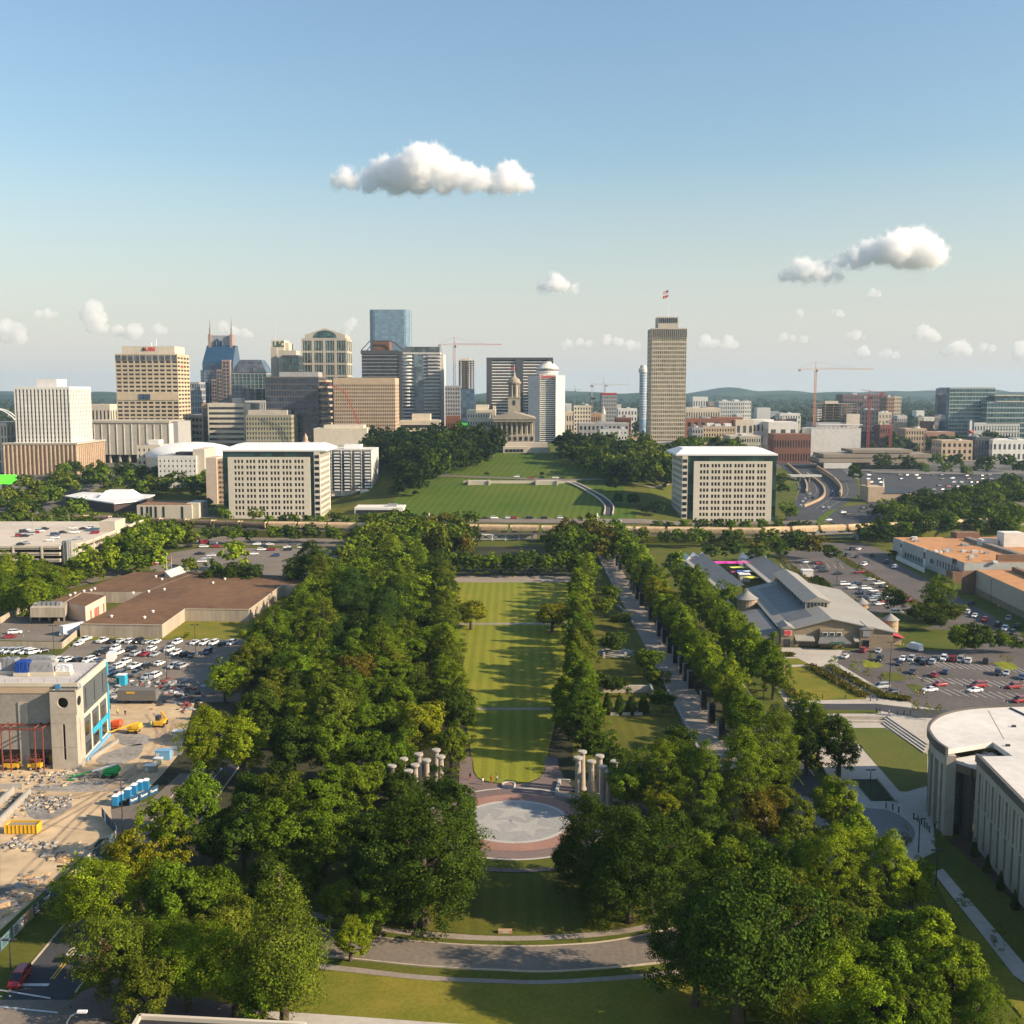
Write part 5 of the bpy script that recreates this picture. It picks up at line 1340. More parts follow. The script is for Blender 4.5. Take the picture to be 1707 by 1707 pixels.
def office_pair(mir, label):
 Y = 712
 base = 853.5
 if mir: X = lambda p: XP(p, Y, 20)
 else: X = lambda p: XP(p, Y, 20)
 if not mir: core, panel, side, sx = (372, 531), (381, 517.5), (524, 534), 1
 else: core, panel, side, sx = (1146, 1294), (1156, 1286.5), (1137, 1146), -1
 zt, zp, z0 = ZP(750, Y), ZP(762 if not mir else 769, Y), terr(X(core[0]), Y) - 1.5
 if mir: zt = ZP(757, Y)
 zb = ZP(862 if not mir else 874, Y)
 xa, xb = X(core[0]), X(core[1])
 dep = 46
 t = thing('office_block', label, 'office block', ((xa + xb) / 2, Y, z0))
 MB().box(xa, xb, Y + 1.2, Y + dep, z0, zt - 1).obj('green_glazing', GL_GREEN, t)
 b = MB()
 for j in range(11):
  zz = zt - 1.6 - 3.9 * j
  b.box(xa - 0.1, xb + 0.1, Y + 1.1, Y + dep + 0.1, zz - 0.12, zz)
 b.obj('transom', DARKM, t)['kind'] = 'stuff'
 p0, p1 = X(panel[0]), X(panel[1])
 ncol, nrow = 18, 10
 gp = (p1 - p0 - 6.4) / 6
 cols = [p0 + 3.5 + gp * (i // 3) + 0.55 + (i % 3) * gp * 0.285 for i in range(ncol)]
 ww = gp * 0.19
 rh = (zp - zb) / 10.35
 wh = rh * 0.56
 rows = [zp - 1.75 - rh * j - wh for j in range(nrow)]
 b = MB()
 edges = sorted([p0] + [c for c in cols] + [c + ww for c in cols] + [p1])
 for k in range(0, len(edges), 2): b.box(edges[k], edges[k + 1], Y, Y + 0.9, z0, zp)
 for c in cols:
  zlo = z0
  for r_ in reversed(rows):
   b.box(c, c + ww, Y + 0.003, Y + 0.9, zlo, r_); zlo = r_ + wh
  b.box(c, c + ww, Y + 0.003, Y + 0.9, zlo, zp - 0.003)
 b.obj('precast_front', WPANEL, t)
 key = 'w%d' % mir
 for c in cols:
  for r_ in rows:
   if key not in WIN:
    o = MB().box(-ww / 2, ww / 2, 0, 0.1, -wh / 2, wh / 2).obj('window', GL_DARK)
    WIN[key] = o
   else:
    o = WIN[key].copy(); COL.objects.link(o)
   o.parent = t
   o.location = (c + ww / 2 - t.location.x, 0.55, r_ + wh / 2 - t.location.z)
 s0, s1 = X(side[0]), X(side[1])
 ze = ZP(752 if not mir else 759, Y)
 bb, wb = MB(), MB()
 sd = 40 if not mir else 46
 bb.box(s0, s1, Y + 0.4, Y + sd, z0, ze).obj('end_block', WPANEL, t)
 xs = s1 if not mir else s0
 for j in range(11):
  zz = ze - 2.6 - rh * j
  wb.box((s0 + s1) / 2 - ww, (s0 + s1) / 2 + ww, Y + 0.3, Y + 0.5, zz - wh, zz)
  for k in range(9):
   yy = Y + 3 + (sd - 5) * k / 9
   wb.box(xs - 0.06, xs + 0.06, yy, yy + ww * 1.2, zz - wh, zz)
 wb.obj('end_window', GL_DARK, t)['kind'] = 'stuff'
 r0, r1 = (xa - 0.5, X(545)) if not mir else (X(1126), xb + 0.5)
 if mir: r0 = X(1126)
 yb = Y + dep + 1
 zr = zt + 3.2
 MB().add([(r0, Y + 0.2, zt - 1), (r1, Y + 0.2, zt - 1), (r1, yb, zt - 1), (r0, yb, zt - 1), (r0, Y + 0.2, zt), (r1, Y + 0.2, zt), (r1, yb, zt), (r0, yb, zt), (r0 + 7, Y + 15, zr), (r1 - 7, Y + 15, zr), (r1 - 7, yb - 10, zr), (r0 + 7, yb - 10, zr)],
             [(3, 2, 1, 0), (0, 1, 5, 4), (1, 2, 6, 5), (2, 3, 7, 6), (3, 0, 4, 7), (4, 5, 9, 8), (5, 6, 10, 9), (6, 7, 11, 10), (7, 4, 8, 11), (8, 9, 10, 11)]).obj('roof', ROOFW, t)
office_pair(0, 'white precast office block with green glass corners beside the balconied flats')
office_pair(1, 'white precast office block with green glass corner near the sunken highway')
def flats():
 Y = 800
 X = lambda p: XP(p, Y, 20)
 z0, zt = terr(X(590), Y) - 2, ZP(748, Y)
 x0, x1 = X(552), X(620)
 t = thing('apartment_block', 'white balconied apartment block at the foot of the hill', 'apartment block', ((x0 + x1) / 2, Y, z0))
 MB().box(x0, x1, Y + 1.5, Y + 42, z0, zt - 1).obj('wall', WHITE, t)
 MB().box(x0 + 0.5, x1 - 0.5, Y + 1.2, Y + 1.6, z0 + 4, zt - 2).obj('glazing', GL_GREY, t)
 b = MB()
 for i in range(5): b.box(x0 + (x1 - x0 - 0.6) * i / 4, x0 + (x1 - x0 - 0.6) * i / 4 + 0.6, Y, Y + 1.5, z0, zt)
 b.box(x0, x1, Y + 0.01, Y + 1.5, zt - 1.0, zt - 0.01)
 b.obj('fin_wall', WHITE, t)
 n = 13
 fh = (zt - z0 - 5) / n
 cw = (x1 - x0) / 4
 proto = None
 for i in range(4):
  for j in range(n):
   if proto is None:
    q = MB().box(-cw * 0.27, cw * 0.27, -0.9, 1.2, 0, 0.25).box(-cw * 0.27, cw * 0.27, -0.9, -0.8, 0.25, 1.1)
    proto = q.obj('balcony', WHITEM); o = proto
   else: o = proto.copy(); COL.objects.link(o)
   o.parent = t
   o.location = (x0 + cw * (i + 0.6) - t.location.x, 0, z0 + 4 + fh * j - t.location.z)
 b = MB()
 for j in range(n):
  for k in range(6): b.box(x1 - 0.05, x1 + 0.06, Y + 4 + 6.2 * k, Y + 6.4 + 6.2 * k, z0 + 5 + fh * j, z0 + 6.7 + fh * j)
 b.obj('side_window', mat_glass('blind_glass', (0.42, 0.38, 0.32), 0.4, 0.3), t)['kind'] = 'stuff'
 MB().box(x0 + 8, x0 + 20, Y + 12, Y + 26, zt - 1, ZP(743, Y)).obj('penthouse', WHITEM, t)
 q, a0, a1, zz, zl = slabbox('annexe', 'low white annexe at the foot of the balconied flats', 'building', 600, 649, 828, 790, 14, WHITE)
 MB().box(a0 + 1, a1 - 1, 789.8, 790.2, zl - 3.2, zl - 1.0).obj('window_band', GL_GREY, q)
 q, a0, a1, zz, zl = slabbox('pavilion', 'long low white pavilion beside the hill lawn', 'building', 590, 672, 846, 715, 18, WHITE)
 MB().box(a0 + 1, a1 - 3, 714.8, 715.2, zl - 4, zl - 1.6).obj('window_band', GL_DARK, q)
 MB().box(a1 - 11, a1 - 5, 720, 726, zl, zl + 1.6).obj('roof_plant', STEEL, q)
flats()
t, x0, x1, z0, zt = tower('library', 'pale stepped stone building behind the balconied flats', 483, 612, 742, 930, 40, 22, 8, 3, CREAM, GL_DARK, 0.6, 0.5, 0.5, 2.5)
MB().box(XP(523, 935), XP(612, 935), 940, 965, zt, ZP(714, 940)).obj('upper_block', CREAM, t)
MB().box(XP(540, 940), XP(606, 940), 945, 962, ZP(714, 940), ZP(709, 940)).obj('attic', CREAM, t)
MB().lathe(XP(507, 930, 50), 936, [(3, zt), (3, zt + 3), (1.9, zt + 3.2), (1.9, zt + 6), (0.1, zt + 10)], 8).obj('bell_turret', TAN, t)
tower('office_block', 'brown slatted block beside the pale stepped stone building', 612, 628, 725, 950, 26, 3, 3, 7, BROWN, GL_DARK, 0.3, 0.5)
t = thing('auditorium', 'auditorium with a broad shallow white dome', 'auditorium', (XP(315, 905, 30), 940, terr(-270, 940)))
ax, az = XP(318, 940, 30), ZP(762, 940)
MB().lathe(ax, 945, [(38, terr(-270, 940) - 3), (38, az), (39, az), (39, az + 1.2)], 40).obj('drum', WHITE, t)
MB().lathe(ax, 945, [(39, az + 1.2)] + [(39 * math.cos(R(a)), az + 1.2 + 11.5 * math.sin(R(a))) for a in range(8, 91, 9)], 40).obj('dome', ROOFW, t, smooth=True)
t, x0, x1, z0, zt = tower('office_block', 'white block with small square windows below the domed hall', 263, 327, 760, 850, 36, 9, 6, 6, WHITE, GL_DARK, 0.62, 0.62, 0.5, 2.0)
MB().box(x0 + 12, x1 - 6, 856, 870, zt, zt + 2.5).obj('roof_plant', DARKM, t)
MB().box(x1 - 3, x1 + 6, 852, 886, z0, ZP(749, 852)).obj('stair_tower', CREAM, t)
t, x0, x1, z0, zt = slabbox('office_block', 'windowless pink slab beside the green cornered office block', 'building', 343, 361, 763, 790, 26, wallm('pinkish', (0.58, 0.46, 0.36)))
b = MB()
q = MB().box(x1, x1 + 7, 792, 815, z0, zt - 1).obj('side_wing', TAN, t)
for j in range(11):
 for k in range(2): b.box(x1 + 1.4 + 2.6 * k, x1 + 2.5 + 2.6 * k, 791.7, 792.1, zt - 4 - 3.6 * j, zt - 2.8 - 3.6 * j)
b.obj('window', GL_DARK, q)['kind'] = 'stuff'
t, x0, x1, z0, zt = tower('office_block', 'small pale block in front of the windowless grey hall', 228, 268, 742, 930, 25, 5, 4, 4, CREAM, GL_GREY, 0.6, 0.55, 0.4, 1.5)
rooms(t, x0 + 8, x0 + 17, 936, 948, zt, zt + 4, WHITE)
t, x0, x1, z0, zt = tower('office_block', 'small cream block with arched windows behind the white striped tower', 140, 184, 676, 1180, 30, 7, 4, 3, CREAM, GL_DARK, 0.5, 0.4, 0.4, 2)
tower('brick_block', 'red block beside the cream block with arched windows', 184, 196, 684, 1240, 20, 3, 3, 3, BRICK, GL_DARK, 0.5, 0.5)
tower('office_block', 'cream block cut by the picture edge beside the white striped tower', -30, 12, 705, 915, 30, 8, 4, 4, CREAM, GL_DARK, 0.6, 0.2)
tower('brick_block', 'dark red brick block behind the brown podium', 12, 28, 704, 1100, 30, 4, 3, 5, BRICK, GL_DARK, 0.5, 0.5)
t = thing('arch_bridge', 'white tied arch bridge far beyond the city', 'bridge', (XP(5, 1700), 1700, 20))
b = MB()
for yy in (1700, 1712):
 pp = [(XP(-40 + 6.7 * i, 1700, 40), yy, ZP(702 - 20 * (1 - ((i - 5) / 5) ** 2), 1700)) for i in range(11)]
 for a, c in zip(pp, pp[1:]): b.tube(a, c, 1.1, n=6)
b.obj('arch', WHITEM, t)
MB().box(XP(-60, 1700), XP(60, 1700), 1699, 1713, ZP(704, 1700), ZP(702.5, 1700)).obj('deck', CONC2, t)
t = thing('low_building', 'low dark brown building with a white roof edge and white dome light', 'building', (XP(170, 745), 745, 2))
pts = [(XP(110, 790, 8), 790), (XP(190, 742, 8), 742), (XP(232, 760, 8), 760), (XP(255, 800, 8), 800), (XP(140, 820, 8), 820)]
MB().prism(pts, 0, ZP(840, 742)).obj('wall', wallm('dark_brown', (0.065, 0.045, 0.040)), t)
cxm, cym = sum(p[0] for p in pts) / 5, sum(p[1] for p in pts) / 5
MB().prism([(cxm + (p[0] - cxm) * 1.05, cym + (p[1] - cym) * 1.05) for p in pts], ZP(840, 742), ZP(838, 742)).obj('roof_edge', WHITEM, t)
zz = ZP(838, 742)
MB().add([(cxm - 6, cym - 8, zz), (cxm + 20, cym - 8, zz), (cxm + 20, cym + 10, zz), (cxm - 6, cym + 10, zz), (cxm - 2, cym - 4, zz + 5), (cxm + 14, cym - 4, zz + 5), (cxm + 14, cym + 6, zz + 5), (cxm - 2, cym + 6, zz + 5)], [(0, 1, 5, 4), (1, 2, 6, 5), (2, 3, 7, 6), (3, 0, 4, 7), (4, 5, 6, 7)]).obj('dome_light', ROOFW, t)
for k in range(3): MB().box(cxm - 22 + 5 * k, cxm - 19 + 5 * k, cym - 2 + 2 * k, cym + 1 + 2 * k, zz, zz + 1.6).obj('roof_plant', WHITEM, t)
t, x0, x1, z0, zt = slabbox('low_building', 'low concrete building with tall dark window slots beside the railway', 'building', 226, 318, 842, 712, 26, LIME, zb=0)
for a in (236, 245, 251, 259, 272, 303): MB().box(XP(a, 712), XP(a + 3.2, 712), 711.8, 712.2, 2, zt - 1).obj('window', GL_DARK, t)
MB().box(x0 + 1, x1 - 1, 713, 737, zt, zt + 0.4).obj('roof', mat('rust_roof', (0.22, 0.115, 0.06), 0.9, 0.2, 0.4), t)
MB().box(x1 - 4, x1 + 4, 714, 735, 0, zt + 1).obj('end_wall', LIME, t)
FILL = [
 (957, 985, 676, 1200, 25, 6, 9, CREAM, GL_DARK, 'cream mid-rise block beyond the capitol trees'),
 (1003, 1028, 658, 1500, 30, 9, 11, GREY, GL_GREY, 'grey block under construction with a red rooftop screen'),
 (965, 1048, 706, 1130, 30, 12, 3, GREY, GL_DARK, 'long grey parking block below the street beside the capitol'),
 (1000, 1046, 716, 1080, 30, 6, 3, PALE, GL_GREY, 'pale low block between the hill trees'),
 (1021, 1045, 724, 1040, 20, 5, 3, PALE, GL_DARK, 'pale classical block facing the hill lawn'),
 (1046, 1072, 727, 1050, 25, 2, 2, TAN, GL_DARK, 'tan blank block beside the hill trees'),
 (1028, 1052, 696, 1280, 25, 6, 5, BRICK, GL_DARK, 'red brick block below the thin round tower'),
 (1030, 1062, 682, 1650, 25, 6, 4, WHITE, GL_GREY, 'white rooftop block beyond the red brick block'),
 (1143, 1200, 682, 1350, 40, 14, 4, CREAM, GL_GREY, 'broad cream classical block beside the tall slim tower'),
 (1143, 1200, 699, 1230, 35, 5, 3, BRICK, GL_DARK, 'dark brick block at the foot of the tall slim tower'),
 (1195, 1238, 699, 1260, 35, 8, 3, wallm('rustbrick', (0.24, 0.10, 0.06)), GL_DARK, 'rust brick block with flat roof beyond the cream block'),
 (1154, 1172, 713, 1110, 25, 4, 3, GREY, GL_DARK, 'small grey wing beside the tan office'),
 (1172, 1225, 711, 1120, 30, 12, 4, TAN, GL_DARK, 'tan office with small windows above the second white office block'),
 (1217, 1268, 727, 1040, 35, 13, 3, STONE, GL_DARK, 'stone block with two window rows above the second white office block'),
 (1198, 1241, 669, 1700, 40, 12, 10, PALE, GL_GREY, 'grey balconied apartment slab on the skyline'),
 (1241, 1252, 669, 1705, 36, 4, 10, WHITE, GL_GREY, 'white end tower of the balconied apartment slab'),
 (1226, 1256, 703, 1250, 30, 3, 3, CREAM, GL_GREY, 'small cream block beyond the stone block'),
 (1246, 1290, 702, 1330, 30, 6, 3, WHITE, GL_DARK, 'white block with tall windows near the highway'),
 (1281, 1330, 708, 1300, 40, 3, 2, WHITE, GL_GREY, 'blank white hall near the highway'),
 (1290, 1352, 727, 1210, 30, 14, 2, BRICK, GL_DARK, 'dark brick hall with a pale upper storey'),
 (1404, 1476, 658, 1700, 35, 18, 10, wallm('mauve', (0.20, 0.145, 0.14)), GL_GREY, 'mauve apartment block below the rooftop cranes'),
 (1478, 1490, 662, 1650, 30, 4, 12, BROWN, GL_DARK, 'brown slab tower beside the mauve apartment block'),
 (1489, 1502, 661, 1660, 30, 5, 12, CREAM, GL_GREY, 'cream slab tower beside the brown one'),
 (1430, 1464, 684, 1450, 30, 6, 8, DGREY, GL_DARK, 'dark glazed block behind the red crane'),
 (1464, 1486, 688, 1480, 30, 4, 6, CREAM, GL_AMBER, 'cream block with yellow panels behind the red crane'),
 (1496, 1512, 694, 1600, 25, 5, 4, PALE, GL_DARK, 'small pale block beside the cream slab tower'),
 (1467, 1488, 710, 1420, 25, 5, 3, BRICK, GL_DARK, 'red brick block at the end of the viaduct'),
 (1510, 1545, 715, 1400, 30, 8, 4, TAN, GL_DARK, 'tan warehouse block beside the viaduct'),
 (1540, 1592, 722, 1400, 30, 12, 2, wallm('redtan', (0.34, 0.19, 0.13)), GL_DARK, 'red and tan strip of shops'),
 (1540, 1560, 697, 1650, 25, 3, 3, WHITE, GL_GREY, 'white box building beyond the shops'),
 (1570, 1622, 735, 1250, 30, 6, 3, TAN, GL_DARK, 'tan office with dark window bands near the car parks'),
 (1576, 1620, 704, 1560, 30, 8, 2, PALE, GL_TEAL, 'pale podium in front of the teal glass tower'),
 (1624, 1700, 706, 1500, 30, 16, 3, PALE, GL_GREY, 'long pale podium beneath the stepped teal glass block'),
 (1655, 1720, 735, 1250, 40, 8, 2, WHITE, GL_GREY, 'white sheds near the edge of the city'),
 (1626, 1656, 730, 1260, 25, 6, 3, DGREY, GL_DARK, 'dark glazed block between the tan office and the white sheds'),
 (1300, 1334, 690, 1900, 30, 8, 4, WHITE, GL_GREY, 'far white block left of the unfinished block'),
 (1303, 1328, 699, 1750, 30, 6, 3, BROWN, GL_GREY, 'far brown block left of the unfinished block'),
 (930, 957, 688, 1300, 25, 6, 3, CREAM, GL_DARK, 'low cream block behind the hotel'),
 (985, 1004, 690, 1350, 25, 5, 3, BROWN, GL_DARK, 'low brown block beyond the capitol street'),
 (1155, 1180, 664, 2300, 30, 6, 3, WHITE, GL_GREY, 'distant white block on the skyline'),
 (1181, 1196, 672, 2100, 30, 5, 3, PINK, GL_DARK, 'distant pink block on the skyline'),
]
def grow_city():
 for (a, c, top, Y, dep, nx, nz, w, gl, lab) in FILL:
  t, x0, x1, z0, zt = tower('office_block' if nz > 2 else 'low_building', lab, a, c, top, Y, dep, nx, max(3, int(dep / 6)), nz, w, gl, 0.5, 0.45, 0.4, 1.2, cat='building')
  r = random.Random(a)
  for k in range(r.randint(1, 3)):
   w_ = (x1 - x0) * r.uniform(0.08, 0.22)
   q = r.uniform(x0 + 2, x1 - w_ - 2) if x1 - x0 > w_ + 4 else x0 + 1
   rooms(t, q, q + w_, Y + 5 + 3 * k, Y + dep * 0.6, zt + 0.12, zt + r.uniform(1.5, 3.2), r.choice([PALE, STEEL, WHITE]), 'roof_plant')
grow_city()
r = random.Random(9); LOW = {}
for px in sorted([r.uniform(1150, 1710) for k in range(50)] + [r.uniform(930, 1080) for k in range(20)], key=lambda q: abs(q - 1110)):
 Y = r.uniform(1450, 3000)
 w = r.uniform(10, 34) * 1500 / Y
 nm, m = r.choice([('cream', CREAM), ('white', WHITE), ('brick', BRICK), ('tan', TAN), ('pale', PALE), ('grey', GREY)])
 LOW[nm] = LOW.get(nm, 0) + 1
 tag(slabbox('low_building', '', 'building', px, px + w, r.uniform(690, 716) - (Y - 1450) * 0.016, Y, 25, m)[0], f'{nth(LOW[nm])} {nm} low block beyond the city, counted away from the tall slim tower', None, 'low distant blocks beyond the city')
o = [q for q in bpy.data.objects if q.get('label') == 'grey block under construction with a red rooftop screen'][0]
MB().box(XP(1003, 1500, 60), XP(1028, 1500, 60), 1499.5, 1531, ZP(658, 1500), ZP(655, 1500)).obj('red_screen', REDM, o)
t = thing('church_tower', 'small cream church tower among the blocks beyond the capitol', 'church', (XP(1006, 1180, 40), 1180, 28))
MB().box(XP(1002.5, 1180, 40), XP(1009.5, 1180, 40), 1180, 1185, 26, ZP(690, 1180)).obj('shaft', CREAM, t)
MB().lathe(XP(1006, 1180, 40), 1182.5, [(2.6, ZP(690, 1180)), (1.6, ZP(684, 1180)), (0.1, ZP(676, 1180))], 8).obj('spire', CREAM, t)
t, x0, x1, z0, zt = unfinished('unfinished concrete block with open floors above a blank grey wall', 1362, 1432, 673, 703, 1330, 45, 7, GREY)
MB().box(XP(1408, 1330), XP(1430, 1330), 1328, 1336, ZP(712, 1330), ZP(690, 1330)).obj('core_wall', CORE, t)
t, x0, x1, z0, zt = slabbox('concrete_hall', 'large blank concrete hall beneath the unfinished block', 'building', 1352, 1435, 714, 1280, 40, PALE)
for i in range(9): MB().box(XP(1368 + 7.2 * i, 1280), XP(1370 + 7.2 * i, 1280), 1280, 1281, zt, ZP(709, 1280)).obj('post', PALE, t)
MB().box(XP(1364, 1280), XP(1436, 1280), 1279.5, 1300, ZP(709, 1280), ZP(707.5, 1280)).obj('top_slab', PALE, t)
t, x0, x1, z0, zt = slabbox('hall', 'square pale hall left of the blank concrete hall', 'building', 1296, 1332, 706, 1330, 40, STONE)
MB().box(x0 + 2, x1 - 2, 1332, 1368, zt, zt + 0.4).obj('roof', ROOFW, t)
t, x0, x1, z0, zt = tower('office_tower', 'broad teal glass tower with a pale top rail near the edge', 1582, 1658, 646, 1520, 40, 14, 6, 15, wallm('tealband', (0.30, 0.36, 0.34)), GL_TEAL, 0.05, 0.3, 0.4, 1.5)
MB().box(x0 - 4, x0 + 0.02, 1521, 1560, z0, zt - 1).obj('blue_flank', GL_BLUE, t)
t, x0, x1, z0, zt = tower('office_block', 'stepped teal glass block with cream roof slabs at the edge', 1645, 1720, 670, 1500, 40, 14, 6, 9, wallm('tealband', (0.3, 0.36, 0.34)), GL_TEAL, 0.05, 0.28, 0.4, 1.0)
MB().box(x0 + 12, x1, 1499, 1540, zt, zt + 1.2).obj('roof_slab', CREAM, t)
MB().box(x0 + 12, x1 - 8, 1505, 1535, zt + 1.2, ZP(660, 1505)).obj('upper_storey', GL_TEAL, t)
MB().box(x0 + 12, x1 - 7, 1503, 1536, ZP(660, 1505), ZP(658.5, 1505)).obj('roof_slab', CREAM, t)
t = thing('signpost', 'tall white sign tower with a red disc at its foot', 'sign', (XP(1616, 1450, 20), 1450, 10))
MB().box(XP(1614.5, 1450), XP(1618, 1450), 1450, 1452, 8, ZP(701, 1450)).obj('shaft', WHITE, t)
MB().lathe(XP(1616, 1450, 20), 1448, [(3.5, ZP(722, 1450)), (4, ZP(720, 1450)), (3, ZP(717.5, 1450))], 12).obj('red_disc', REDM, t)
t = thing('concrete_offices', 'low terraced concrete offices with long shaded balconies by the highway', 'building', (XP(1460, 1150), 1150, 5))
b, gg = MB(), MB()
for a, c, z_a, z_b, y in ((1365, 1545, 765, 771, 1125), (1372, 1552, 757, 763, 1130), (1420, 1520, 750, 755, 1136), (1450, 1555, 771.5, 775, 1122)):
 b.box(XP(a, y), XP(c, y), y, y + 40, ZP(z_b, y), ZP(z_a, y))
for a, c, z_a, z_b in ((1372, 1540, 771, 786), (1385, 1540, 763, 766), (1430, 1515, 755, 758)):
 gg.box(XP(a, 1134), XP(c, 1134), 1134, 1160, ZP(z_b, 1134), ZP(z_a, 1134))
b.obj('terrace_slabs', wallm('drab', (0.25, 0.21, 0.16)), t); gg.obj('glazing', GL_DARK, t)
MB().box(XP(1370, 1128), XP(1416, 1128), 1121, 1124, ZP(781, 1121), ZP(772, 1121)).obj('entrance_front', PALE, t)
def crane(label, px, Y, pyb, pyt, jib, tail, m, rz=0.0, apex=8, lean=None):
 x = XP(px, Y, 80)
 zb, zt = ZP(pyb, Y), ZP(pyt, Y)
 t = thing('tower_crane', label, 'crane', (x, Y, zb))
 w = 1.0 if Y < 1400 else 1.2
 b = MB()
 for sx in (-w, w):
  for sy in (-w, w): b.tube((x + sx, Y + sy, zb), (x + sx, Y + sy, zt), 0.22, n=4)
 n = max(4, int((zt - zb) / 4))
 for i in range(n):
  za, zc = zb + (zt - zb) * i / n, zb + (zt - zb) * (i + 1) / n
  s = 1 if i % 2 else -1
  for sy in (-w, w): b.tube((x - w * s, Y + sy, za), (x + w * s, Y + sy, zc), 0.14, n=4)
  for sx in (-w, w): b.tube((x + sx, Y - w * s, za), (x + sx, Y + w * s, zc), 0.14, n=4)
 b.obj('mast', m, t)
 b = MB()
 c, s_ = math.cos(rz), math.sin(rz)
 if lean is None:
  def Q(d, z, o=0): return (x + c * d - s_ * o, Y + s_ * d + c * o, zt + z)
  for o_ in (-0.7, 0.7):
   b.tube(Q(-tail, 1, o_), Q(jib, 1, o_), 0.2, n=4)
  b.tube(Q(-tail, 1.1), Q(-0.5, 2.6), 0.12, n=4)
  b.tube(Q(0, 2.6), Q(jib, 1.8), 0.17, n=4)
  k = int(jib / 2.6)
  for i in range(k):
   d0, d1 = jib * i / k, jib * (i + 1) / k
   b.tube(Q(d0, 1, -0.7), Q((d0 + d1) / 2, 2.5 - 0.7 * i / k), 0.09, n=3); b.tube(Q((d0 + d1) / 2, 2.5 - 0.7 * i / k), Q(d1, 1, 0.7), 0.09, n=3)
  b.obj('jib', m, t)
  b = MB(); b.tube(Q(0, 1), Q(0, apex), 0.5, 0.25, n=4); b.tube(Q(0, apex), Q(jib * 0.62, 2.3), 0.1, n=3); b.tube(Q(0, apex), Q(-tail, 1.4), 0.12, n=3)
  b.obj('apex', m, t)
  q = MB(); p = Q(-tail + 1.5, -1.6); q.cbox(p[0], p[1], p[2], 3.0, 1.6, 3.0, rz); q.obj('counterweight', GREY, t)
  q = MB(); p = Q(1.2, -1.8, -1.2); q.cbox(p[0], p[1], p[2], 1.6, 1.6, 2.2, rz); q.obj('cab', DARKM, t)
 else:
  dx, dz = lean
  for o_ in (-0.8, 0.8):
   for h in (-0.8, 0.8): b.tube((x, Y + o_, zt + h), (x + dx, Y + o_ * 0.5, zt + dz + h * 0.5), 0.2, n=4)
  for i in range(10):
   u0, u1 = i / 10, (i + 1) / 10
   b.tube((x + dx * u0, Y - 0.8, zt + dz * u0 - 0.8), (x + dx * u1, Y - 0.7, zt + dz * u1 + 0.7), 0.12, n=3)
  b.obj('jib', m, t)
  q = MB().box(x - math.copysign(5, dx), x, Y - 1, Y + 1, zt - 1.5, zt + 1) if dx < 0 else MB().box(x - 5, x, Y - 1, Y + 1, zt - 1.5, zt + 1)
  q.obj('machine_deck', m, t)
PINKC = mat('faded_red_crane', (0.50, 0.16, 0.13), 0.5, 0.1, 1.0)
crane('faded red tower crane over the pale grey tower', 757.5, 1165, 690, 576.5, 50, 17, PINKC, 0.0, 9)
crane('tall orange tower crane over the unfinished concrete block', 1358.5, 1330, 712, 617, 70, 21, ORANGEM, 0.02, 10)
crane('small yellowish tower crane on the skyline behind the hotel', 958, 2000, 690, 651, 14, 18, mat('faded_green_crane', (0.25, 0.30, 0.18), 0.5, 0.1, 1.0), 0.1, 8)
crane('pale tower crane beyond the block with the red rooftop screen', 987, 1800, 690, 643, 62, 3, mat('pale_crane', (0.55, 0.45, 0.32), 0.5, 0.1, 1.0), 0.0, 4)
crane('steep blue-grey luffing crane on the skyline', 1008, 1900, 655, 643, 0, 0, STEEL, lean=(-3, 14))
crane('steep dark luffing crane beyond the cream mid-rise block', 986, 1500, 690, 664, 0, 0, DARKM, lean=(-3, 8))
DREDC = mat('deep_red_crane', (0.33, 0.05, 0.05), 0.5, 0.1, 1.0)
crane('dark red tower crane standing before the dark glazed block', 1449.5, 1180, 748, 662, 20, 6, DREDC, 0.0, 7)
crane('thin red tower crane beside the tan warehouse block', 1487, 1250, 745, 703, 4, 4, DREDC, 0.0, 3)
crane('small red crane on the roof of the mauve apartment block', 1470, 1690, 660, 655, 0, 0, DREDC, lean=(-32, 5))
t = thing('luffing_crane', 'red luffing crane with a bent boom before the tan gridded office', 'crane', (XP(604, 1030, 40), 1030, 25))
b = MB()
def boom(b, p, q, w=0.7, k=12):
 p, q = Vector(p), Vector(q)
 for o_ in (-w, w):
  for h in (-w, w): b.tube(p + Vector((h, o_, 0)), q + Vector((h * 0.5, o_ * 0.5, 0)), 0.17, n=4)
 for i in range(k):
  u0, u1 = i / k, (i + 1) / k
  b.tube(p.lerp(q, u0) + Vector((-w * 0.7, -w, 0)), p.lerp(q, u1) + Vector((w * 0.7, -w, 0)), 0.12, n=3)
pt = lambda px, py: (XP(px, 1030, ZP(py, 1030)), 1030, ZP(py, 1030))
boom(b, pt(604, 718), pt(574, 653)); b.obj('boom', REDM, t)
b = MB(); boom(b, pt(574, 653), pt(542, 637), 0.5, 8); b.obj('fly_jib', REDM, t)
MB().cbox(*pt(604, 720)[:2], 22, 6, 5, pt(604, 718)[2] - 22, 0).obj('machine_house', REDM, t)
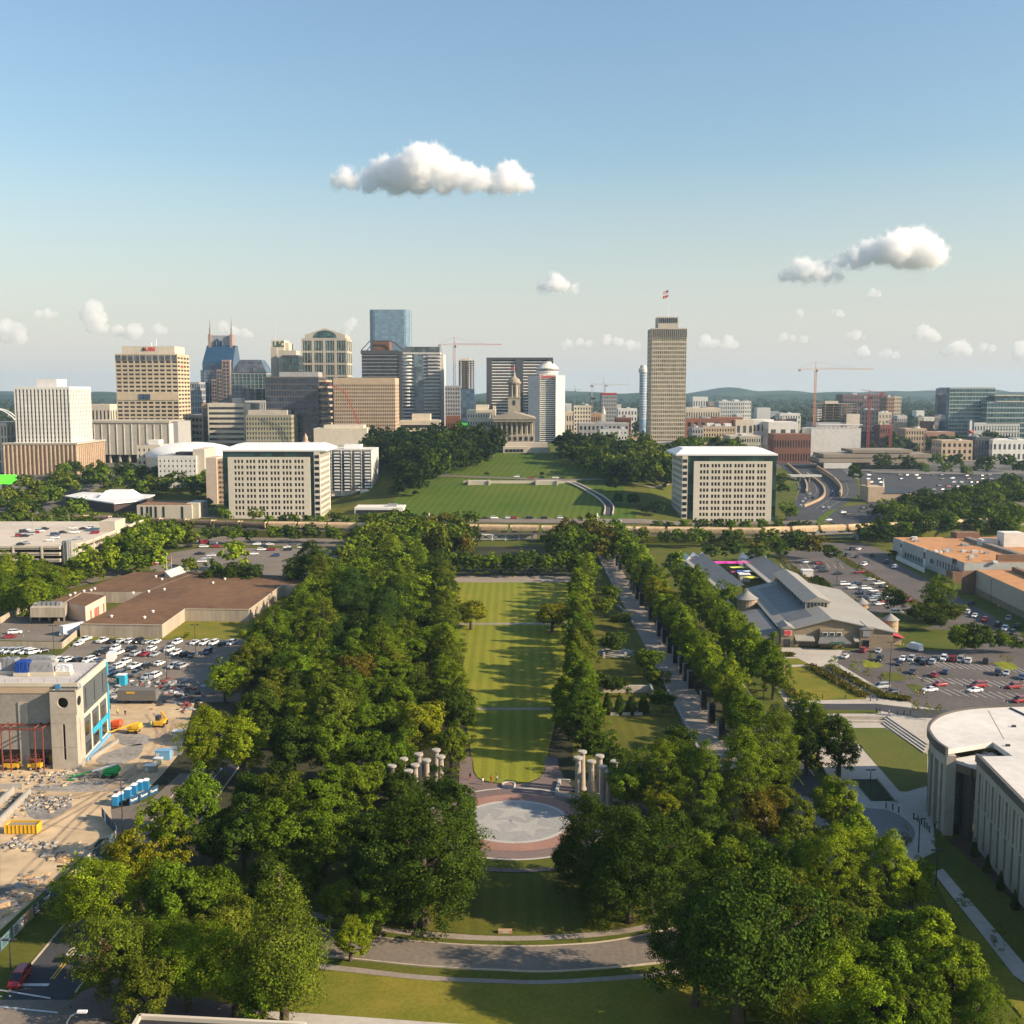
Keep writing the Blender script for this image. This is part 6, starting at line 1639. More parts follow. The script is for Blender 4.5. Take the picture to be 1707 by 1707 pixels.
# ---------------------------------------------------------------- vehicles
PAINT = mat_objcol('car_paint', 0.25, 0.0, 0.5, 0.5)
CLOTH = mat_objcol('dyed_cloth', 0.9, 0.0, 0.2)
CGLASS = mat('car_glass', (0.015, 0.018, 0.022), 0.08, 0, spec=0.8)
RUBBER = mat('rubber', (0.018, 0.018, 0.018), 0.9, 0)
LAMPM = mat('headlight_lens', (0.75, 0.74, 0.70), 0.2, 0)
TAILM = mat('tail_lamp_lens', (0.35, 0.02, 0.02), 0.3, 0)
CC = {'w': ((0.78, 0.77, 0.75), 'white'), 'k': ((0.018, 0.018, 0.022), 'black'), 's': ((0.36, 0.38, 0.40), 'silver'), 'g': ((0.10, 0.11, 0.12), 'grey'), 'r': ((0.30, 0.022, 0.025), 'red'), 'b': ((0.035, 0.06, 0.13), 'dark blue'), 't': ((0.38, 0.33, 0.24), 'tan')}
def loft(b, st, m=0):
 """body from stations (x, half width low, half width high, z low, z shoulder, z high)"""
 vs, fs, n = [], [], 8
 for x, wl, wh, z0, zs, z1 in st:
  vs += [(x, -wl * 0.9, z0), (x, wl * 0.9, z0), (x, wl, z0 + 0.15), (x, wl, zs), (x, wh, z1), (x, -wh, z1), (x, -wl, zs), (x, -wl, z0 + 0.15)]
 for i in range(len(st) - 1):
  for k in range(n): fs.append((i * n + k, i * n + (k + 1) % n, (i + 1) * n + (k + 1) % n, (i + 1) * n + k))
 fs += [tuple(range(n))[::-1], tuple(range((len(st) - 1) * n, len(st) * n))]
 return b.add(vs, [f[::-1] for f in fs], m)
CARK = {'sedan': dict(body=[(-2.25, .78, .70, .35, .62, .82), (-2.1, .86, .78, .25, .68, .98), (-1.3, .9, .80, .22, .72, .98), (.9, .9, .80, .22, .72, .95), (2.0, .86, .74, .25, .62, .76), (2.25, .74, .66, .35, .55, .66)], cab=(-1.75, -1.0, .25, 1.05, .95, 1.42)),
  'suv': dict(body=[(-2.3, .82, .78, .40, .8, 1.05), (-2.2, .92, .84, .3, .8, 1.12), (1.0, .93, .84, .28, .8, 1.10), (2.1, .9, .78, .3, .74, .98), (2.35, .80, .70, .4, .65, .85)], cab=(-2.2, -1.9, .45, 1.15, 1.08, 1.74)),
  'van': dict(body=[(-2.5, .84, .8, .40, .8, 1.1), (-2.4, .95, .86, .3, .82, 1.15), (1.3, .96, .86, .28, .8, 1.12), (2.1, .93, .78, .3, .72, .95), (2.5, .80, .66, .4, .6, .76)], cab=(-2.42, -2.15, .65, 1.75, 1.10, 1.80)),
  'pickup': dict(body=[(-2.8, .86, .82, .45, .8, 1.08), (-2.7, .95, .9, .4, .85, 1.12), (1.3, .95, .88, .4, .85, 1.12), (2.4, .93, .82, .4, .8, 1.02), (2.7, .82, .76, .45, .75, .9)], cab=(-.9, -.6, .75, 1.3, 1.08, 1.78)),
  'truck': dict(body=[(1.6, 1.0, .95, .5, 1.2, 1.5), (3.4, 1.0, .9, .5, 1.1, 1.4), (3.6, .95, .85, .55, 1.0, 1.2)], cab=(1.65, 1.75, 2.5, 3.0, 1.45, 2.3)),
  'cargo_van': dict(body=[(-2.9, .95, .9, .4, 1.3, 2.45), (1.2, .97, .9, .35, 1.3, 2.5), (1.9, .97, .8, .35, 1.15, 1.5), (2.7, .9, .75, .4, .8, 1.1)], cab=(.9, 1.0, 1.35, 2.0, 1.45, 2.42))}
CARM = {}
def car_meshes(kind):
 if kind in CARM: return CARM[kind]
 K = CARK[kind]
 a, b_, c, d, z0, z1 = K['cab']
 def mk(mb, name, m):
  me = bpy.data.meshes.new(name); me.from_pydata(mb.v, [], mb.f)
  for q in m: me.materials.append(q)
  if max(mb.m, default=0): me.polygons.foreach_set('material_index', mb.m)
  return me
 body = loft(MB(), K['body'])
 hw, hr = K['body'][2][2] - 0.02, K['body'][2][2] - 0.16
 cab = [(a, -hw, z0), (d, -hw, z0), (d, hw, z0), (a, hw, z0), (b_, -hr, z1 - .05), (c, -hr, z1 - .05), (c, hr, z1 - .05), (b_, hr, z1 - .05)]
 CF = [(0, 1, 5, 4), (1, 2, 6, 5), (2, 3, 7, 6), (3, 0, 4, 7), (4, 5, 6, 7)]
 glass = MB().add(cab, CF)
 roof = MB().add([(b_ - .06, -hr - .03, z1 - .07), (c + .04, -hr - .03, z1 - .07), (c + .04, hr + .03, z1 - .07), (b_ - .06, hr + .03, z1 - .07), (b_ + .1, -hr + .08, z1), (c - .1, -hr + .08, z1), (c - .1, hr - .08, z1), (b_ + .1, hr - .08, z1)], CF)
 for s in (-1, 1):
  for x0, x1 in ((a, b_), (d, c), ((a + d) / 2 - .1, (b_ + c) / 2 - .1)):
   roof.tube((x0, s * (hw + .005), z0), (x1, s * (hr + .005), z1 - .05), .045, n=4)
 for v, f in ((roof.v, roof.f),): body.add(v, f)
 if kind == 'truck': body.box(-3.4, 1.5, -1.15, 1.15, .9, 3.3)
 wz, wr = (.36, .34) if kind not in ('truck', 'cargo_van') else (.42, .42)
 ws = [(x, s) for x in (K['body'][0][0] * .62 if kind != 'truck' else -2.0, K['body'][-1][0] * .62) for s in (-1, 1)]
 wb = MB().tube((0, -.11, 0), (0, .11, 0), wr, n=12).tube((0, -.115, 0), (0, .115, 0), wr * .55, n=10, m=1)
 xf = K['body'][-1][0]; wf = K['body'][-1][1]; zf = K['body'][-1][4]
 lamp = MB().box(xf - .12, xf + .02, -.14, .14, -.07, .07)
 allm = MB()
 for mb, m in ((body, 0), (glass, 1)): allm.add(mb.v, mb.f, m)
 for x, s in ws: allm.tube((x, s * .78 - .1, wz), (x, s * .78 + .1, wz), wr, n=8, m=2)
 CARM[kind] = dict(body=mk(body, 'body', [PAINT]), glass=mk(glass, 'windows', [CGLASS]), wheel=mk(wb, 'wheel', [RUBBER, STEEL]), lamp=mk(lamp, 'headlight', [LAMPM]), tail=mk(lamp, 'tail_lamp', [TAILM]), whole=mk(allm, 'car', [PAINT, CGLASS, RUBBER]), ws=ws, wz=wz, xf=xf, zf=zf, wf=wf, xr=K['body'][0][0])
 return CARM[kind]
COUNT = {}
def car(x, y, z, ang, kind, col, desc, parts=True, label=None):
 M = car_meshes(kind)
 c, word = CC[col]
 kw = {'suv': 'estate car', 'van': 'minivan', 'sedan': 'saloon car', 'pickup': 'pickup truck', 'truck': 'box truck', 'cargo_van': 'cargo van'}[kind]
 k = (desc, col, kind)
 COUNT[k] = COUNT.get(k, 0) + 1
 lab = label or f'{nth(COUNT[k])} {word} {kw} {desc}'
 name = {'truck': 'box_truck', 'cargo_van': 'cargo_van', 'pickup': 'pickup_truck'}.get(kind, 'car')
 cat = {'truck': 'truck', 'cargo_van': 'van', 'pickup': 'pickup'}.get(kind, 'car')
 r = rnd.uniform(0.9, 1.1)
 cc = (c[0] * r, c[1] * r, c[2] * r, 1)
 if not parts:
  o = link(name, M['whole'], loc=(x, y, z)); o.rotation_euler = (0, 0, ang); o.color = cc
  return tag(o, lab, cat, 'vehicles ' + desc)
 t = thing(name, lab, cat, (x, y, z), 'vehicles ' + desc, ang)
 o = link('body', M['body'], t); o.color = cc
 link('windows', M['glass'], t)
 for wx, s in M['ws']: link('wheel', M['wheel'], t, loc=(wx, s * .82, M['wz']))
 for s in (-1, 1):
  link('headlight', M['lamp'], t, loc=(M['xf'] - .1, s * M['wf'] * .8, M['zf'] - .02))
  link('tail_lamp', M['tail'], t, loc=(M['xr'] + .12, s * M['wf'] * .9, M['zf'] + .12))
 return t
def cars(s, desc, ang, z=0.0, parts=True, kinds='suv sedan suv sedan van', jit=0.06, terrain=False):
 """cars from 'px,py,colour[kind]' triples; ang is the heading in degrees"""
 g = random.Random(len(s) * 7 + 1)
 KK = {'P': 'pickup', 'T': 'truck', 'C': 'cargo_van', 'V': 'van', 'S': 'suv', 'D': 'sedan'}
 for q in sorted(s.split(), key=lambda q: float(q.split(',')[0])):
  px, py, c = q.split(',')
  kind = KK[c[1]] if len(c) > 1 else g.choice(kinds.split())
  if terrain: x, y, zz = GT(float(px), float(py)); zz += 0.35
  else: x, y = G(float(px), float(py) + 2, z); zz = z + 0.1
  car(x, y, zz, R(ang + g.choice([0, 180])) + g.uniform(-jit, jit), kind, c[0], desc, parts)
cars('131,1074,w 142,1067,wP 171,1069,wP 186,1070,k 203,1069,w 217,1070,w 230,1070,kS 245,1071,s 260,1071,w 295,1072,wS 324,1072,w 340,1073,w 356,1073,w 371,1074,k 386,1073,w', 'in the row below the warehouse wall', 78)
cars('168,1090,k 178,1084,k 192,1082,w 198,1089,w 220,1083,k 226,1091,s 242,1091,rD 253,1083,w 258,1092,s 282,1084,wS 293,1090,wS 308,1092,k 321,1093,g 346,1088,b', 'in the middle of the warehouse car park', 78)
cars('100,1101,w 114,1101,w 131,1102,k 148,1102,w 164,1102,w 208,1105,w 198,1112,w 225,1112,wP 241,1114,k 266,1107,w 289,1112,sS 304,1112,sS', 'in the near rows of the warehouse car park', 70)
cars('182,1124,b 200,1126,g 226,1125,gP 244,1129,s 260,1127,w', 'beside the building site fence', 78)
cars('3,1087,s 15,1087,s 28,1087,s 43,1088,w 57,1088,w 72,1086,k', 'in the row outside the warehouse yard wall', 55)
cars('25,1055,wS 17,1062,rD 110,1058,s', 'inside the warehouse yard', 20)
car(*G(187, 1104), 0.1, R(100), 'truck', 'w', '', label='white box truck parked behind the building under construction')
cars('40,886,k 44,883,w 50,890,s 60,887,r 66,885,w 75,881,k 122,880,w 139,881,k 149,880,w 170,883,w 158,888,r 92,891,b 105,887,k 125,887,w 132,897,s 92,896,w 82,900,w 35,907,k 44,905,s 33,893,r 42,893,k', 'on the roof deck of the garage', 15, z=9.3, parts=False)
cars('262,938,w 255,940,r 266,932,k 333,923,kP 352,926,w 345,930,s 336,936,w 314,911,k 293,945,b 343,905,rC 356,905,w 340,911,w 361,911,r 334,902,k 428,907,w 441,911,k 450,907,w 436,916,w 452,916,r 478,912,w 480,916,k 488,907,g 502,912,w 510,908,k 518,907,w 459,926,b 552,916,b 424,923,w', 'in the car park before the railway', 8, parts=False)
cars('1344,937,w 1366,939,r 1368,946,k 1373,952,k 1397,956,k 1433,954,rP 1408,974,w 1420,980,w 1428,974,k 1443,981,w 1434,988,k 1447,990,k 1464,991,r 1449,998,k 1461,994,s 1475,1000,w 1468,997,g 1466,1007,w 1395,993,w 1406,1000,w 1495,1021,w 1517,1001,r 1465,973,wP 1451,966,s 1473,978,k 1455,985,w 1440,994,k 1470,1003,r 1456,1001,s', 'behind the market sheds', 12, parts=False)
cars('1439,1085,r 1464,1086,s 1409,1095,w 1466,1100,kS 1499,1107,k 1505,1099,w 1519,1100,s 1533,1100,k 1539,1106,kS 1554,1105,s 1557,1099,k 1573,1099,wS 1588,1100,r 1601,1101,s 1614,1103,w 1643,1104,k', 'in the row before the market front', 60)
cars('1521,1121,k 1557,1126,r 1576,1121,b 1663,1123,k 1677,1123,s 1703,1130,b', 'in the second row of the market car park', 60)
cars('1568,1142,r 1550,1151,w 1631,1144,r 1625,1152,wD 1690,1146,rS 1701,1169,r 1469,1146,s 1488,1155,k', 'in the nearest rows of the market car park', 15)
car(*G(1524, 1084), 0.1, R(118), 'cargo_van', 'w', '', label='white cargo van standing before the market front')
cars('1420,915,k 1431,915,w 1412,925,k 1428,928,k 1455,926,k 1440,941,w 1444,937,k 1478,937,k 1492,945,w 1620,1007,k 1613,1021,w 1625,1027,w 1642,1034,rP 1681,1032,s 1664,1042,k 1675,1049,w 1697,1045,k 1688,1056,k', 'on the avenue past the orange roofed works', 55, parts=False)
cars('1172,1056,w 1204,1095,s 1192,1075,k', 'on the road beside the promenade trees', 90)
cars('762,867,b 808,868,k 824,868,w 848,868,w 857,868,r 883,868,k 908,868,k 935,868,w 1030,873,w', 'on the parkway below the hill', 3, parts=False, terrain=True)
cars('727,793,w 743,794,g 861,798,w 886,799,r 903,799,k 926,799,w 938,800,k', 'on the drive across the hill', 3, parts=False, terrain=True)
cars('1335,846,wV 1338,838,w 1342,834,w 1347,830,s 1350,826,w 1355,833,k 1330,818,b 1311,786,k 1388,822,s 1372,848,w 1381,850,w', 'on the sunken highway', 75, parts=False, terrain=True)
g = random.Random(77)
s = ''
for row in range(7):
 for k in range(16):
  px, py = 1446 + 13.5 * k + 4 * row + g.uniform(-3, 3), 794 + 6.2 * row + g.uniform(-0.6, 0.6)
  if g.random() < 0.62 and not (1440 < px < 1548 and py > 806) and px < 1690 and not (px > 1600 and py > 815): s += f'{px:.0f},{py:.1f},{g.choice("wwkkssgbr")} '
for px, py, c in ((1405, 857, 'w'), (1413, 860, 'k'), (1440, 850, 'k'), (1436, 855, 'k'), (1381, 869, 'w'), (1550, 832, 'k'), (1580, 826, 'k'), (1590, 828, 's')): s += f'{px},{py},{c} '
cars(s.strip(), 'in the wide car parks beyond the highway', 20, parts=False, terrain=True)
car(*G(33, 1637.5), 0.1, R(-88), 'van', 'r', '', label='dark red minivan waiting at the crosswalk of the side road')
# ---------------------------------------------------------------- the railway: embankment, viaduct, freight train
RAIL = resample([G(px, py, 9.3) for px, py in ((-60, 852), (160, 858), (430, 868), (850, 874), (1250, 879), (1420, 873), (1550, 868), (1760, 857))], 6)
def rail_at(d):
 for a, b in zip(RAIL, RAIL[1:]):
  L = math.hypot(b[0] - a[0], b[1] - a[1])
  if d <= L: return (a[0] + (b[0] - a[0]) * d / L, a[1] + (b[1] - a[1]) * d / L, math.atan2(b[1] - a[1], b[0] - a[0]))
  d -= L
 return None
gaps = [(XP(296, 622), XP(332, 622)), (XP(788, 628), XP(887, 628)), (XP(1012, 628), XP(1062, 628)), (XP(1360, 632), XP(1422, 632))]
xs = [p for p in RAIL]
lo = None
segs, cur = [], []
for p in RAIL:
 if any(a < p[0] < b for a, b in gaps):
  if len(cur) > 1: segs.append(cur)
  cur = []
 else: cur.append(p)
segs.append(cur)
for sg in segs: ribbon('embankment', sg, 5, -5, GRASS, -0.3, 3.9, 'grassed railway embankment')
BAL = mat('ballast', (0.20, 0.16, 0.13), 0.95, 0.3, 1.0)
ribbon('track_bed', RAIL, 2.6, -2.6, BAL, 3.9, 4.4, 'ballast bed of the railway line')
ribbon('rail', RAIL, 0.82, 0.68, STEEL, 4.41, 4.55, 'steel rail of the railway line'); ribbon('rail', RAIL, -0.68, -0.82, STEEL, 4.41, 4.55, 'steel rail of the railway line')
xa, xb = gaps[1]
Yt = 627.5
t = thing('trestle_bridge', 'white steel trestle carrying the railway over the end of the mall', 'bridge', ((xa + xb) / 2, Yt, 0))
MB().box(xa - 1, xb + 1, Yt - 3.0, Yt + 3.5, 3.2, 3.88).obj('deck', WHITEM, t)
b = MB()
n = 9
for i in range(n + 1):
 x = xa + (xb - xa) * i / n
 if i in (0, 3, 5, 7, 9): MB().box(x - 0.35, x + 0.35, Yt - 2.9, Yt - 2.2, -0.5, 3.2).obj('post', WHITEM, t)
for i in range(n):
 x0, x1 = xa + (xb - xa) * i / n, xa + (xb - xa) * (i + 1) / n
 b.tube((x0, Yt - 2.95, 0.9 if i not in (0, 8) else 2.4), (x1, Yt - 2.95, 3.1), 0.11, n=4); b.tube((x0, Yt - 2.95, 3.1), (x1, Yt - 2.95, 0.9 if i not in (0, 8) else 2.4), 0.11, n=4)
b.box(xa, xb, Yt - 3.05, Yt - 2.85, 0.7, 1.0)
b.obj('bracing', WHITEM, t)
MB().box(xa - 4, xb + 3, Yt + 4, Yt + 5, -0.5, 3.0).obj('back_wall', CONC2, t)
for px, w in ((1020, 13), (1055, 12)):
 x0, x1 = XP(px - w / 2, 622), XP(px + w / 2, 622)
 t = thing('gate_pier', 'pale stone gate pier of the railway underpass beside the promenade' if px == 1020 else 'stone pier of the railway underpass farther from the lawn', 'pier', ((x0 + x1) / 2, 622, 0))
 MB().box(x0, x1, 620, 625, 0, 6.6).obj('shaft', LIME, t); MB().box(x0 - 0.4, x1 + 0.4, 619.6, 625.4, 6.6, 7.2).obj('cornice', LIME, t)
 for k in range(4): MB().box(x0 + 0.3 + k * (x1 - x0) / 4, x0 + 1.0 + k * (x1 - x0) / 4, 619.8, 620.6, 7.2, 7.9).obj('merlon', LIME, t)
BLUEP = mat('pale_blue_girder', (0.22, 0.36, 0.42), 0.6, 0.2, 0.6)
for (xa, xb), Yc, lab in ((gaps[0], 615, 'blue steel girder bridge over the street on the warehouse side'), (gaps[3], 631, 'pale blue girder bridge over the avenue past the works')):
 t = thing('girder_bridge', lab, 'bridge', ((xa + xb) / 2, Yc, 0))
 MB().box(xa - 1, xb + 1, Yc - 3.6, Yc - 3.2, 1.9, 4.2).obj('girder', BLUEP, t); MB().box(xa - 1, xb + 1, Yc + 3.2, Yc + 3.6, 1.9, 4.2).obj('girder', BLUEP, t)
 b = MB()
 for i in range(16): b.box(xa + (xb - xa) * i / 15 - 0.12, xa + (xb - xa) * i / 15 + 0.12, Yc - 3.85, Yc - 3.61, 1.95, 4.15)
 b.obj('stiffener', WHITEM, t)['kind'] = 'stuff'
 MB().box(xa - 1, xb + 1, Yc - 3.19, Yc + 3.19, 3.4, 3.88).obj('deck', CONC2, t)
 for x in (xa - 1.5, xb + 0.3): MB().box(x, x + 1.2, Yc - 4, Yc + 4, -0.3, 3.4).obj('abutment', CONC2, t)
HOP = mat('wagon_paint', (0.55, 0.39, 0.23), 0.7, 0.16, 0.5, scale2=0.3)
TANK_SHADE = mat('tank_wagon_shade_tone', (0.20, 0.135, 0.085), 0.6, 0.2, 0.5, scale2=0.3)  # wagon tan darkened: the shade on the train's front is put into this colour
def wagon_proto(kind):
 L = 8.2
 t = thing('hopper_wagon' if kind == 'hopper' else 'tank_wagon', '', 'railway wagon')
 b = MB()
 prof = [(-1.5, 1.1), (-1.6, 1.5), (-1.62, 2.6), (-1.45, 3.7), (-0.8, 4.35), (0, 4.5), (0.8, 4.35), (1.45, 3.7), (1.62, 2.6), (1.6, 1.5), (1.5, 1.1)] if kind == 'hopper' else [(1.5 * math.sin(R(a)), 2.6 - 1.55 * math.cos(R(a))) for a in range(-180, 180, 30)]
 n = len(prof)
 e = [(-L, 0.55), (-L + 1.2, 1.0), (L - 1.2, 1.0), (L, 0.55)] if kind == 'hopper' else [(-L, 0.75), (-L + 0.6, 1.0), (L - 0.6, 1.0), (L, 0.75)]
 vs = []
 for x, s in e: vs += [(x, y * (s if kind != 'hopper' else 1), (4.5 - (4.5 - z) * s) if kind == 'hopper' else 2.6 + (z - 2.6) * s) for y, z in prof]
 fs = [(i * n + k, i * n + (k + 1) % n, (i + 1) * n + (k + 1) % n, (i + 1) * n + k) for i in range(3) for k in range(n)] + [tuple(range(n)), tuple(range(3 * n, 4 * n))[::-1]]
 b.add(vs, fs).obj('body', HOP if kind == 'hopper' else TANK_SHADE, t, smooth=False)
 MB().box(-L - 0.4, L + 0.4, -0.4, 0.4, 0.85, 1.1).obj('underframe', DARKM, t)
 if kind == 'hopper':
  MB().box(-L + 1.4, L - 1.4, -0.35, 0.35, 4.5, 4.65).obj('roof_hatch', HOP, t)
  b = MB()
  for i in range(9): b.box(-6.8 + 1.7 * i - 0.06, -6.8 + 1.7 * i + 0.06, -1.72, -1.58, 1.3, 3.3)
  b.obj('side_stake', HOP, t)['kind'] = 'stuff'
 else:
  for x in (-L + 0.3, L - 0.3): MB().box(x - 0.25, x + 0.25, -1.3, 1.3, 1.1, 4.3).obj('end_cap', HOP, t)
  MB().lathe(0, 0, [(0.5, 4.1), (0.5, 4.5), (0.05, 4.5)], 10).obj('dome', TANK_SHADE, t)
 for x in (-L + 2.2, L - 2.2):
  q = MB().box(x - 1.3, x + 1.3, -1.1, 1.1, 0.55, 0.85).obj('bogie', DARKM, t)
  for dx in (-0.9, 0.9): MB().tube((x + dx, -1.0, 0.46), (x + dx, 1.0, 0.46), 0.45, n=10).obj('wheel_set', DARKM, q)
 return t
protos = {}
d, i = 6.0, {'hopper': 0, 'tank': 0}
while True:
 p = rail_at(d)
 if p is None or p[0] > 300: break
 kind = 'tank' if project(p[0], p[1], 6)[0] < 470 else 'hopper'
 o = copy_tree(protos[kind]) if kind in protos else wagon_proto(kind)
 protos.setdefault(kind, o)
 i[kind] += 1
 o.location = (p[0], p[1], 4.52); o.rotation_euler = (0, 0, p[2])
 tag(o, f'{nth(i[kind])} tan covered hopper wagon of the train, counted from the tank wagons' if kind == 'hopper' else f'{nth(i[kind])} brown tank wagon of the train, counted from the garage end', group='wagons of the freight train on the viaduct')
 d += 17.9
# ---------------------------------------------------------------- the hill: drives, wall, curved walk
def tpoly(name, s, m, off, label):
 pts = [GT(*map(float, q.split(','))) for q in s.split()]
 a = sum(p[0] * q[1] - q[0] * p[1] for p, q in zip(pts, pts[1:] + pts[:1]))
 if a < 0: pts = pts[::-1]
 o = MB().add([(x, y, z + off) for x, y, z in pts], [tuple(range(len(pts)))]).obj(name, m)
 return tag(o, label, kind='structure')
def troad(name, s, w, m, off, label, h=None):
 pts = resample(curve_pts([GT(*map(float, q.split(',')))[:2] for q in s.split()], 5), 5)
 return ribbon(name, pts, w / 2, -w / 2, m, off, None if h is None else off + h, label, drape=0.0)
troad('parkway', '-100,866 300,862 650,868 853,870 1100,872 1400,870', 13, ASPH2, 0.35, 'wide parkway at the foot of the hill')
troad('hill_drive', '690,793 760,796 860,799 950,801 1040,800 1110,800', 7, ASPH2, 0.4, 'narrow drive crossing the hill above the wall')
troad('curved_walk', '948,806 975,816 1000,831 1015,846 1013,862', 4.2, ASPH, 0.35, 'dark curved walk down the side of the hill lawn')
troad('walk_kerb', '943,806 970,816 994,831 1008,846 1007,862', 0.8, LIME, 0.3, 'pale wall along the inner edge of the curved walk', 0.9)
troad('walk_kerb', '954,806 981,816 1007,831 1022,846 1021,862', 0.8, LIME, 0.3, 'pale wall along the outer edge of the curved walk', 0.9)
troad('hill_path', '1040,804 1080,812 1118,806', 3, PATHM, 0.35, 'faint path on the slope beside the hill lawn')
Yw = 800
t = thing('retaining_wall', 'pale stone retaining wall with two bastions across the hill lawn', 'wall', (XP(853, Yw, 18), Yw, 16))
MB().box(XP(772, Yw, 18), XP(962, Yw, 18), Yw + 4, Yw + 5, 15, ZP(802, Yw)).obj('wall', LIME, t)
for a, c in ((782, 816), (894, 929)):
 MB().prism([(XP(a, Yw, 18), Yw - 4), (XP(c, Yw, 18), Yw - 4), (XP(c, Yw, 18), Yw + 4), (XP(a, Yw, 18), Yw + 4)], 12, ZP(801, Yw)).obj('bastion', STONE, t)
 for e in (a, c): MB().box(XP(e - 1.5, Yw, 18), XP(e + 1.5, Yw, 18), Yw - 5, Yw - 2, 12, ZP(799.5, Yw)).obj('end_pier', LIME, t)
for px, lab in ((715.5, 'white flag pillar with red flag at the near corner of the hill lawn'), (995, 'white flag pillar at the promenade end of the railway trestle')):
 x = XP(px, 606, 6)
 t = thing('flag_pillar', lab, 'pillar', (x, 606, 0))
 MB().lathe(x, 606, [(0.5, 0), (0.38, 10), (0.3, 16), (0.7, 16.1), (0.7, 16.5), (0.1, 18.2)], 8).obj('shaft', WHITE, t)
 for s_ in (-1, 1): MB().lathe(x + s_ * 1.1, 606, [(0.05, 15.2), (0.4, 15.6), (0.05, 16.1)], 8).tube((x, 606, 15.4), (x + s_ * 1.1, 606, 15.5), 0.07, n=4).obj('globe_lamp', WHITE, t)
 if px < 800: MB().add([(x - 1.5, 605.6, 7.5), (x - 0.3, 605.6, 7.8), (x - 0.3, 605.6, 11.5), (x - 1.5, 605.6, 11)], [(0, 1, 2, 3)]).obj('banner', mat('flag_red', (0.5, 0.04, 0.04), 0.8, 0), t)
tpoly('highway', '1285,750 1305,752 1340,772 1400,782 1428,800 1432,825 1380,862 1345,884 1300,884 1318,850 1335,820 1318,790 1285,765', ASPH, 0.3, 'sunken highway and its slip roads curving into the city')
tpoly('car_park', '1432,792 1707,792 1707,818 1640,822 1590,842 1450,850 1440,822', ASPH, 0.45, 'wide crowded car parks beyond the highway')
tpoly('car_park', '1375,868 1390,850 1440,842 1500,840 1560,834 1470,870 1400,880', ASPH, 0.45, 'near empty car park before the railway wood')
tpoly('verge', '1363,882 1376,868 1396,850 1382,852 1362,866', HILLTURF, 0.5, 'grass wedge beside the highway slip road')
tpoly('verge', '1430,826 1445,822 1470,832 1455,838 1436,836', HILLTURF, 0.55, 'small lawn before the tan church')
for s, h, lab in (('1313,776 1337,797 1345,812 1344,824', 2.2, 'tan wall between the far highway lanes'), ('1345,792 1368,808 1375,822 1368,834 1340,846', 1.8, 'tan median wall of the highway'), ('1362,784 1388,802 1402,818 1400,830', 4.2, 'tall tan retaining wall along the highway slip road')):
 troad('highway_wall', s, 1.4, wallm('tan_wall', (0.36, 0.26, 0.17)), 0.2, lab, h)
b = MB()
for s in ('1325,795 1332,815 1326,835', '1352,800 1362,820 1345,840', '1380,806 1390,826 1360,850', '1410,806 1412,826 1370,856'):
 pts = resample(curve_pts([GT(*map(float, q.split(',')))[:2] for q in s.split()], 4), 4)
 L, Rr = strip(pts, 0.12, -0.12)
 for k in range(0, len(pts) - 1, 2): b.face(*[(p[0], p[1], terr(*p) + 0.34) for p in (L[k + 1], L[k], Rr[k], Rr[k + 1])])
tag(b.obj('lane_marking', WHITEP), 'broken white lane lines on the sunken highway', kind='structure')
x0, x1, Y = XP(1312, 1000, 6), XP(1362, 1000, 6), 985
t = thing('overpass', 'pale concrete road bridge over the sunken highway', 'bridge', ((x0 + x1) / 2, Y, 4))
MB().box(x0, x1, Y, Y + 14, 8.2, 9.4).obj('deck', PALE, t); MB().box(x0, x1, Y, Y + 0.4, 9.4, 10.2).obj('parapet', PALE, t)
for k in (0.3, 0.6): MB().box(x0 + (x1 - x0) * k, x0 + (x1 - x0) * k + 1.2, Y + 2, Y + 12, 3, 8.2).obj('pier', PALE, t)
t = thing('church', 'low tan church with a dark blue roof and a thin white spire', 'church', (XP(1490, 830, 5), 830, 2))
a, c, Y = XP(1447, 822, 5), XP(1540, 822, 5), 822
MB().box(a, XP(1474, Y, 5), Y, Y + 20, 1, ZP(812, Y)).obj('tall_block', TAN, t)
MB().box(XP(1451, Y, 5), XP(1456, Y, 5), Y + 8, Y + 12, 1, ZP(803, Y)).obj('bell_wall', TAN, t)
MB().box(XP(1474.2, Y, 5), XP(1526, Y, 5), Y, Y + 16, 1, ZP(822, Y)).obj('nave_wall', TAN, t)
MB().box(XP(1513, Y - 6, 5), c, Y - 8, Y + 6, 1, ZP(822, Y)).obj('hall_wing', TAN, t)
q = [(XP(1472, Y, 5), Y - 0.5), (XP(1527, Y, 5), Y + 16.5)]
zr = ZP(822, Y)
MB().add([(q[0][0], q[0][1], zr), (q[1][0], q[0][1], zr), (q[1][0], q[1][1], zr), (q[0][0], q[1][1], zr), (q[0][0], Y + 8, zr + 4), (q[1][0], Y + 8, zr + 4)], [(0, 1, 5, 4), (2, 3, 4, 5), (1, 2, 5), (3, 0, 4)]).obj('roof', mat('slate_blue_roof', (0.045, 0.055, 0.07), 0.7, 0.1, 0.5), t)
MB().lathe(XP(1478, Y, 8), Y + 8, [(0.9, zr + 3), (0.7, zr + 5), (0.05, zr + 11)], 6).obj('spire', WHITE, t)
for k in range(3): MB().box(XP(1496 + 7 * k, Y, 5), XP(1499 + 7 * k, Y, 5), Y - 0.2, Y + 0.1, 3, 5).obj('window', GL_DARK, t)
t, xq0, xq1, zq0, zq1 = slabbox('low_building', 'small brick building with white striped upper storey by the wood', 'building', 1621, 1664, 815, 860, 20, BRICK)
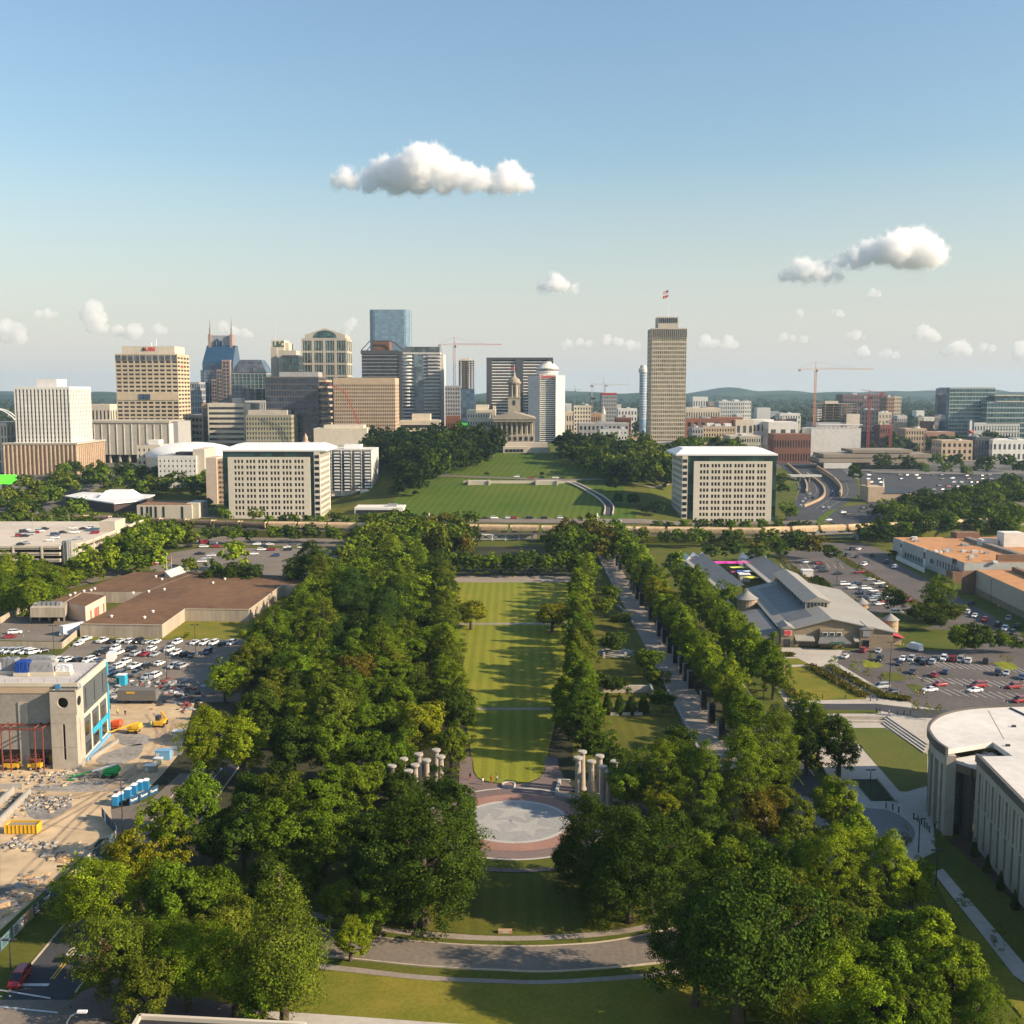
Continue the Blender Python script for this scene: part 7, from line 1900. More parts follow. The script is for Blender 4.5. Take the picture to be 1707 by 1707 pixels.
for k in range(8): MB().box(xq0 + (xq1 - xq0) * (k + 0.15) / 8, xq0 + (xq1 - xq0) * (k + 0.7) / 8, 859.6, 860.1, zq1 - 5.5, zq1 - 0.4).obj('panel', WHITE, t)
troad('viaduct_road', '1440,744 1530,746 1620,749 1720,751', 9, CONC2, 6.0, 'elevated road deck across the far car parks', 1.6)
# ---------------------------------------------------------------- buildings of the middle distance
def P3(s, z): return [(*G(*map(float, q.split(',')), z), z) for q in s.split()]
def mast(name, label, x, y, h, m, cat='lamp post', arm=0, group=None, heads=1):
 t = thing(name, label, cat, (x, y, terr(x, y)), group)
 MB().tube((x, y, terr(x, y)), (x, y, terr(x, y) + h), 0.13, 0.08, n=6).obj('pole', m, t)
 z = terr(x, y) + h
 for s in ([1] if heads == 1 else [1, -1]):
  q = MB().tube((x, y, z - 0.05), (x + s * arm, y, z + 0.1), 0.05, n=4).obj('arm', m, t)
  MB().box(x + s * arm - 0.45, x + s * arm + 0.45, y - 0.2, y + 0.2, z + 0.05, z + 0.25).obj('lamp_head', m, t)
 return t
BOARD = mat('board_marked_concrete', (0.38, 0.315, 0.24), 0.9, 0.22, 0.9, stretch=(1, 1, 0.12), scale2=0.1)
ROOFB = mat('brown_gravel_roof', (0.150, 0.078, 0.038), 0.95, 0.26, 0.25, scale2=0.03)
HW = 4.5
t = thing('warehouse', 'long low warehouse with a brown roof and board marked walls', 'warehouse', (-125, 410, 0))
main = P('133,1041 270,1043 308,1016 415,1017 470,976 520,976 522,962 330,953.5 240,987 215,1001', HW)
back = P('82,1003 190,964 225,953.5 330,953 240,986.6 137,986.6 108,1003.5', HW)
MB().prism(main, 0, HW).obj('wall', BOARD, t); MB().prism(back, 0, HW - 0.02).obj('wall', BOARD, t)
MB().poly(main, HW + 0.05).obj('roof', ROOFB, t); MB().poly(back, HW + 0.05).obj('roof', ROOFB, t)
for i in range(6):
 a, c = main[i], main[i + 1]
 L, Rr = strip([a, c], 0.15, -0.15)
 MB().prism([L[0], L[1], Rr[1], Rr[0]], HW + 0.06, HW + 0.35).obj('coping', KERBM, t)
blk = P('112,1004 137,988 176,993 142,1011', 6.2)
MB().prism(blk, 0, 6.2).obj('red_door_block', wallm('pinkish', (0.58, 0.46, 0.36)), t); MB().poly(blk, 6.26).obj('roof', ROOFB, t)
a, c = Vector(blk[3]), Vector(blk[2])
nn = Vector((c.y - a.y, a.x - c.x)).normalized()
for k in (0.22, 0.42, 0.5, 0.58, 0.85):
 p = a.lerp(c, k); q = p + (c - a).normalized() * 1.1
 MB().prism([tuple(p), tuple(q), tuple(q + nn * 0.12), tuple(p + nn * 0.12)], 0.2, 3.6).obj('red_door', mat('red_door', (0.33, 0.09, 0.06), 0.7, 0.1, 1), t)
dock = P('50,1013 108,1013 112,1004 58,1004', 6.5)
MB().prism(dock, 2.9, 6.5).obj('dock_canopy', BOARD, t)
for px in (51, 66, 82, 97, 107): x, y = G(px, 1036); MB().box(x - 0.3, x + 0.3, y, y + 0.6, 0, 2.9).obj('dock_pillar', BOARD, t)
MB().prism(P('50,1024 108,1024 110,1012 58,1012', 2), 0, 2).obj('dock_back', GL_DARK, t)
for k in range(5): x, y = G(68 + 7.5 * k, 1009, 6.5); MB().box(x - 1, x + 1, y - 1, y + 1, 6.5, 7.8).obj('roof_plant', STEEL, t)
for px, py in ((140, 987), (152, 985.5), (158, 983), (117, 994), (125, 990.5), (137, 992), (186, 1029), (241, 1031), (255, 1021), (274, 984), (248, 987.5), (260, 962.5), (270, 967), (355, 973), (375, 966.5), (222, 990), (447, 960), (492, 964)):
 x, y = G(px, py, HW); MB().lathe(x, y, [(0.4, HW), (0.4, HW + 0.5), (0.7, HW + 0.6), (0.05, HW + 1.0)], 8).obj('roof_vent', WHITEM, t)
sk = P3('276,961 286,961 320,948 312,941', HW)
b = MB(); q = [G(275, 962, HW), G(285, 963, HW), G(319, 951, HW), G(311, 949, HW)]
b.add([(*q[0], HW), (*q[1], HW), (*q[2], HW), (*q[3], HW), (q[0][0], q[0][1], HW + 2.6), (q[3][0], q[3][1], HW + 2.6)], [(0, 1, 4), (1, 2, 5, 4), (2, 3, 5), (3, 0, 4, 5)]).obj('skylight', mat('skylight_glass', (0.42, 0.46, 0.45), 0.3, 0.1, 1), t)
MB().box(*[v for v in (G(261, 1062)[0] - 0.7, G(261, 1062)[0] + 0.7)], G(200, 1063)[1] - 0.15, G(200, 1063)[1] + 0.1, 0, 2.3).obj('door', mat('red_door', (0.33, 0.09, 0.06), 0.7, 0.1, 1), t)
yw = P('0,1078 104,1082 131,1059 132,1051', 0)
ribbon('yard_wall', [(-260, yw[0][1]), yw[1], (yw[2][0], yw[2][1])], 0.15, -0.15, BOARD, 0, 2.4, 'board marked concrete wall round the warehouse yard', kind=None)['category'] = 'wall'
ribbon('yard_wall', P('0,1040 18,1030 52,1012', 0), 0.15, -0.15, BOARD, 0, 2.4, 'concrete wall between the warehouse yard and the trees', kind=None)['category'] = 'wall'
t = thing('trailer', 'white freight trailer backed up inside the warehouse yard', 'trailer', (*G(122, 1057), 0))
x, y = G(122, 1057); q = MB(); q.cbox(x, y, 1.0, 2.5, 9, 2.7, R(-35)); q.obj('box', WHITEM, t)
q = MB()
for s in (-1, 1): q.cbox(x + s * 2, y + s * 2.8, 0.1, 2.3, 1.2, 0.9, R(-35))
q.obj('axle', DARKM, t)
for px, lab in ((278.5, 'taller white flagpole behind the warehouse roof'), (286.5, 'flagpole with a drooping flag behind the warehouse roof')):
 x, y = G(px, 960); t = thing('flagpole', lab, 'flagpole', (x, y, 0)); MB().tube((x, y, 0), (x, y, 9.5), 0.1, 0.06).obj('pole', WHITEM, t)
 if px > 280: MB().box(x - 0.5, x - 0.08, y - 0.1, y, 6.5, 9.0).obj('flag', mat('flag_red', (0.5, 0.04, 0.04), 0.8, 0), t)
t = thing('parking_garage', 'three level concrete parking garage with a round stair tower', 'garage', (-240, 545, 0))
gx0, gy = -300, 530.5
gx1 = -221
deck = [(gx0, gy), (gx1, gy), (-214, 545), (-217, 640), (gx0, 640)]
GCON = mat('garage_concrete', (0.52, 0.45, 0.36), 0.9, 0.12, 0.3, scale2=0.05)
for k, z in enumerate((3.1, 6.2, 9.3)):
 MB().prism(deck, z - 0.35, z).obj('floor_slab', GCON, t)
 for a, c in zip(deck[:3], deck[1:4]):
  L, Rr = strip([a, c], 0.3, 0)
  MB().prism([L[0], L[1], Rr[1], Rr[0]], z - 0.7, z + 1.0).obj('parapet', GCON, t)
for x in range(int(gx0), int(gx1), 14): MB().box(x, x + 0.9, gy - 0.25, gy + 0.6, 0, 10.2).obj('column', GCON, t)
for k in range(9):
 p = Vector(deck[2]).lerp(Vector(deck[3]), k / 8); MB().box(p.x - 0.3, p.x + 0.35, p.y, p.y + 0.9, 0, 10.2).obj('column', GCON, t)
MB().box(gx0 + 1, -222, 540, 636, 0, 2.7).obj('dark_interior', GL_DARK, t); MB().box(gx0 + 1, -222, 540, 636, 3.2, 5.8).obj('dark_interior', GL_DARK, t); MB().box(gx0 + 1, -222, 540, 636, 6.3, 8.9).obj('dark_interior', GL_DARK, t)
x, y = G(113, 945)
MB().lathe(x, y + 3.5, [(3.4, 0), (3.4, 12.2), (3.0, 12.2), (3.0, 12.6), (0.1, 12.6)], 20).obj('stair_tower', mat('stair_glass', (0.28, 0.28, 0.26), 0.3, 0.25, 0.6), t)
q = MB()
for k in range(5): q.lathe(x, y + 3.5, [(3.55, 2.4 * k + 1.4), (3.55, 2.4 * k + 1.6)], 20)
for k in range(12): q.box(x + 3.5 * math.cos(k * 0.524) - 0.1, x + 3.5 * math.cos(k * 0.524) + 0.1, y + 3.5 + 3.5 * math.sin(k * 0.524) - 0.1, y + 3.6 + 3.5 * math.sin(k * 0.524), 0, 12.3)
q.obj('stair_mullion', GCON, t)['kind'] = 'stuff'
x0, y0 = G(166, 887, 9.3); x1, y1 = G(192, 887, 9.3)
MB().box(x0, x1, y0, y0 + 16, 0, ZP(869, y0)).obj('ramp_house', GCON, t)
for px, py, w in ((55, 884, 'farthest from the stair tower'), (87, 880, 'between the others'), (116, 882, 'closest to the stair tower')): x, y = G(px, py, 9.3); q = mast('lamp_post', 'lamp post on the garage roof deck ' + w, x, y, 7, STEEL, group='lamp posts on the garage roof'); q.location.z = 0; [setattr(c, 'location', (0, 0, 9.3)) for c in q.children]
t = thing('video_board', 'bright green lit billboard screen beside the street', 'billboard', (*G(8, 812), 0))
x, y, z = GT(8, 826)
LIT = bpy.data.materials.new('lit_green'); LIT.use_nodes = True
LIT.node_tree.nodes['Principled BSDF'].inputs['Base Color'].default_value = (0.05, 0.4, 0.02, 1); LIT.node_tree.nodes['Principled BSDF'].inputs['Emission Color'].default_value = (0.12, 0.85, 0.03, 1); LIT.node_tree.nodes['Principled BSDF'].inputs['Emission Strength'].default_value = 0.9
MB().box(x - 12, XP(28, y, 8), y, y + 1.2, ZP(807, y), ZP(791.5, y)).obj('screen', LIT, t); MB().box(x - 2, x + 2, y + 0.3, y + 1, z - 2, ZP(807, y)).obj('post', DARKM, t)
MBRICK = mat('market_block', (0.27, 0.215, 0.145), 0.9, 0.14, 1.0, scale2=0.15); MROOF = mat('market_edge_roof', (0.28, 0.265, 0.235), 0.8, 0.1, 0.5); MROOFD = mat('market_dark_roof', (0.155, 0.155, 0.155), 0.6, 0.15, 0.4)
AWN = mat('red_awning', (0.42, 0.05, 0.06), 0.8, 0.1, 1)
A = Vector(G(1307, 1077)); Bq = Vector(G(1492, 1083))
ang = R(-3.2)
Wm = (Bq - A).length
t = thing('market_hall', 'market hall with a wide grey roof, raised glazed ridge and gabled front', 'market hall', (A.x, A.y, 0))
def F(): return MB(A.x, A.y, ang)
xc, D, ze, zr = Wm * 0.43, 78, 5.6, 9.8
b = F()
b.add([(0, 0, 0), (Wm, 0, 0), (Wm, D, 0), (0, D, 0), (0, 0, ze - 0.4), (Wm, 0, ze - 0.4), (Wm, D, ze - 0.4), (0, D, ze - 0.4), (xc, 0, zr - 0.4), (xc, D, zr - 0.4)], [(0, 1, 5, 8, 4), (1, 2, 6, 5), (2, 3, 7, 9, 6), (3, 0, 4, 7)]).obj('wall', MBRICK, t)
b = F()
for s, x1 in ((0, -1.2), (1, Wm + 1.2)):
 zz = ze - 1.2 * (zr - ze) / xc
 for h in (0, -0.35): b.add([(x1, -1, zz + h), (xc, -1, zr + h), (xc, D + 1, zr + h), (x1, D + 1, zz + h)], [(0, 1, 2, 3) if s == 0 else (3, 2, 1, 0)])
 b.add([(x1, -1, zz), (xc, -1, zr), (xc, -1, zr - 0.35), (x1, -1, zz - 0.35)], [(0, 1, 2, 3)]); b.add([(x1, -1, zz), (x1, D + 1, zz), (x1, D + 1, zz - 0.35), (x1, -1, zz - 0.35)], [(0, 1, 2, 3)])
b.obj('roof', MROOF, t)
def onroof(x): return ze + (zr - ze) * (x / xc if x < xc else (Wm - x) / (Wm - xc))
b = F(); b.add([(3.0, 9, onroof(3.0) + 0.05), (xc - 4.4, 9, onroof(xc - 4.4) + 0.05), (xc - 4.4, D - 6, onroof(xc - 4.4) + 0.05), (3.0, D - 6, onroof(3.0) + 0.05)], [(0, 1, 2, 3)]).obj('dark_roof_panel', MROOFD, t)
cl = 4.2
F().box(xc - cl, xc + cl, 22, D + 4, 6.5, 11.2).obj('ridge_glazing', mat_glass('ridge_glass', (0.06, 0.085, 0.075), 0.15, 0.4), t)
F().box(xc - cl - 0.05, xc + cl + 0.05, 21.5, 22.3, 6.5, 11.3).obj('ridge_front', CREAM, t)
for k in range(6): F().box(xc - 3.5 + 1.2 * k, xc - 2.75 + 1.2 * k, 21.35, 21.6, 8.0, 10.8).obj('window', GL_DARK, t)
b = F(); b.add([(xc - cl - 0.9, 21, 11.1), (xc + cl + 0.9, 21, 11.1), (xc, 21, 13.0), (xc - cl - 0.9, D + 5, 11.1), (xc + cl + 0.9, D + 5, 11.1), (xc, D + 5, 13.0)], [(0, 2, 5, 3), (2, 1, 4, 5), (0, 1, 2), (3, 5, 4), (0, 3, 4, 1)]).obj('ridge_roof', MROOF, t)
b = F()
for k in range(10): b.box(xc - cl - 0.12, xc - cl - 0.01, 23 + 5.5 * k, 23.4 + 5.5 * k, 8.6, 11.1)
b.obj('ridge_mullion', DARKM, t)['kind'] = 'stuff'
F().box(xc - 4, xc + 4, -1.6, -0.01, 0, 6.2).obj('entrance_bay', MBRICK, t)
for k in range(3): F().box(xc - 3.2 + 2.3 * k, xc - 1.5 + 2.3 * k, -1.8, -1.55, 4.0, 5.3).obj('window', WHITEM, t); F().box(xc - 3.0 + 2.3 * k, xc - 1.7 + 2.3 * k, -1.9, -1.78, 4.15, 5.15).obj('window_glass', GL_DARK, t)
b = F(); b.add([(xc - 5.5, -6, 2.6), (xc + 5.5, -6, 2.6), (xc + 4, -1.7, 3.7), (xc - 4, -1.7, 3.7), (xc - 5.5, -6, 2.3), (xc + 5.5, -6, 2.3), (xc + 4, -1.7, 2.3), (xc - 4, -1.7, 2.3)], [(0, 1, 2, 3), (4, 5, 1, 0), (5, 6, 2, 1), (7, 4, 0, 3), (7, 6, 5, 4)]).obj('canopy', MROOFD, t)
for k in range(6): F().box(xc - 3.2 + 1.1 * k, xc - 2.3 + 1.1 * k, -1.85, -1.6, 0, 2.2).obj('door', GL_AMBER, t)
F().box(xc - 1.5, xc + 3, -6.2, -6.0, 2.4, 3.1).obj('sign_board', mat('sign_green', (0.05, 0.13, 0.10), 0.6, 0), t)
lettering('MARKET HOUSE', 0.5, WHITEM, t, (xc + 0.7, -6.3, 2.75), (math.pi / 2, 0, ang), bold=0.01, sx=0.9)
for x0, sign in ((-1.5, True), (Wm - 11.5, False)):
 F().box(x0, x0 + 4.2, -2.2, 4, 0, 6.6).obj('corner_tower', MBRICK, t)
 b = F(); b.add([(x0 - 0.4, -2.6, 6.5), (x0 + 4.6, -2.6, 6.5), (x0 + 2.1, -2.6, 7.7), (x0 - 0.4, 6, 6.5), (x0 + 4.6, 6, 6.5), (x0 + 2.1, 6, 7.7)], [(0, 2, 5, 3), (2, 1, 4, 5), (0, 1, 2), (3, 5, 4), (0, 3, 4, 1)]).obj('tower_roof', MROOF, t)
 F().box(x0 + 1.0, x0 + 3.0, -2.4, -2.19, 0, 2.9).obj('doorway', GL_DARK, t)
 F().box(x0 + 0.9, x0 + 3.3, -2.45, -2.19, 4.1, 6.1).obj('sign_panel', WHITEM if sign else STEEL, t)
 if sign:
  b = F()
  for (u0, u1, v0, v1) in ((0, .18, 0, 1), (.18, .34, .45, .75), (.34, .48, 0, 1), (.56, .72, 0, 1), (.72, .84, .3, .6), (.84, 1, 0, 1)): b.box(x0 + 1.05 + 2.1 * u0, x0 + 1.05 + 2.1 * u1, -2.55, -2.44, 4.2 + 1.8 * v0, 4.2 + 1.8 * v1)
  b.obj('red_emblem', RED_L, t)
for x0, x1 in ((3.2, xc - 6), (xc + 7, Wm - 12)):
 b = F(); b.add([(x0, -3.5, 2.8), (x1, -3.5, 2.8), (x1, 0, 4.0), (x0, 0, 4.0), (x0, -3.5, 2.5), (x1, -3.5, 2.5)], [(0, 1, 2, 3), (4, 5, 1, 0)]).obj('side_canopy', MROOF, t)
F().box(Wm - 7, Wm - 0.3, -1.2, -0.01, 0, 4.4).obj('end_bay', MBRICK, t)
b = F(); b.add([(-9, 0, 0), (-1.6, 0, 0), (-1.6, 40, 0), (-9, 40, 0), (-9, 0, 3.2), (-1.6, 0, 4.6), (-1.6, 40, 4.6), (-9, 40, 3.2)], [(0, 1, 5, 4), (1, 2, 6, 5), (2, 3, 7, 6), (3, 0, 4, 7)]).obj('side_aisle', CREAM, t)
b = F(); b.add([(-9.6, -0.6, 3.15), (-1.6, -0.6, 4.7), (-1.6, 41, 4.7), (-9.6, 41, 3.15)], [(0, 1, 2, 3)]).obj('aisle_roof', MROOFD, t)
for k in range(4):
 F().box(Wm + 1.0, Wm + 4.0, 4 + 15 * k, 14 + 15 * k, 0, 2.2).obj('stall_wall', TAN, t)
 b = F(); y0 = 3 + 15 * k; b.add([(Wm + 0.3, y0, 3.6), (Wm + 5, y0, 2.4), (Wm + 5, y0 + 10, 2.4), (Wm + 0.3, y0 + 10, 3.6)], [(0, 1, 2, 3)]).obj('awning', AWN, t)
def silo(px, py, rp, lab):
 x, y = G(px, py); r = rp * y / FPX
 q = thing('silo', lab, 'silo', (x, y, 0), 'round silos about the market hall')
 h = r * 1.7
 MB().lathe(x, y + r, [(r, 0), (r, h)], 20).obj('wall', mat('silo_block', (0.40, 0.30, 0.19), 0.9, 0.15, 1.2), q)
 for k in range(3): MB().lathe(x, y + r, [(r + 0.06, h * (0.25 + 0.28 * k)), (r + 0.06, h * (0.28 + 0.28 * k))], 20).obj('band', MBRICK, q)
 MB().lathe(x, y + r, [(r * 1.15, h - 0.1), (0.15, h + r * 0.75), (0.1, h + r * 0.95)], 20).obj('cone_roof', MROOF, q)
silo(1214, 1024, 9.5, 'smallest cone roofed silo behind the trees'); silo(1248, 1028, 17, 'broad cone roofed silo beside the wide roof'); silo(1440, 1027, 12, 'cone roofed silo beside the middle awnings'); silo(1488, 1056, 13, 'cone roofed silo at the front end of the awnings')
def shed(pf, pn, wl, wr, lab):
 """gabled shed: ridge from the far pixel to the near pixel, half widths in metres"""
 a, c = Vector(G(*pf, 7.0)), Vector(G(*pn, 7.0))
 d = (a - c); L = d.length; th = math.atan2(d.y, d.x) - math.pi / 2
 q = thing('market_shed', lab, 'market shed', (c.x, c.y, 0), 'open sheds behind the market hall')
 f = lambda: MB(c.x, c.y, th)
 f().add([(-wl, 0, 4.2), (0, 0, 7), (0, L, 7), (-wl, L, 4.2), (-wl, 0, 3.9), (0, 0, 6.7), (0, L, 6.7), (-wl, L, 3.9)], [(0, 1, 2, 3), (3, 7, 4, 0), (0, 4, 5, 1)]).obj('dark_slope', MROOFD, q)
 f().add([(wr, 0, 4.6), (0, 0, 7.02), (0, L, 7.02), (wr, L, 4.6), (wr, 0, 4.3), (wr, L, 4.3)], [(3, 2, 1, 0), (0, 4, 5, 3)]).obj('pale_slope', mat('pale_metal_roof', (0.50, 0.47, 0.42), 0.6, 0.06, 0.4), q)
 f().box(-wl - 1.6, -wl + 1.4, -0.5, L, 3.9, 4.4).obj('eave', MROOF, q)
 for k in range(8):
  for x in (-wl + 0.5, wr - 0.5): f().box(x - 0.2, x + 0.2, L * k / 7.2, L * k / 7.2 + 0.4, 0, 4.3).obj('post', DARKM, q)
 for k in range(3):
  x0 = -9.5 + 4.3 * k if wl < 9 else -9 + 4.3 * k
  f().add([(x0, L - 4, 3.4), (x0 + 4.2, L - 4, 3.4), (x0 + 2.1, L - 4, 6.2), (x0, L + 10, 3.4), (x0 + 4.2, L + 10, 3.4), (x0 + 2.1, L + 10, 6.2), (x0, L - 4, 0), (x0 + 4.2, L - 4, 0), (x0 + 4.2, L + 10, 0), (x0, L + 10, 0)], [(0, 2, 5, 3), (2, 1, 4, 5), (0, 1, 2), (6, 7, 1, 0), (7, 8, 4, 1), (9, 6, 0, 3)]).obj('white_gable', WHITEM, q)
shed((1172, 922), (1240, 974), 8.5, 3.2, 'open shed beyond the small silos with a dark and a pale slope')
shed((1268, 922), (1352, 983), 9.0, 3.2, 'open shed joined to the market hall with a dark and a pale slope')
def sail(px, py, w, d, z, col, lab, rot=0.0):
 x, y = G(px, py, z)
 b = MB(x, y, rot)
 n = 6
 vs = [(w * (i / n - 0.5), d * (j / n - 0.5), z - 0.5 * math.sin(math.pi * i / n) * math.sin(math.pi * j / n)) for j in range(n + 1) for i in range(n + 1)]
 fs = [(j * (n + 1) + i, j * (n + 1) + i + 1, (j + 1) * (n + 1) + i + 1, (j + 1) * (n + 1) + i) for j in range(n) for i in range(n)]
 q = thing('shade_sail', lab, 'canopy', (x, y, 0), 'shade sails over the market court')
 o = b.add(vs, fs).obj('sail', CLOTH, q); o.color = (*col, 1)
 for i in (-1, 1):
  for j in (-1, 1): MB(x, y, rot).tube((i * w / 2, j * d / 2, 0), (i * w / 2, j * d / 2, z), 0.08, n=5).obj('post', DARKM, q)
for k in range(4): sail(1202 + 19.5 * k, 937.5, 6.2, 7, 4.6, (0.70, 0.06, 0.36), f'{nth(k + 1)} pink shade sail from the promenade side')
sail(1228, 945.5, 6, 4, 4, (0.55, 0.60, 0.12), 'yellow shade sail in the market court', 0.2); sail(1240, 952, 6, 4, 3.6, (0.04, 0.14, 0.42), 'blue shade sail in the market court', -0.1); sail(1226, 953, 4, 4, 3.4, (0.28, 0.04, 0.16), 'wine red shade sail in the market court'); sail(1248, 952, 4, 4, 4, (0.45, 0.50, 0.58), 'pale shade sail in the market court', 0.4)
sail(1253, 962, 5, 5, 3.6, (0.62, 0.60, 0.10), 'lime yellow shade sail beside the white kiosk', 0.5)
x, y = G(1242, 970); t = thing('kiosk', 'small white kiosk in the market court', 'kiosk', (x, y, 0)); MB().box(x - 2.2, x + 2.2, y, y + 5, 0, 3.2).obj('wall', CREAM, t); MB().box(x - 2.6, x + 2.6, y - 0.4, y + 5.4, 3.2, 3.5).obj('roof', WHITEM, t)
x, y = G(1347, 962); t = thing('kiosk', 'white shed beside the car park hedge', 'kiosk', (x, y, 0)); MB().box(x - 2.4, x + 2.4, y, y + 4, 0, 3.0).obj('wall', WHITE, t); MB().box(x - 2.6, x + 2.6, y - 0.2, y + 4.2, 3.0, 3.2).obj('roof', WHITEM, t)
OROOF = mat('orange_gravel_roof', (0.46, 0.225, 0.095), 0.95, 0.16, 0.3, scale2=0.04); WBRICK = mat('works_brick', (0.20, 0.115, 0.075), 0.9, 0.12, 0.8); WWALL = mat('works_white_wall', (0.42, 0.41, 0.385), 0.8, 0.10, 0.6)
p0, p1 = Vector(G(1488, 925)), Vector(G(1606, 972))
hw = ZP(896, p0.y)
t = thing('works_building', 'white walled works with an orange gravel roof and brick corner', 'factory', (p0.x, p0.y, 0))
u = (p1 - p0).normalized(); nrm = Vector((-u.y, u.x))
if nrm.x < 0: nrm = -nrm
roofp = [tuple(p0), tuple(p1), tuple(p1 + nrm * 110), tuple(p0 + nrm * 110 + u * -2)]
MB().prism(roofp, 0, hw).obj('wall', WWALL, t); MB().poly(roofp, hw + 0.06).obj('roof', OROOF, t)
Lw = (p1 - p0).length
fr = lambda: MB(p0.x, p0.y, math.atan2(u.y, u.x))
sgn = 1 if (Vector((-u.y, u.x)) - nrm).length < 0.1 else -1
def fb(x0, x1, z0, z1, name, m, d=0.25):
 b = fr(); ys = sorted((-sgn * d, -sgn * 0.0 + sgn * 0.05)); b.box(x0, x1, ys[0], ys[1], z0, z1).obj(name, m, t)
for a in (0.13, 0.48): fb(Lw * a, Lw * a + 3, 0, hw + 0.3, 'panel_joint', WHITE, 0.5); fb(Lw * a + 0.4, Lw * a + 2.6, hw * 0.5, hw * 0.85, 'window', GL_DARK, 0.6)
for k in range(8): fb(Lw * 0.2 + 3.4 * k, Lw * 0.2 + 1.4 + 3.4 * k, 1.8, 4.0, 'window', GL_TEAL)
pan = [mat('panel_teal', (0.05, 0.16, 0.17), 0.5, 0), mat('panel_red', (0.30, 0.06, 0.05), 0.5, 0), mat('panel_blue', (0.06, 0.10, 0.18), 0.5, 0)]
for k in range(8): fb(Lw * 0.66 + 3.2 * k, Lw * 0.66 + 1.0 + 3.2 * k, 3.2, 6.2, 'coloured_panel', pan[k % 3])
fb(Lw * 0.57, Lw * 0.57 + 3.4, 3.4, 5.6, 'window', GL_TEAL); fb(Lw * 0.86, Lw * 0.86 + 4.0, 6.8, 9.6, 'window', GL_DARK)
c0, c1 = Vector(G(1602, 990)), Vector(G(1626, 988))
MB().prism([tuple(c0), tuple(c1), tuple(c1 + nrm * 30 - u * 3), tuple(c0 + nrm * 30 - u * 3)], 0, hw + 0.6).obj('brick_block', WBRICK, t)
MB().prism([tuple(p1 - u * 7 - nrm * 5), tuple(p1 - nrm * 5), tuple(p1), tuple(p1 - u * 7)], 0, hw * 0.55).obj('brick_porch', WBRICK, t)
q0, q1 = Vector(G(1625, 989)), Vector(G(1760, 1058))
rp = [tuple(q0), tuple(q1), tuple(q1 + nrm * 90), tuple(q0 + nrm * 90)]
h2 = ZP(950, q0.y)
wing = thing('works_wing', 'beige works wing with an orange roof edge beyond the brick corner', 'factory', (q0.x, q0.y, 0))
MB().prism(rp, 0, h2).obj('wall', mat('works_beige', (0.40, 0.36, 0.28), 0.85, 0.1, 0.6), wing); MB().poly(rp, h2 + 0.06).obj('roof', OROOF, wing)
uu = (q1 - q0).normalized(); lw2 = (q1 - q0).length
n2 = Vector((-uu.y, uu.x)); n2 = n2 if n2.x > 0 else -n2
MB().prism([tuple(q0 - n2 * 0.3), tuple(q1 - n2 * 0.3), tuple(q1), tuple(q0)], 0, 2.6).obj('plinth', mat('works_plinth', (0.22, 0.17, 0.12), 0.9, 0.1, 0.6), wing)
MB().prism([tuple(q0 + n2 * 14 + uu * 2), tuple(q1 + n2 * 14), tuple(q1 + n2 * 16), tuple(q0 + n2 * 16 + uu * 2)], h2, h2 + 1.8).obj('brick_upstand', WBRICK, wing)
r0, r1 = Vector(G(1607, 900, hw)), Vector(G(1725, 938, hw))
ud = (r1 - r0).normalized(); nd = Vector((-ud.y, ud.x))
MB().prism([tuple(r0), tuple(r1), tuple(r1 + nd * 3), tuple(r0 + nd * 3)], hw, hw + 1.6).obj('roof_duct', wallm('duct', (0.23, 0.19, 0.16)), t)
x, y = G(1614, 898, hw); MB().box(x - 6, x + 6, y, y + 8, hw, hw + 3).obj('brick_penthouse', WBRICK, t)
x, y = G(1690, 912, hw); MB().box(x - 5, x + 5, y, y + 8, hw, hw + 7).obj('plant_house', WHITE, t); MB().box(x - 14, x - 6, y + 4, y + 10, hw, hw + 3).obj('plant_box', PALE, t)
x, y = G(1672, 936, hw); MB().box(x - 3, x + 20, y - 1, y + 0.6, hw, hw + 3.2).obj('brick_screen', WBRICK, t)
g = random.Random(5)
for k in range(26):
 px, py = g.choice([(1520, 900), (1530, 903), (1560, 906), (1562, 920), (1572, 921), (1578, 919), (1610, 921), (1616, 922), (1622, 921), (1640, 920), (1646, 923), (1620, 929), (1632, 930), (1640, 931), (1600, 909), (1611, 911), (1630, 936), (1655, 938), (1621, 934)])
 x, y = G(px + g.uniform(-4, 4), py + g.uniform(-1, 1), hw); w = g.uniform(0.5, 1.5)
 MB().box(x - w, x + w, y - w * 0.7, y + w * 0.7, hw, hw + g.uniform(0.6, 1.5)).obj('roof_plant', g.choice([WHITEM, STEEL, PALE]), t)
ribbon('ramp_wall', P('1494,933 1541,955'), 0.2, -0.2, WHITE, 0, 2.2, 'white ramp wall before the works', kind=None)['category'] = 'wall'
STN = mat('stone_cladding', (0.40, 0.345, 0.275), 0.8, 0.12, 0.7, scale2=0.15); MEMB = mat('roof_membrane', (0.60, 0.565, 0.51), 0.8, 0.11, 0.5, scale2=0.06); DKBR = mat('dark_brick', (0.075, 0.055, 0.045), 0.9, 0.15, 1.0)
H = 17.2
t = thing('stone_building', 'pale stone building with a curved drum end and flat white roof', 'building', (95, 205, 0))
arc = curve_pts([G(a, b_, H) for a, b_ in ((1578, 1250), (1560, 1237), (1548.5, 1221), (1547.5, 1213.5), (1553, 1204), (1568, 1193.5), (1594, 1185.5), (1630, 1180.5), (1680, 1178), (1740, 1177))], 5)
NA = len(arc) - 1
cor = Vector(arc[0])
n1, n2_, n3 = Vector(G(1655, 1237, H)), Vector(G(1688, 1260, H)), Vector(G(1629, 1261, H))
wx0, wy0 = n3.x, n3.y
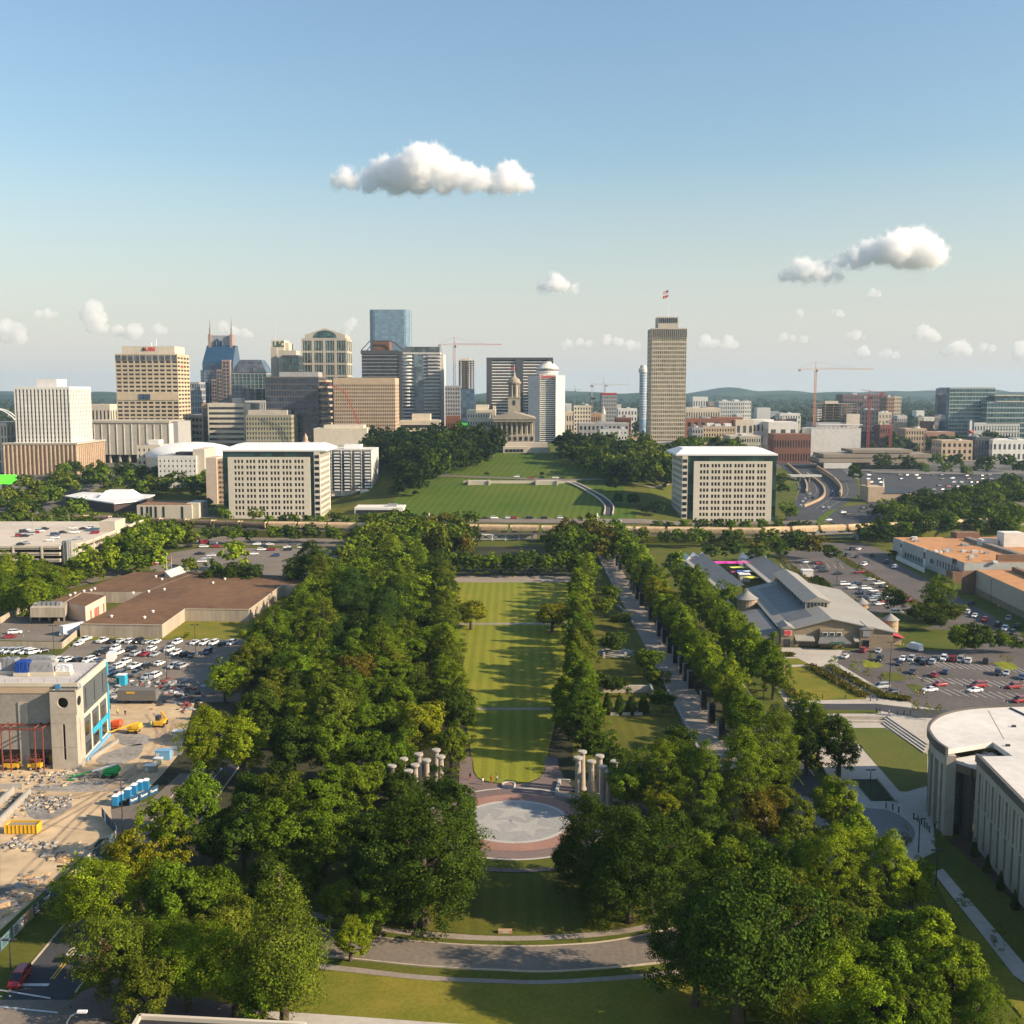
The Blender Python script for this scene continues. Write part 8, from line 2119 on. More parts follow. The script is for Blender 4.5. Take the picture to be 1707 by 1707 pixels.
xw = G(1707, 1341, H)
dw = (Vector(xw) - n3).normalized()
wend = n3 + dw * 60
roof = [(cor.x + 1.2, cor.y + 0.6)] + arc + [(arc[-1][0], arc[-1][1] - 30), (wend.x + 45, wend.y), (wend.x, wend.y), (n3.x, n3.y), (n2_.x, n2_.y), (n1.x, n1.y)]
MB().prism(roof, H - 1.0, H, 0, bottom=False).obj('roof_deck', MEMB, t)
L, Rr = strip(arc, 0.2, -0.35)
b = MB(); n = len(L)
b.add([(*p, H - 1.2) for p in L] + [(*p, H - 1.2) for p in Rr] + [(*p, H + 0.45) for p in L] + [(*p, H + 0.45) for p in Rr], [(i, i + 1, 2 * n + i + 1, 2 * n + i) for i in range(n - 1)] + [(n + i + 1, n + i, 3 * n + i, 3 * n + i + 1) for i in range(n - 1)] + [(2 * n + i, 2 * n + i + 1, 3 * n + i + 1, 3 * n + i) for i in range(n - 1)] + [(0, 2 * n, 3 * n, n)]).obj('drum_coping', mat('dark_coping', (0.10, 0.09, 0.08), 0.6, 0.05, 1), t)
L2, R2 = strip(arc, -0.3, -1.6)
def seg(i0, i1, z0, z1, m, name, l0=-0.3, l1=-1.6):
 a, c = strip(arc, l0, l1); b = MB()
 b.prism(a[i0:i1 + 1] + c[i0:i1 + 1][::-1], z0, z1).obj(name, m, t)
seg(0, NA, H - 3.4, H - 1.15, STN, 'drum_lintel')
for i in range(0, NA, 3): seg(i, i + 1, 0, H - 3.41, STN, 'drum_pier')
seg(0, NA, 0, H - 3.42, mat_glass('drum_glass', (0.05, 0.052, 0.055), 0.15, 0.25), 'drum_glazing', -3.2, -3.5)
e0 = cor
MB().prism([(e0.x + 0.1, e0.y + 0.05), (e0.x + 1.9, e0.y - 0.15), (e0.x + 2.0, e0.y + 1.6), (e0.x + 0.2, e0.y + 1.9)], 0, H - 1.16).obj('corner_pier', STN, t)
low = [(cor.x + 1.4, cor.y + 0.6), (n1.x, n1.y), (n2_.x, n2_.y), (n3.x, n3.y)]
MB().prism(low, H - 2.6, H - 2.0).obj('porch_roof', MEMB, t)
MB().prism([(low[0][0], low[0][1]), (low[3][0], low[3][1]), (low[3][0], low[3][1] + 0.4), (low[0][0], low[0][1] + 0.4)], H - 4.2, H - 2.61).obj('porch_fascia', wallm('bronze', (0.14, 0.10, 0.06)), t)
MB().prism([(cor.x + 2.5, cor.y + 4), (n1.x + 6, n1.y + 4), (n1.x + 6, n1.y + 5), (cor.x + 2.5, cor.y + 5)], 0, H - 2.62).obj('porch_back_glazing', GL_DARK, t)
MB().prism([(cor.x + 2.2, cor.y + 3.2), (n3.x + 1, cor.y + 3.2), (n3.x + 1, cor.y + 4), (cor.x + 2.2, cor.y + 4)], 7.6, 8.4).obj('porch_landing', PALE, t)
MB().prism([(n3.x - 0.7, n3.y + 0.5), (n3.x, n3.y + 0.5), (n3.x, n3.y + 8), (n3.x - 0.7, n3.y + 8)], 0, H - 2.63).obj('dark_return_wall', DKBR, t)
zc = 8.2
wn = Vector((-dw.y, dw.x)); wn = wn if wn.x > 0 else -wn
Lw = 58
MB().prism([tuple(n3 + wn * 0.9), tuple(n3 + dw * Lw + wn * 0.9), tuple(n3 + dw * Lw + wn * 40), tuple(n3 + wn * 40)], 0, H - 1.02).obj('core', mat_glass('window_wall_glass', (0.06, 0.065, 0.075), 0.15, 0.3), t)
fw = lambda: MB(n3.x, n3.y, math.atan2(dw.y, dw.x))
sg = 1 if (Vector((-dw.y, dw.x)) - wn).length < 0.1 else -1
def wb(s0, s1, z0, z1, name, m, d0=0.0, d1=0.95):
 ys = sorted((sg * d0, sg * d1)); return fw().box(s0, s1, ys[0], ys[1], z0, z1).obj(name, m, t)
wb(-0.2, Lw, H - 2.6, H - 1.03, 'frieze', STN); wb(-0.2, Lw, H - 1.02, H + 0.5, 'parapet', mat('dark_coping', (0.10, 0.09, 0.08), 0.6, 0.05, 1), -0.3, 0.4)
wb(-0.2, Lw, zc - 0.15, zc + 0.15, 'string_course', STN, -0.08, 0.9); wb(-0.2, Lw, 0, 0.8, 'plinth', STN, 0.004, 0.9)
pos, k = 1.6, 0
edges_u, edges_l = [], []
while pos < Lw - 3:
 edges_u += [(pos, pos + 1.0), (pos + 2.0, pos + 2.4)]; edges_l.append((pos, pos + 1.0)); pos += 3.6
prev = -0.2
for a, c in edges_u: wb(prev, a, zc + 0.151, H - 2.601, 'upper_pier', STN); prev = c
for a, c in edges_u: wb((a + c) / 2 - 0.06, (a + c) / 2 + 0.06, zc + 0.152, H - 2.602, 'window_mullion', GREY, 0.3, 0.9)
prev = -0.2
for a, c in edges_l: wb(prev, a, 0.801, zc - 0.151, 'lower_pier', STN); prev = c
for px in (1648, 1712):
 L, Rr = strip([G(px, 1181 + abs(px - 1680) * 0.12, H), G(px + 26, 1232, H)], 0.06, -0.06); MB().prism([L[0], L[1], Rr[1], Rr[0]], H, H + 0.05).obj('roof_seam', wallm('seam', (0.42, 0.39, 0.35)), t)
for px, py in ((1690, 1212), (1680, 1244), (1642, 1257)): x, y = G(px, py, H); MB().box(x - 0.4, x + 0.4, y - 0.2, y + 0.2, H, H + 0.4).obj('roof_vent', DARKM, t)
p, q = Vector(G(1684, 1181, H)), Vector(G(1720, 1198, H)); L, Rr = strip([tuple(p), tuple(q)], 0.2, -0.2); MB().prism([L[0], L[1], Rr[1], Rr[0]], H, H + 0.25).obj('roof_joint', DARKM, t)
for k, s in enumerate((6, 13, 20, 27)):
 p = n3 + dw * s - wn * 1.6; plant(p.x, p.y, 0.7, 'cone', 'dark', '', 1.3)
b = MB(); steps = P('1488,1200 1546,1243 1546,1262 1480,1212')
t = thing('terrace_steps', 'broad pale steps and low walls round the green', 'steps', (*steps[0], 0))
for k in range(4):
 L, Rr = strip(P(f'{1478 - 2 * k},{1199 + 2.4 * k} {1548 - 2 * k},{1247 + 3 * k}'), 0.4, -0.4); MB().prism([L[0], L[1], Rr[1], Rr[0]], 0.1, 1.0 - 0.22 * k).obj('step', CONC, t)
for y_, h in ((1199, 1.0), (1204, 0.55)): L, Rr = strip(P(f'1402,{y_} 1480,{y_ + 1}'), 0.35, -0.35); MB().prism([L[0], L[1], Rr[1], Rr[0]], 0.1, h).obj('low_wall', CONC, t)
L, Rr = strip(P('1462,1300 1494,1338'), 0.25, -0.25); MB().prism([L[0], L[1], Rr[1], Rr[0]], 0.1, 0.7).obj('bed_wall', CONC, t)
for i, (px, py) in enumerate(((1477, 1348), (1488, 1351), (1498, 1355), (1523, 1366), (1530, 1370), (1536, 1375), (1541, 1379), (1545, 1383), (1549, 1388), (1451, 1169), (1462, 1169), (1496, 1192), (1507, 1192), (1518, 1192), (1409, 1166), (1371, 1165))):
 x, y = G(px, py); t = thing('bollard', f'{nth(i + 1)} dark bollard by the paving of the stone building' if i < 9 else f'{nth(i - 8)} slim bollard on the walk before the market', 'bollard', (x, y, 0), 'bollards on the pavings'); MB().lathe(x, y, [(0.13, 0.1), (0.13, 1.15)], 8).obj('post', DARKM, t); MB().lathe(x, y, [(0.17, 1.15), (0.17, 1.3), (0.02, 1.32)], 8).obj('top', DARKM, t)
RAW = mat('raw_block_wall', (0.30, 0.27, 0.23), 0.95, 0.16, 1.2, scale2=0.12); TWR = mat('tilt_up_concrete', (0.42, 0.365, 0.295), 0.9, 0.13, 0.7, scale2=0.1); CYAN = mat('cyan_membrane', (0.03, 0.34, 0.50), 0.7, 0.05, 1); PANELG = mat('grey_panel', (0.085, 0.095, 0.10), 0.7, 0.1, 0.8)
RUST = mat('red_oxide_steel', (0.20, 0.055, 0.04), 0.7, 0.15, 1.0)
t = thing('unfinished_building', 'building under construction with a square tower pierced by round openings', 'building', (-105, 250, 0))
Hc, Ht = 19.3, 18.2
yF, xR = 244.8, -98.9
MB().prism([(-150, yF), (xR - 0.3, yF), (xR - 2.2, 267), (-150, 267)], 0, Hc - 0.6).obj('wall', RAW, t)
MB().poly([(-150, yF + 0.3), (xR - 0.6, yF + 0.3), (xR - 2.4, 266.8), (-150, 266.8)], Hc - 0.55).obj('roof', mat('site_roof', (0.46, 0.43, 0.40), 0.9, 0.12, 0.4), t)
MB().box(-150, xR - 0.2, yF - 0.25, yF + 0.25, Hc - 0.6, Hc + 0.25).obj('parapet', CREAM, t)
MB().prism([(xR - 0.6, yF), (xR, yF), (xR - 1.85, 267), (xR - 2.4, 267)], Hc - 0.9, Hc + 0.3).obj('parapet', CREAM, t)
MB().box(-150, xR - 6, yF - 0.15, yF, Hc - 2.2, Hc - 0.62).obj('capping_band', TAN, t)
tx0, tx1, ty0, ty1 = -104.6, -98.76, 242.14, 245.4
def holed(x0, x1, z0, z1, cx, cz, r, slots, fix, depth, m, axis):
 """wall panel with one round opening (16 corners) and plain sides, built as a ring of quads round the opening"""
 b = MB(); n = 24
 zs0, zs1 = cz - (x1 - x0) / 2, cz + (x1 - x0) / 2
 pt = lambda u, z, d: (u, fix + d, z) if axis == 'x' else (fix - d, u, z)
 for d in (0, depth):
  ring = [(cx + r * math.cos(2 * math.pi * i / n), cz + r * math.sin(2 * math.pi * i / n)) for i in range(n)]
  outer = []
  for i in range(n):
   c, s = math.cos(2 * math.pi * i / n), math.sin(2 * math.pi * i / n); k = 1 / max(abs(c), abs(s)); outer.append((cx + (x1 - x0) / 2 * c * k, cz + (zs1 - zs0) / 2 * s * k))
  vs = [pt(u, z, d) for u, z in ring + outer]
  b.add(vs, [(i, (i + 1) % n, n + (i + 1) % n, n + i) for i in range(n)])
 vs = [pt(u, z, d) for d in (0, depth) for u, z in ring]
 b.add(vs, [(i, (i + 1) % n, n + (i + 1) % n, n + i) for i in range(n)])
 return b, zs0, zs1
cx, cz = (tx0 + tx1) / 2 + 0.0, 15.6
b, za, zb_ = holed(tx0, tx1, 0, Ht, cx, cz, 1.22, None, ty0, 0.4, TWR, 'x')
sl = 0.28
for x0, x1, z0, z1 in ((tx0, tx1, zb_, Ht), (tx0, tx1, 0, 2.3), (tx0, cx - sl, 2.3, 10.6), (cx + sl, tx1, 2.3, 10.6), (tx0, tx1, 10.6, za)): b.box(x0, x1, ty0, ty0 + 0.4, z0, z1)
b.obj('tower_front', TWR, t)
cy = (ty0 + ty1) / 2
MB().box(tx1 - 0.4, tx1, ty0 + 0.41, ty1 + 1.2, 0, Ht - 0.005).obj('tower_side', TWR, t)
b = MB(); b.lathe(0, 0, [(1.0, 0), (1.0, 0.05)], 20)
MB().tube((tx1 - 0.02, cy + 0.3, cz), (tx1 + 0.03, cy + 0.3, cz), 1.1, n=24).obj('round_opening', GL_DARK, t)
MB().box(tx1 - 0.02, tx1 + 0.03, cy + 0.25, cy + 0.4, 4, 11.5).obj('slot', RUST, t)
MB().box(tx0, tx0 + 0.4, ty0 + 0.41, yF, 0, Ht - 0.006).obj('tower_side', TWR, t)
MB().box(tx0 + 0.4, tx1 - 0.4, ty0 + 2.2, ty0 + 2.4, 0, Ht - 1.5).obj('tower_inside', wallm('inside', (0.10, 0.085, 0.07)), t)
MB().box(tx0 + 0.4, tx1 - 0.4, ty0 + 0.4, ty1, Ht - 0.8, Ht - 0.4).obj('tower_roof', CONC2, t)
for z in (5.2, 10.9, 12.9): MB().box(tx0 - 0.02, tx1 + 0.02, ty0 - 0.03, ty0 + 0.02, z, z + 0.07).obj('panel_joint', RAW, t)
for (x0, x1, y0, y1) in ((tx0 + 0.5, tx0 + 1.6, ty1 - 1.2, ty1 - 0.7), (tx1 - 2.4, tx1 - 0.1, ty1 - 0.3, ty1 + 0.3)): MB().box(x0, x1, y0, y1, Ht, Ht + 1.1).obj('blue_guard', mat('blue_guard', (0.06, 0.20, 0.38), 0.7, 0.1, 1), t)
ex = lambda y: xR - 1.85 * (y - yF) / 22.2
def rf(y0, y1, z0, z1, name, m, d=0.12): MB().prism([(ex(y0) - 0.3, y0), (ex(y0) + d, y0), (ex(y1) + d, y1), (ex(y1) - 0.3, y1)], z0, z1).obj(name, m, t)
rf(246.6, 267, 0.2, Hc - 0.95, 'side_wall', CREAM, 0.02)
rf(246.7, 266.2, 11.6, Hc - 1.3, 'grey_cladding', PANELG, 0.25); rf(266.2, 267.1, Hc - 3.6, Hc - 0.4, 'cyan_corner', CYAN, 0.3); rf(266.2, 267.1, 1.5, 13.5, 'cyan_corner', CYAN, 0.28)
for k in range(3):
 y0 = 247.1 + 6.4 * k
 rf(y0, y0 + 4.9, 1.6, 10.4, 'grey_bay', PANELG, 0.16); rf(y0 + 0.6, y0 + 3.2, 6.0, 9.2, 'window', GL_DARK, 0.2); rf(y0 + 0.4, y0 + 4.2, 2.0, 4.4, 'window', GL_DARK, 0.2)
 rf(y0 + 1.2 + k * 0.4, y0 + 1.7 + k * 0.4, 12.5, 17.4, 'panel_gap', DARKM, 0.3)
rf(253.2, 266, 4.8, 6.2, 'cyan_band', CYAN, 0.24); rf(259.0, 260.2, 1.2, 6.2, 'cyan_band', CYAN, 0.26); rf(247, 266.6, 0.2, 1.0, 'blue_base', mat('pale_blue_board', (0.16, 0.34, 0.52), 0.7, 0.05, 1), 0.5)
for k in range(14):
 x = -140 + 3 * k
 MB().tube((x, yF + 0.4, Hc), (x, yF + 0.4, Hc + 1.1), 0.04, n=4).obj('rail_post', RUST, t)
for k in range(8):
 y = yF + 2.8 * k; MB().tube((ex(y) - 0.8, y, Hc), (ex(y) - 0.8, y, Hc + 1.1), 0.04, n=4).obj('rail_post', RUST, t)
for x0, x1 in ((-118.5, -113.0), (-110.8, -105.2)): MB().box(x0, x1, yF - 0.06, yF + 0.02, 0.3, 3.9).obj('opening', GL_DARK, t)
MB().box(-113.0, -110.8, yF - 0.2, yF - 0.01, 0, 15).obj('pilaster', TWR, t)
t = thing('steel_frame', 'red oxide steel canopy frame before the unfinished building', 'steel frame', (-112, 240, 0))
for x in (-121, -115.3, -113.4, -107.8, -106.0): MB().box(x - 0.12, x + 0.12, 240.6, 240.85, 0, 10).obj('column', RUST, t)
for y in (240.72, 244.2): MB().box(-124, -105.8, y - 0.1, y + 0.1, 9.7, 10.05).obj('beam', RUST, t)
for x in (-121, -115.3, -113.4, -107.8, -106.0): MB().box(x - 0.1, x + 0.1, 240.6, yF, 10.05, 10.3).obj('cross_beam', RUST, t)
for x0, x1, i in ((-115.6, -112.3, 1), (-110.2, -107.2, 2)):
 t = thing('scissor_lift', 'yellow scissor lift parked under the steel frame' if i == 1 else 'yellow scissor lift nearer the square tower', 'scissor lift', (x0, 242, 0), 'scissor lifts under the steel frame')
 MB().box(x0, x1, 241.6, 243.2, 0.5, 1.5).obj('chassis', YELM, t)
 for x in (x0 + 0.5, x1 - 0.5): MB().tube((x, 241.5, 0.4), (x, 243.3, 0.4), 0.4, n=10).obj('wheel_set', RUBBER, t)
 MB().box(x0 + 0.1, x1 - 0.1, 241.7, 243.1, 2.1, 2.3).obj('platform', RUST, t)
 b = MB()
 for x in (x0 + 0.1, (x0 + x1) / 2, x1 - 0.1): b.tube((x, 241.7, 2.3), (x, 241.7, 3.3), 0.05, n=4); b.tube((x, 243.1, 2.3), (x, 243.1, 3.3), 0.05, n=4)
 for y in (241.7, 243.1): b.tube((x0 + .1, y, 3.3), (x1 - .1, y, 3.3), 0.05, n=4)
 b.tube((x0 + .4, 242.4, 1.5), (x1 - .4, 242.4, 2.1), 0.08, n=4); b.tube((x1 - .4, 242.4, 1.5), (x0 + .4, 242.4, 2.1), 0.08, n=4)
 b.obj('guard_rail', RUST, t)
def wrapped(px0, px1, py0, py1, dep, col, lab, grey=True):
 x0, y0 = G(px0, py1, Hc); x1, _ = G(px1, py1, Hc)
 h = ZP(py0, y0) - Hc
 g = random.Random(int(px0) + 3)
 n = 9
 pts = []
 b = MB()
 vs = []
 for j in range(5):
  z = Hc + h * j / 4; k = 1 - 0.02 * j + (0.05 if j == 0 else 0)
  for i in range(n * 4):
   s, f = divmod(i, n); u = f / n
   x, y = [(u, 0), (1, u), (1 - u, 1), (0, 1 - u)][s]
   vs.append(((x0 + x1) / 2 + (x - .5) * (x1 - x0) * k + g.uniform(-.07, .07), y0 + dep / 2 + (y - .5) * dep * k + g.uniform(-.07, .07), z - (0.25 * (f % 3 == 0) * (j == 4))))
 m = n * 4
 b.add(vs, [(j * m + i, j * m + (i + 1) % m, (j + 1) * m + (i + 1) % m, (j + 1) * m + i) for j in range(4) for i in range(m)] + [tuple(range(4 * m, 5 * m))])
 q = thing('wrapped_unit', lab, 'roof unit', ((x0 + x1) / 2, y0, Hc), 'wrapped units on the unfinished roof')
 o = b.obj('tarpaulin', CLOTH, q); o.color = (*col, 1)
 MB().box(x0 - 0.2, x1 + 0.2, y0 - 0.2, y0 + dep, Hc - 0.5, Hc + 0.35).obj('curb', CREAM, q)
wrapped(24, 46, 1104, 1124, 3.2, (0.012, 0.05, 0.24), 'blue wrapped unit on the unfinished roof'); wrapped(48, 89, 1105, 1123, 3, (0.25, 0.25, 0.25), 'long grey wrapped unit beside the blue one'); wrapped(42, 86, 1096, 1104, 3, (0.22, 0.23, 0.24), 'grey wrapped unit behind the blue one'); wrapped(2, 26, 1099, 1121, 3, (0.20, 0.21, 0.22), 'grey wrapped unit at the edge of the roof'); wrapped(92, 116, 1110, 1122, 2, (0.62, 0.62, 0.62), 'low white wrapped unit on the unfinished roof')
# ---------------------------------------------------------------- park furniture
BELLSTONE = mat('column_stone', (0.34, 0.29, 0.23), 0.85, 0.14, 1.0)
def column(x, y, label, h=8.7, dark=False):
 t = thing('bell_column', label, 'column', (x, y, 0), 'stone bell columns round the star plaza')
 MB().lathe(x, y, [(0.95, 0), (0.95, 0.4), (0.72, 0.5), (0.56, h - 1.1), (0.56, h - 0.9)], 14).obj('shaft', BELLSTONE, t)
 MB().lathe(x, y, [(0.56, h - 0.9), (0.8, h - 0.55), (0.95, h - 0.45), (0.95, h - 0.08), (0.02, h)], 16).obj('capital', mat('capital_stone', (0.37, 0.33, 0.28), 0.85, 0.1, 1.0), t)
 b = MB()
 for k in range(5): b.lathe(x, y, [(0.75 - 0.03 * k, 1.4 + 1.25 * k), (0.75 - 0.03 * k, 1.46 + 1.25 * k)], 14)
 b.obj('drum_joint', BELLSTONE, t)
for i, (px, py) in enumerate(((654, 1275), (673, 1264), (681, 1284), (692, 1274), (698, 1256), (711, 1266), (727, 1249), (735, 1260))): column(*G(px, py, 8.6), f'{nth(i + 1)} stone bell column of the group facing the building site')
for i, (px, py) in enumerate(((964, 1262), (971, 1252), (986, 1268), (1000, 1259), (1005, 1277), (1016, 1285), (1025, 1268))): column(*G(px, py, 8.6), f'{nth(i + 1)} stone bell column of the group facing the promenade')
BLKG = mat('black_granite', (0.018, 0.018, 0.022), 0.25, 0.1, 1.0, spec=0.6)
for i, (px, py) in enumerate(((1240, 1297), (1217, 1265), (1198, 1236), (1182, 1209), (1167, 1186), (1155, 1150), (1142, 1137), (1133, 1124), (1122, 1107), (1110, 1091), (1103, 1076), (1092, 1062), (1080, 1037), (1073, 1012), (1060, 1000), (1054, 992), (1048, 985), (1034, 952), (1029, 945), (1022, 933))):
 x, y = G(px, py); x = 51.4
 t = thing('pylon', f'{nth(i + 1)} black granite pylon along the promenade, counted from the plaza', 'pylon', (x, y, 0), 'black granite pylons along the promenade')
 MB().box(x - 0.55, x + 1.0, y, y + 1.5, 0, 5.5).obj('slab', BLKG, t); MB().box(x - 0.75, x - 0.56, y - 0.06, y + 1.56, 0, 5.56).obj('pale_edge', GRANITE, t)
 MB().box(x - 0.9, x + 1.2, y - 0.25, y + 1.75, 0.1, 0.25).obj('plinth', GRANITEP, t)
for a, c, lab in ((232, 292, 'low granite wall along the near end of the promenade'), (300, 352, 'low granite wall along the middle of the promenade'), (392, 440, 'low granite wall with a curved end beside the garden steps'), (462, 560, 'low granite wall along the city end of the promenade')):
 ribbon('promenade_wall', [(44.5, a), (44.5, c)] if a != 392 else curve_pts([(44.5, a), (44.1, 412), (42, 430), (39.5, c)], 5), 0.3, -0.3, GRANITE, 0, 1.15, lab, kind=None)['category'] = 'wall'
x, y = G(1030, 1165)
t = thing('memorial_wall', 'pale three sided memorial wall behind the clipped cones', 'memorial', (x, y, 0))
MB().box(x - 7, x + 9.5, y + 6, y + 6.6, 0, 2.2).obj('back_wall', LIME, t); MB().box(x - 7.6, x - 7, y, y + 7, 0, 2.6).obj('side_wall', GRANITE, t); MB().box(x + 9.5, x + 10.1, y, y + 7, 0, 2.6).obj('side_wall', GRANITE, t)
for i, px in enumerate((1024.5, 1044, 1064)): x, y = G(px, 1193); t = thing('bench_block', f'{nth(i + 1)} pale stone bench block before the clipped cones', 'bench', (x, y, 0), 'stone bench blocks in the garden'); MB().box(x - 1.1, x + 1.1, y, y + 1.2, 0, 1.0).obj('seat', GRANITEP, t); MB().box(x - 1.3, x + 1.3, y - 0.1, y + 1.3, 1.0, 1.15).obj('top', BLKG, t)
x, y = G(1026, 1094)
t = thing('garden_steps', 'curved stone steps under a low tree in the garden', 'steps', (x, y, 0))
for k in range(4): MB().lathe(x + 0.5, y + 5, [(7 - 1.2 * k, 0.03), (7 - 1.2 * k, 0.35 + 0.3 * k), (5.8 - 1.2 * k, 0.35 + 0.3 * k)], 28, 0, math.pi * 0.95, math.pi * 2.05).obj('step', GRANITE, t)
for px in (1007, 1042.5): q, _ = G(px, 1097); MB().box(q - 0.4, q + 0.4, y - 2.6, y - 1.8, 0, 1.8).obj('post', GRANITEP, t)
x, y = G(848, 1311)
t = thing('round_planter', 'round stone basin with brick centre at the end of the lawn', 'planter', (x, y, 0))
MB().lathe(x, y, [(1.55, 0.1), (1.55, 0.65), (1.2, 0.65), (1.2, 0.45)], 24).obj('rim', GRANITEP, t); MB().lathe(x, y, [(1.2, 0.46), (0.05, 0.46)], 24).obj('brick_centre', BRICKR, t)
t = thing('corner_wall', 'low pale angled wall round a planted corner beside the columns', 'wall', (*G(935, 1322), 0))
for s in ('927,1326 933,1304 950,1305', '927,1326 952,1331'): L, Rr = strip(P(s), 0.3, -0.3); n = len(L); MB().prism(L + Rr[::-1], 0.1, 0.75).obj('wall', GRANITEP, t)
x, y = G(842, 1557); t = thing('plaque', 'tan stone marker beside the curved pavement', 'marker', (x, y, 0)); MB().box(x - 1.1, x + 1.1, y, y + 0.7, 0, 0.55).obj('block', mat('marker_stone', (0.40, 0.25, 0.15), 0.8, 0.1, 2), t); MB().box(x - 0.5, x + 0.5, y - 0.03, y, 0.15, 0.45).obj('plate', GRANITEP, t)
x, y = G(177, 1615); t = thing('gate_pillar', 'red brown stone gate pillar under the trees at the road corner', 'pillar', (x, y, 0)); MB().box(x - 0.55, x + 0.55, y - 0.5, y + 0.5, 0, 4.2).obj('shaft', mat('marker_red', (0.22, 0.10, 0.075), 0.8, 0.15, 2), t); MB().prism([(x - 0.7, y - 0.7), (x + 0.7, y - 0.7), (x + 0.7, y + 0.7), (x - 0.7, y + 0.7)], 4.2, 4.45).obj('cap', mat('marker_stone', (0.40, 0.25, 0.15), 0.8, 0.1, 2), t)
x, y = G(172, 1655); t = thing('round_planter', 'red stone round planter on the brick corner', 'planter', (x, y, 0)); MB().lathe(x, y, [(1.0, 0.1), (1.1, 0.8), (0.9, 0.8), (0.9, 0.6), (0.02, 0.6)], 18).obj('bowl', mat('marker_red', (0.22, 0.10, 0.075), 0.8, 0.15, 2), t)
x0, y0 = G(232, 1692, 6.5)
t = thing('flat_roofed_building', 'dark flat roof with a pale parapet at the near edge of the view', 'building', (x0, y0 - 8, 0))
x1 = G(510, 1706, 6.5); q = [(x0, y0), x1, (x1[0], y0 - 16), (x0, y0 - 16)]
MB().prism(q, 0, 6.0).obj('wall', STONE, t); MB().poly(q, 6.06).obj('roof', mat('black_roof', (0.03, 0.03, 0.032), 0.9, 0.3, 0.8), t)
for a, c in ((q[0], q[1]), (q[3], q[0])): L, Rr = strip([a, c], 0.2, -0.3); MB().prism([L[0], L[1], Rr[1], Rr[0]], 5.9, 6.6).obj('parapet', CREAM, t)
for i, (px, py, h, lab) in enumerate(((90, 1091, 9.5, 'by the warehouse yard wall'), (326, 1089, 9.5, 'among the cars before the warehouse lawn'), (278, 1133, 9.5, 'at the edge of the building site'), (205, 1393, 11, 'at the bend of the hoarding'), (1482, 1162, 9.5, 'in the near rows of the market car park'), (1484, 1122, 9.5, 'before the market entrance'), (1395, 973, 10, 'behind the market sheds'), (1273, 1166, 7, 'by the market lawn hedges'), (1312, 1205, 7, 'beside the street before the market'), (1531, 1422, 6.5, 'at the turning circle'), (1560, 1478, 6.5, 'on the footpath below the stone building'), (1450, 1330, 6, 'in the planting bed before the green'), (108, 1502, 6, 'beside the printed hoarding'), (18, 1616, 4.5, 'on the verge beside the minivan'), (1543, 985, 10, 'on the verge before the works'), (1651, 1008, 10, 'before the beige works wing'))):
 x, y = G(px, py); mast('lamp_post', 'dark lamp post ' + lab, x, y, h, DARKM, arm=0.6 if i > 8 else 0.9, heads=2)
x, y = G(137, 1686, 8.65); x -= 2.0; t = thing('street_light', 'white curved street light at the cross street', 'street light', (x, y, 0))
p = [(x, y, 0), (x, y, 7.2), (x + 0.5, y, 8.0), (x + 1.6, y, 8.6)]; b = MB(); [b.tube(a, c, 0.11, 0.09) for a, c in zip(p, p[1:])]; b.obj('pole', STEEL, t); MB().box(x + 1.4, x + 2.6, y - 0.22, y + 0.22, 8.5, 8.75).obj('lamp_head', WHITEM, t)
x, y = G(258, 1690); t = thing('hydrant_sign', 'yellow green sign on a short post under the trees', 'sign', (x, y, 0)); MB().tube((x, y, 0), (x, y, 2.2), 0.06).obj('post', YELM, t); MB().box(x - 0.35, x + 0.35, y - 0.06, y, 1.5, 2.4).obj('panel', mat('sign_lime', (0.5, 0.55, 0.03), 0.6, 0), t)
for px, py, lab in ((1312, 1306, 'yellow diamond sign beside the market road'), (1664, 1020, 'yellow diamond sign before the beige works wing')):
 x, y = G(px, py); t = thing('road_sign', lab, 'sign', (x, y, 0)); MB().tube((x, y, 0), (x, y, 2.6), 0.05).obj('post', STEEL, t); MB().add([(x - .45, y - .07, 2.5), (x, y - .07, 2.05), (x + .45, y - .07, 2.5), (x, y - .07, 2.95)], [(0, 1, 2, 3)]).obj('panel', mat('sign_yellow', (0.7, 0.45, 0.02), 0.6, 0), t)
HEDGE = mat_leaf('hedge_leaves', (0.085, 0.085, 0.02))
def hedge(s, w, h, lab):
 pts = resample(P(s), 1.0); g_ = np.random.default_rng(len(s)); L, Rr = strip(pts, w / 2, -w / 2); n = 2200
 a = np.array(L); c = np.array(Rr); i = g_.integers(0, len(a), n); u = g_.random((n, 1)); xy = a[i] * u + c[i] * (1 - u)
 z = np.where(g_.random(n) < 0.6, h, h * g_.random(n)) + g_.normal(size=n) * 0.08; p = np.column_stack([xy + g_.normal(size=(n, 2)) * 0.4, np.maximum(z, 0.1)])
 d = g_.normal(size=(n, 3)); d[:, 2] += 1; d /= np.linalg.norm(d, axis=1)[:, None]; t_ = np.cross(d, g_.normal(size=(n, 3))); t_ /= np.linalg.norm(t_, axis=1)[:, None]; b_ = np.cross(d, t_)
 tag(link('hedge', quads_mesh('hedge', np.stack([p - t_ * .3, p - b_ * .22, p + t_ * .3, p + b_ * .22], 1).astype(np.float32), HEDGE)), lab, 'hedge', 'clipped hedges before the market')
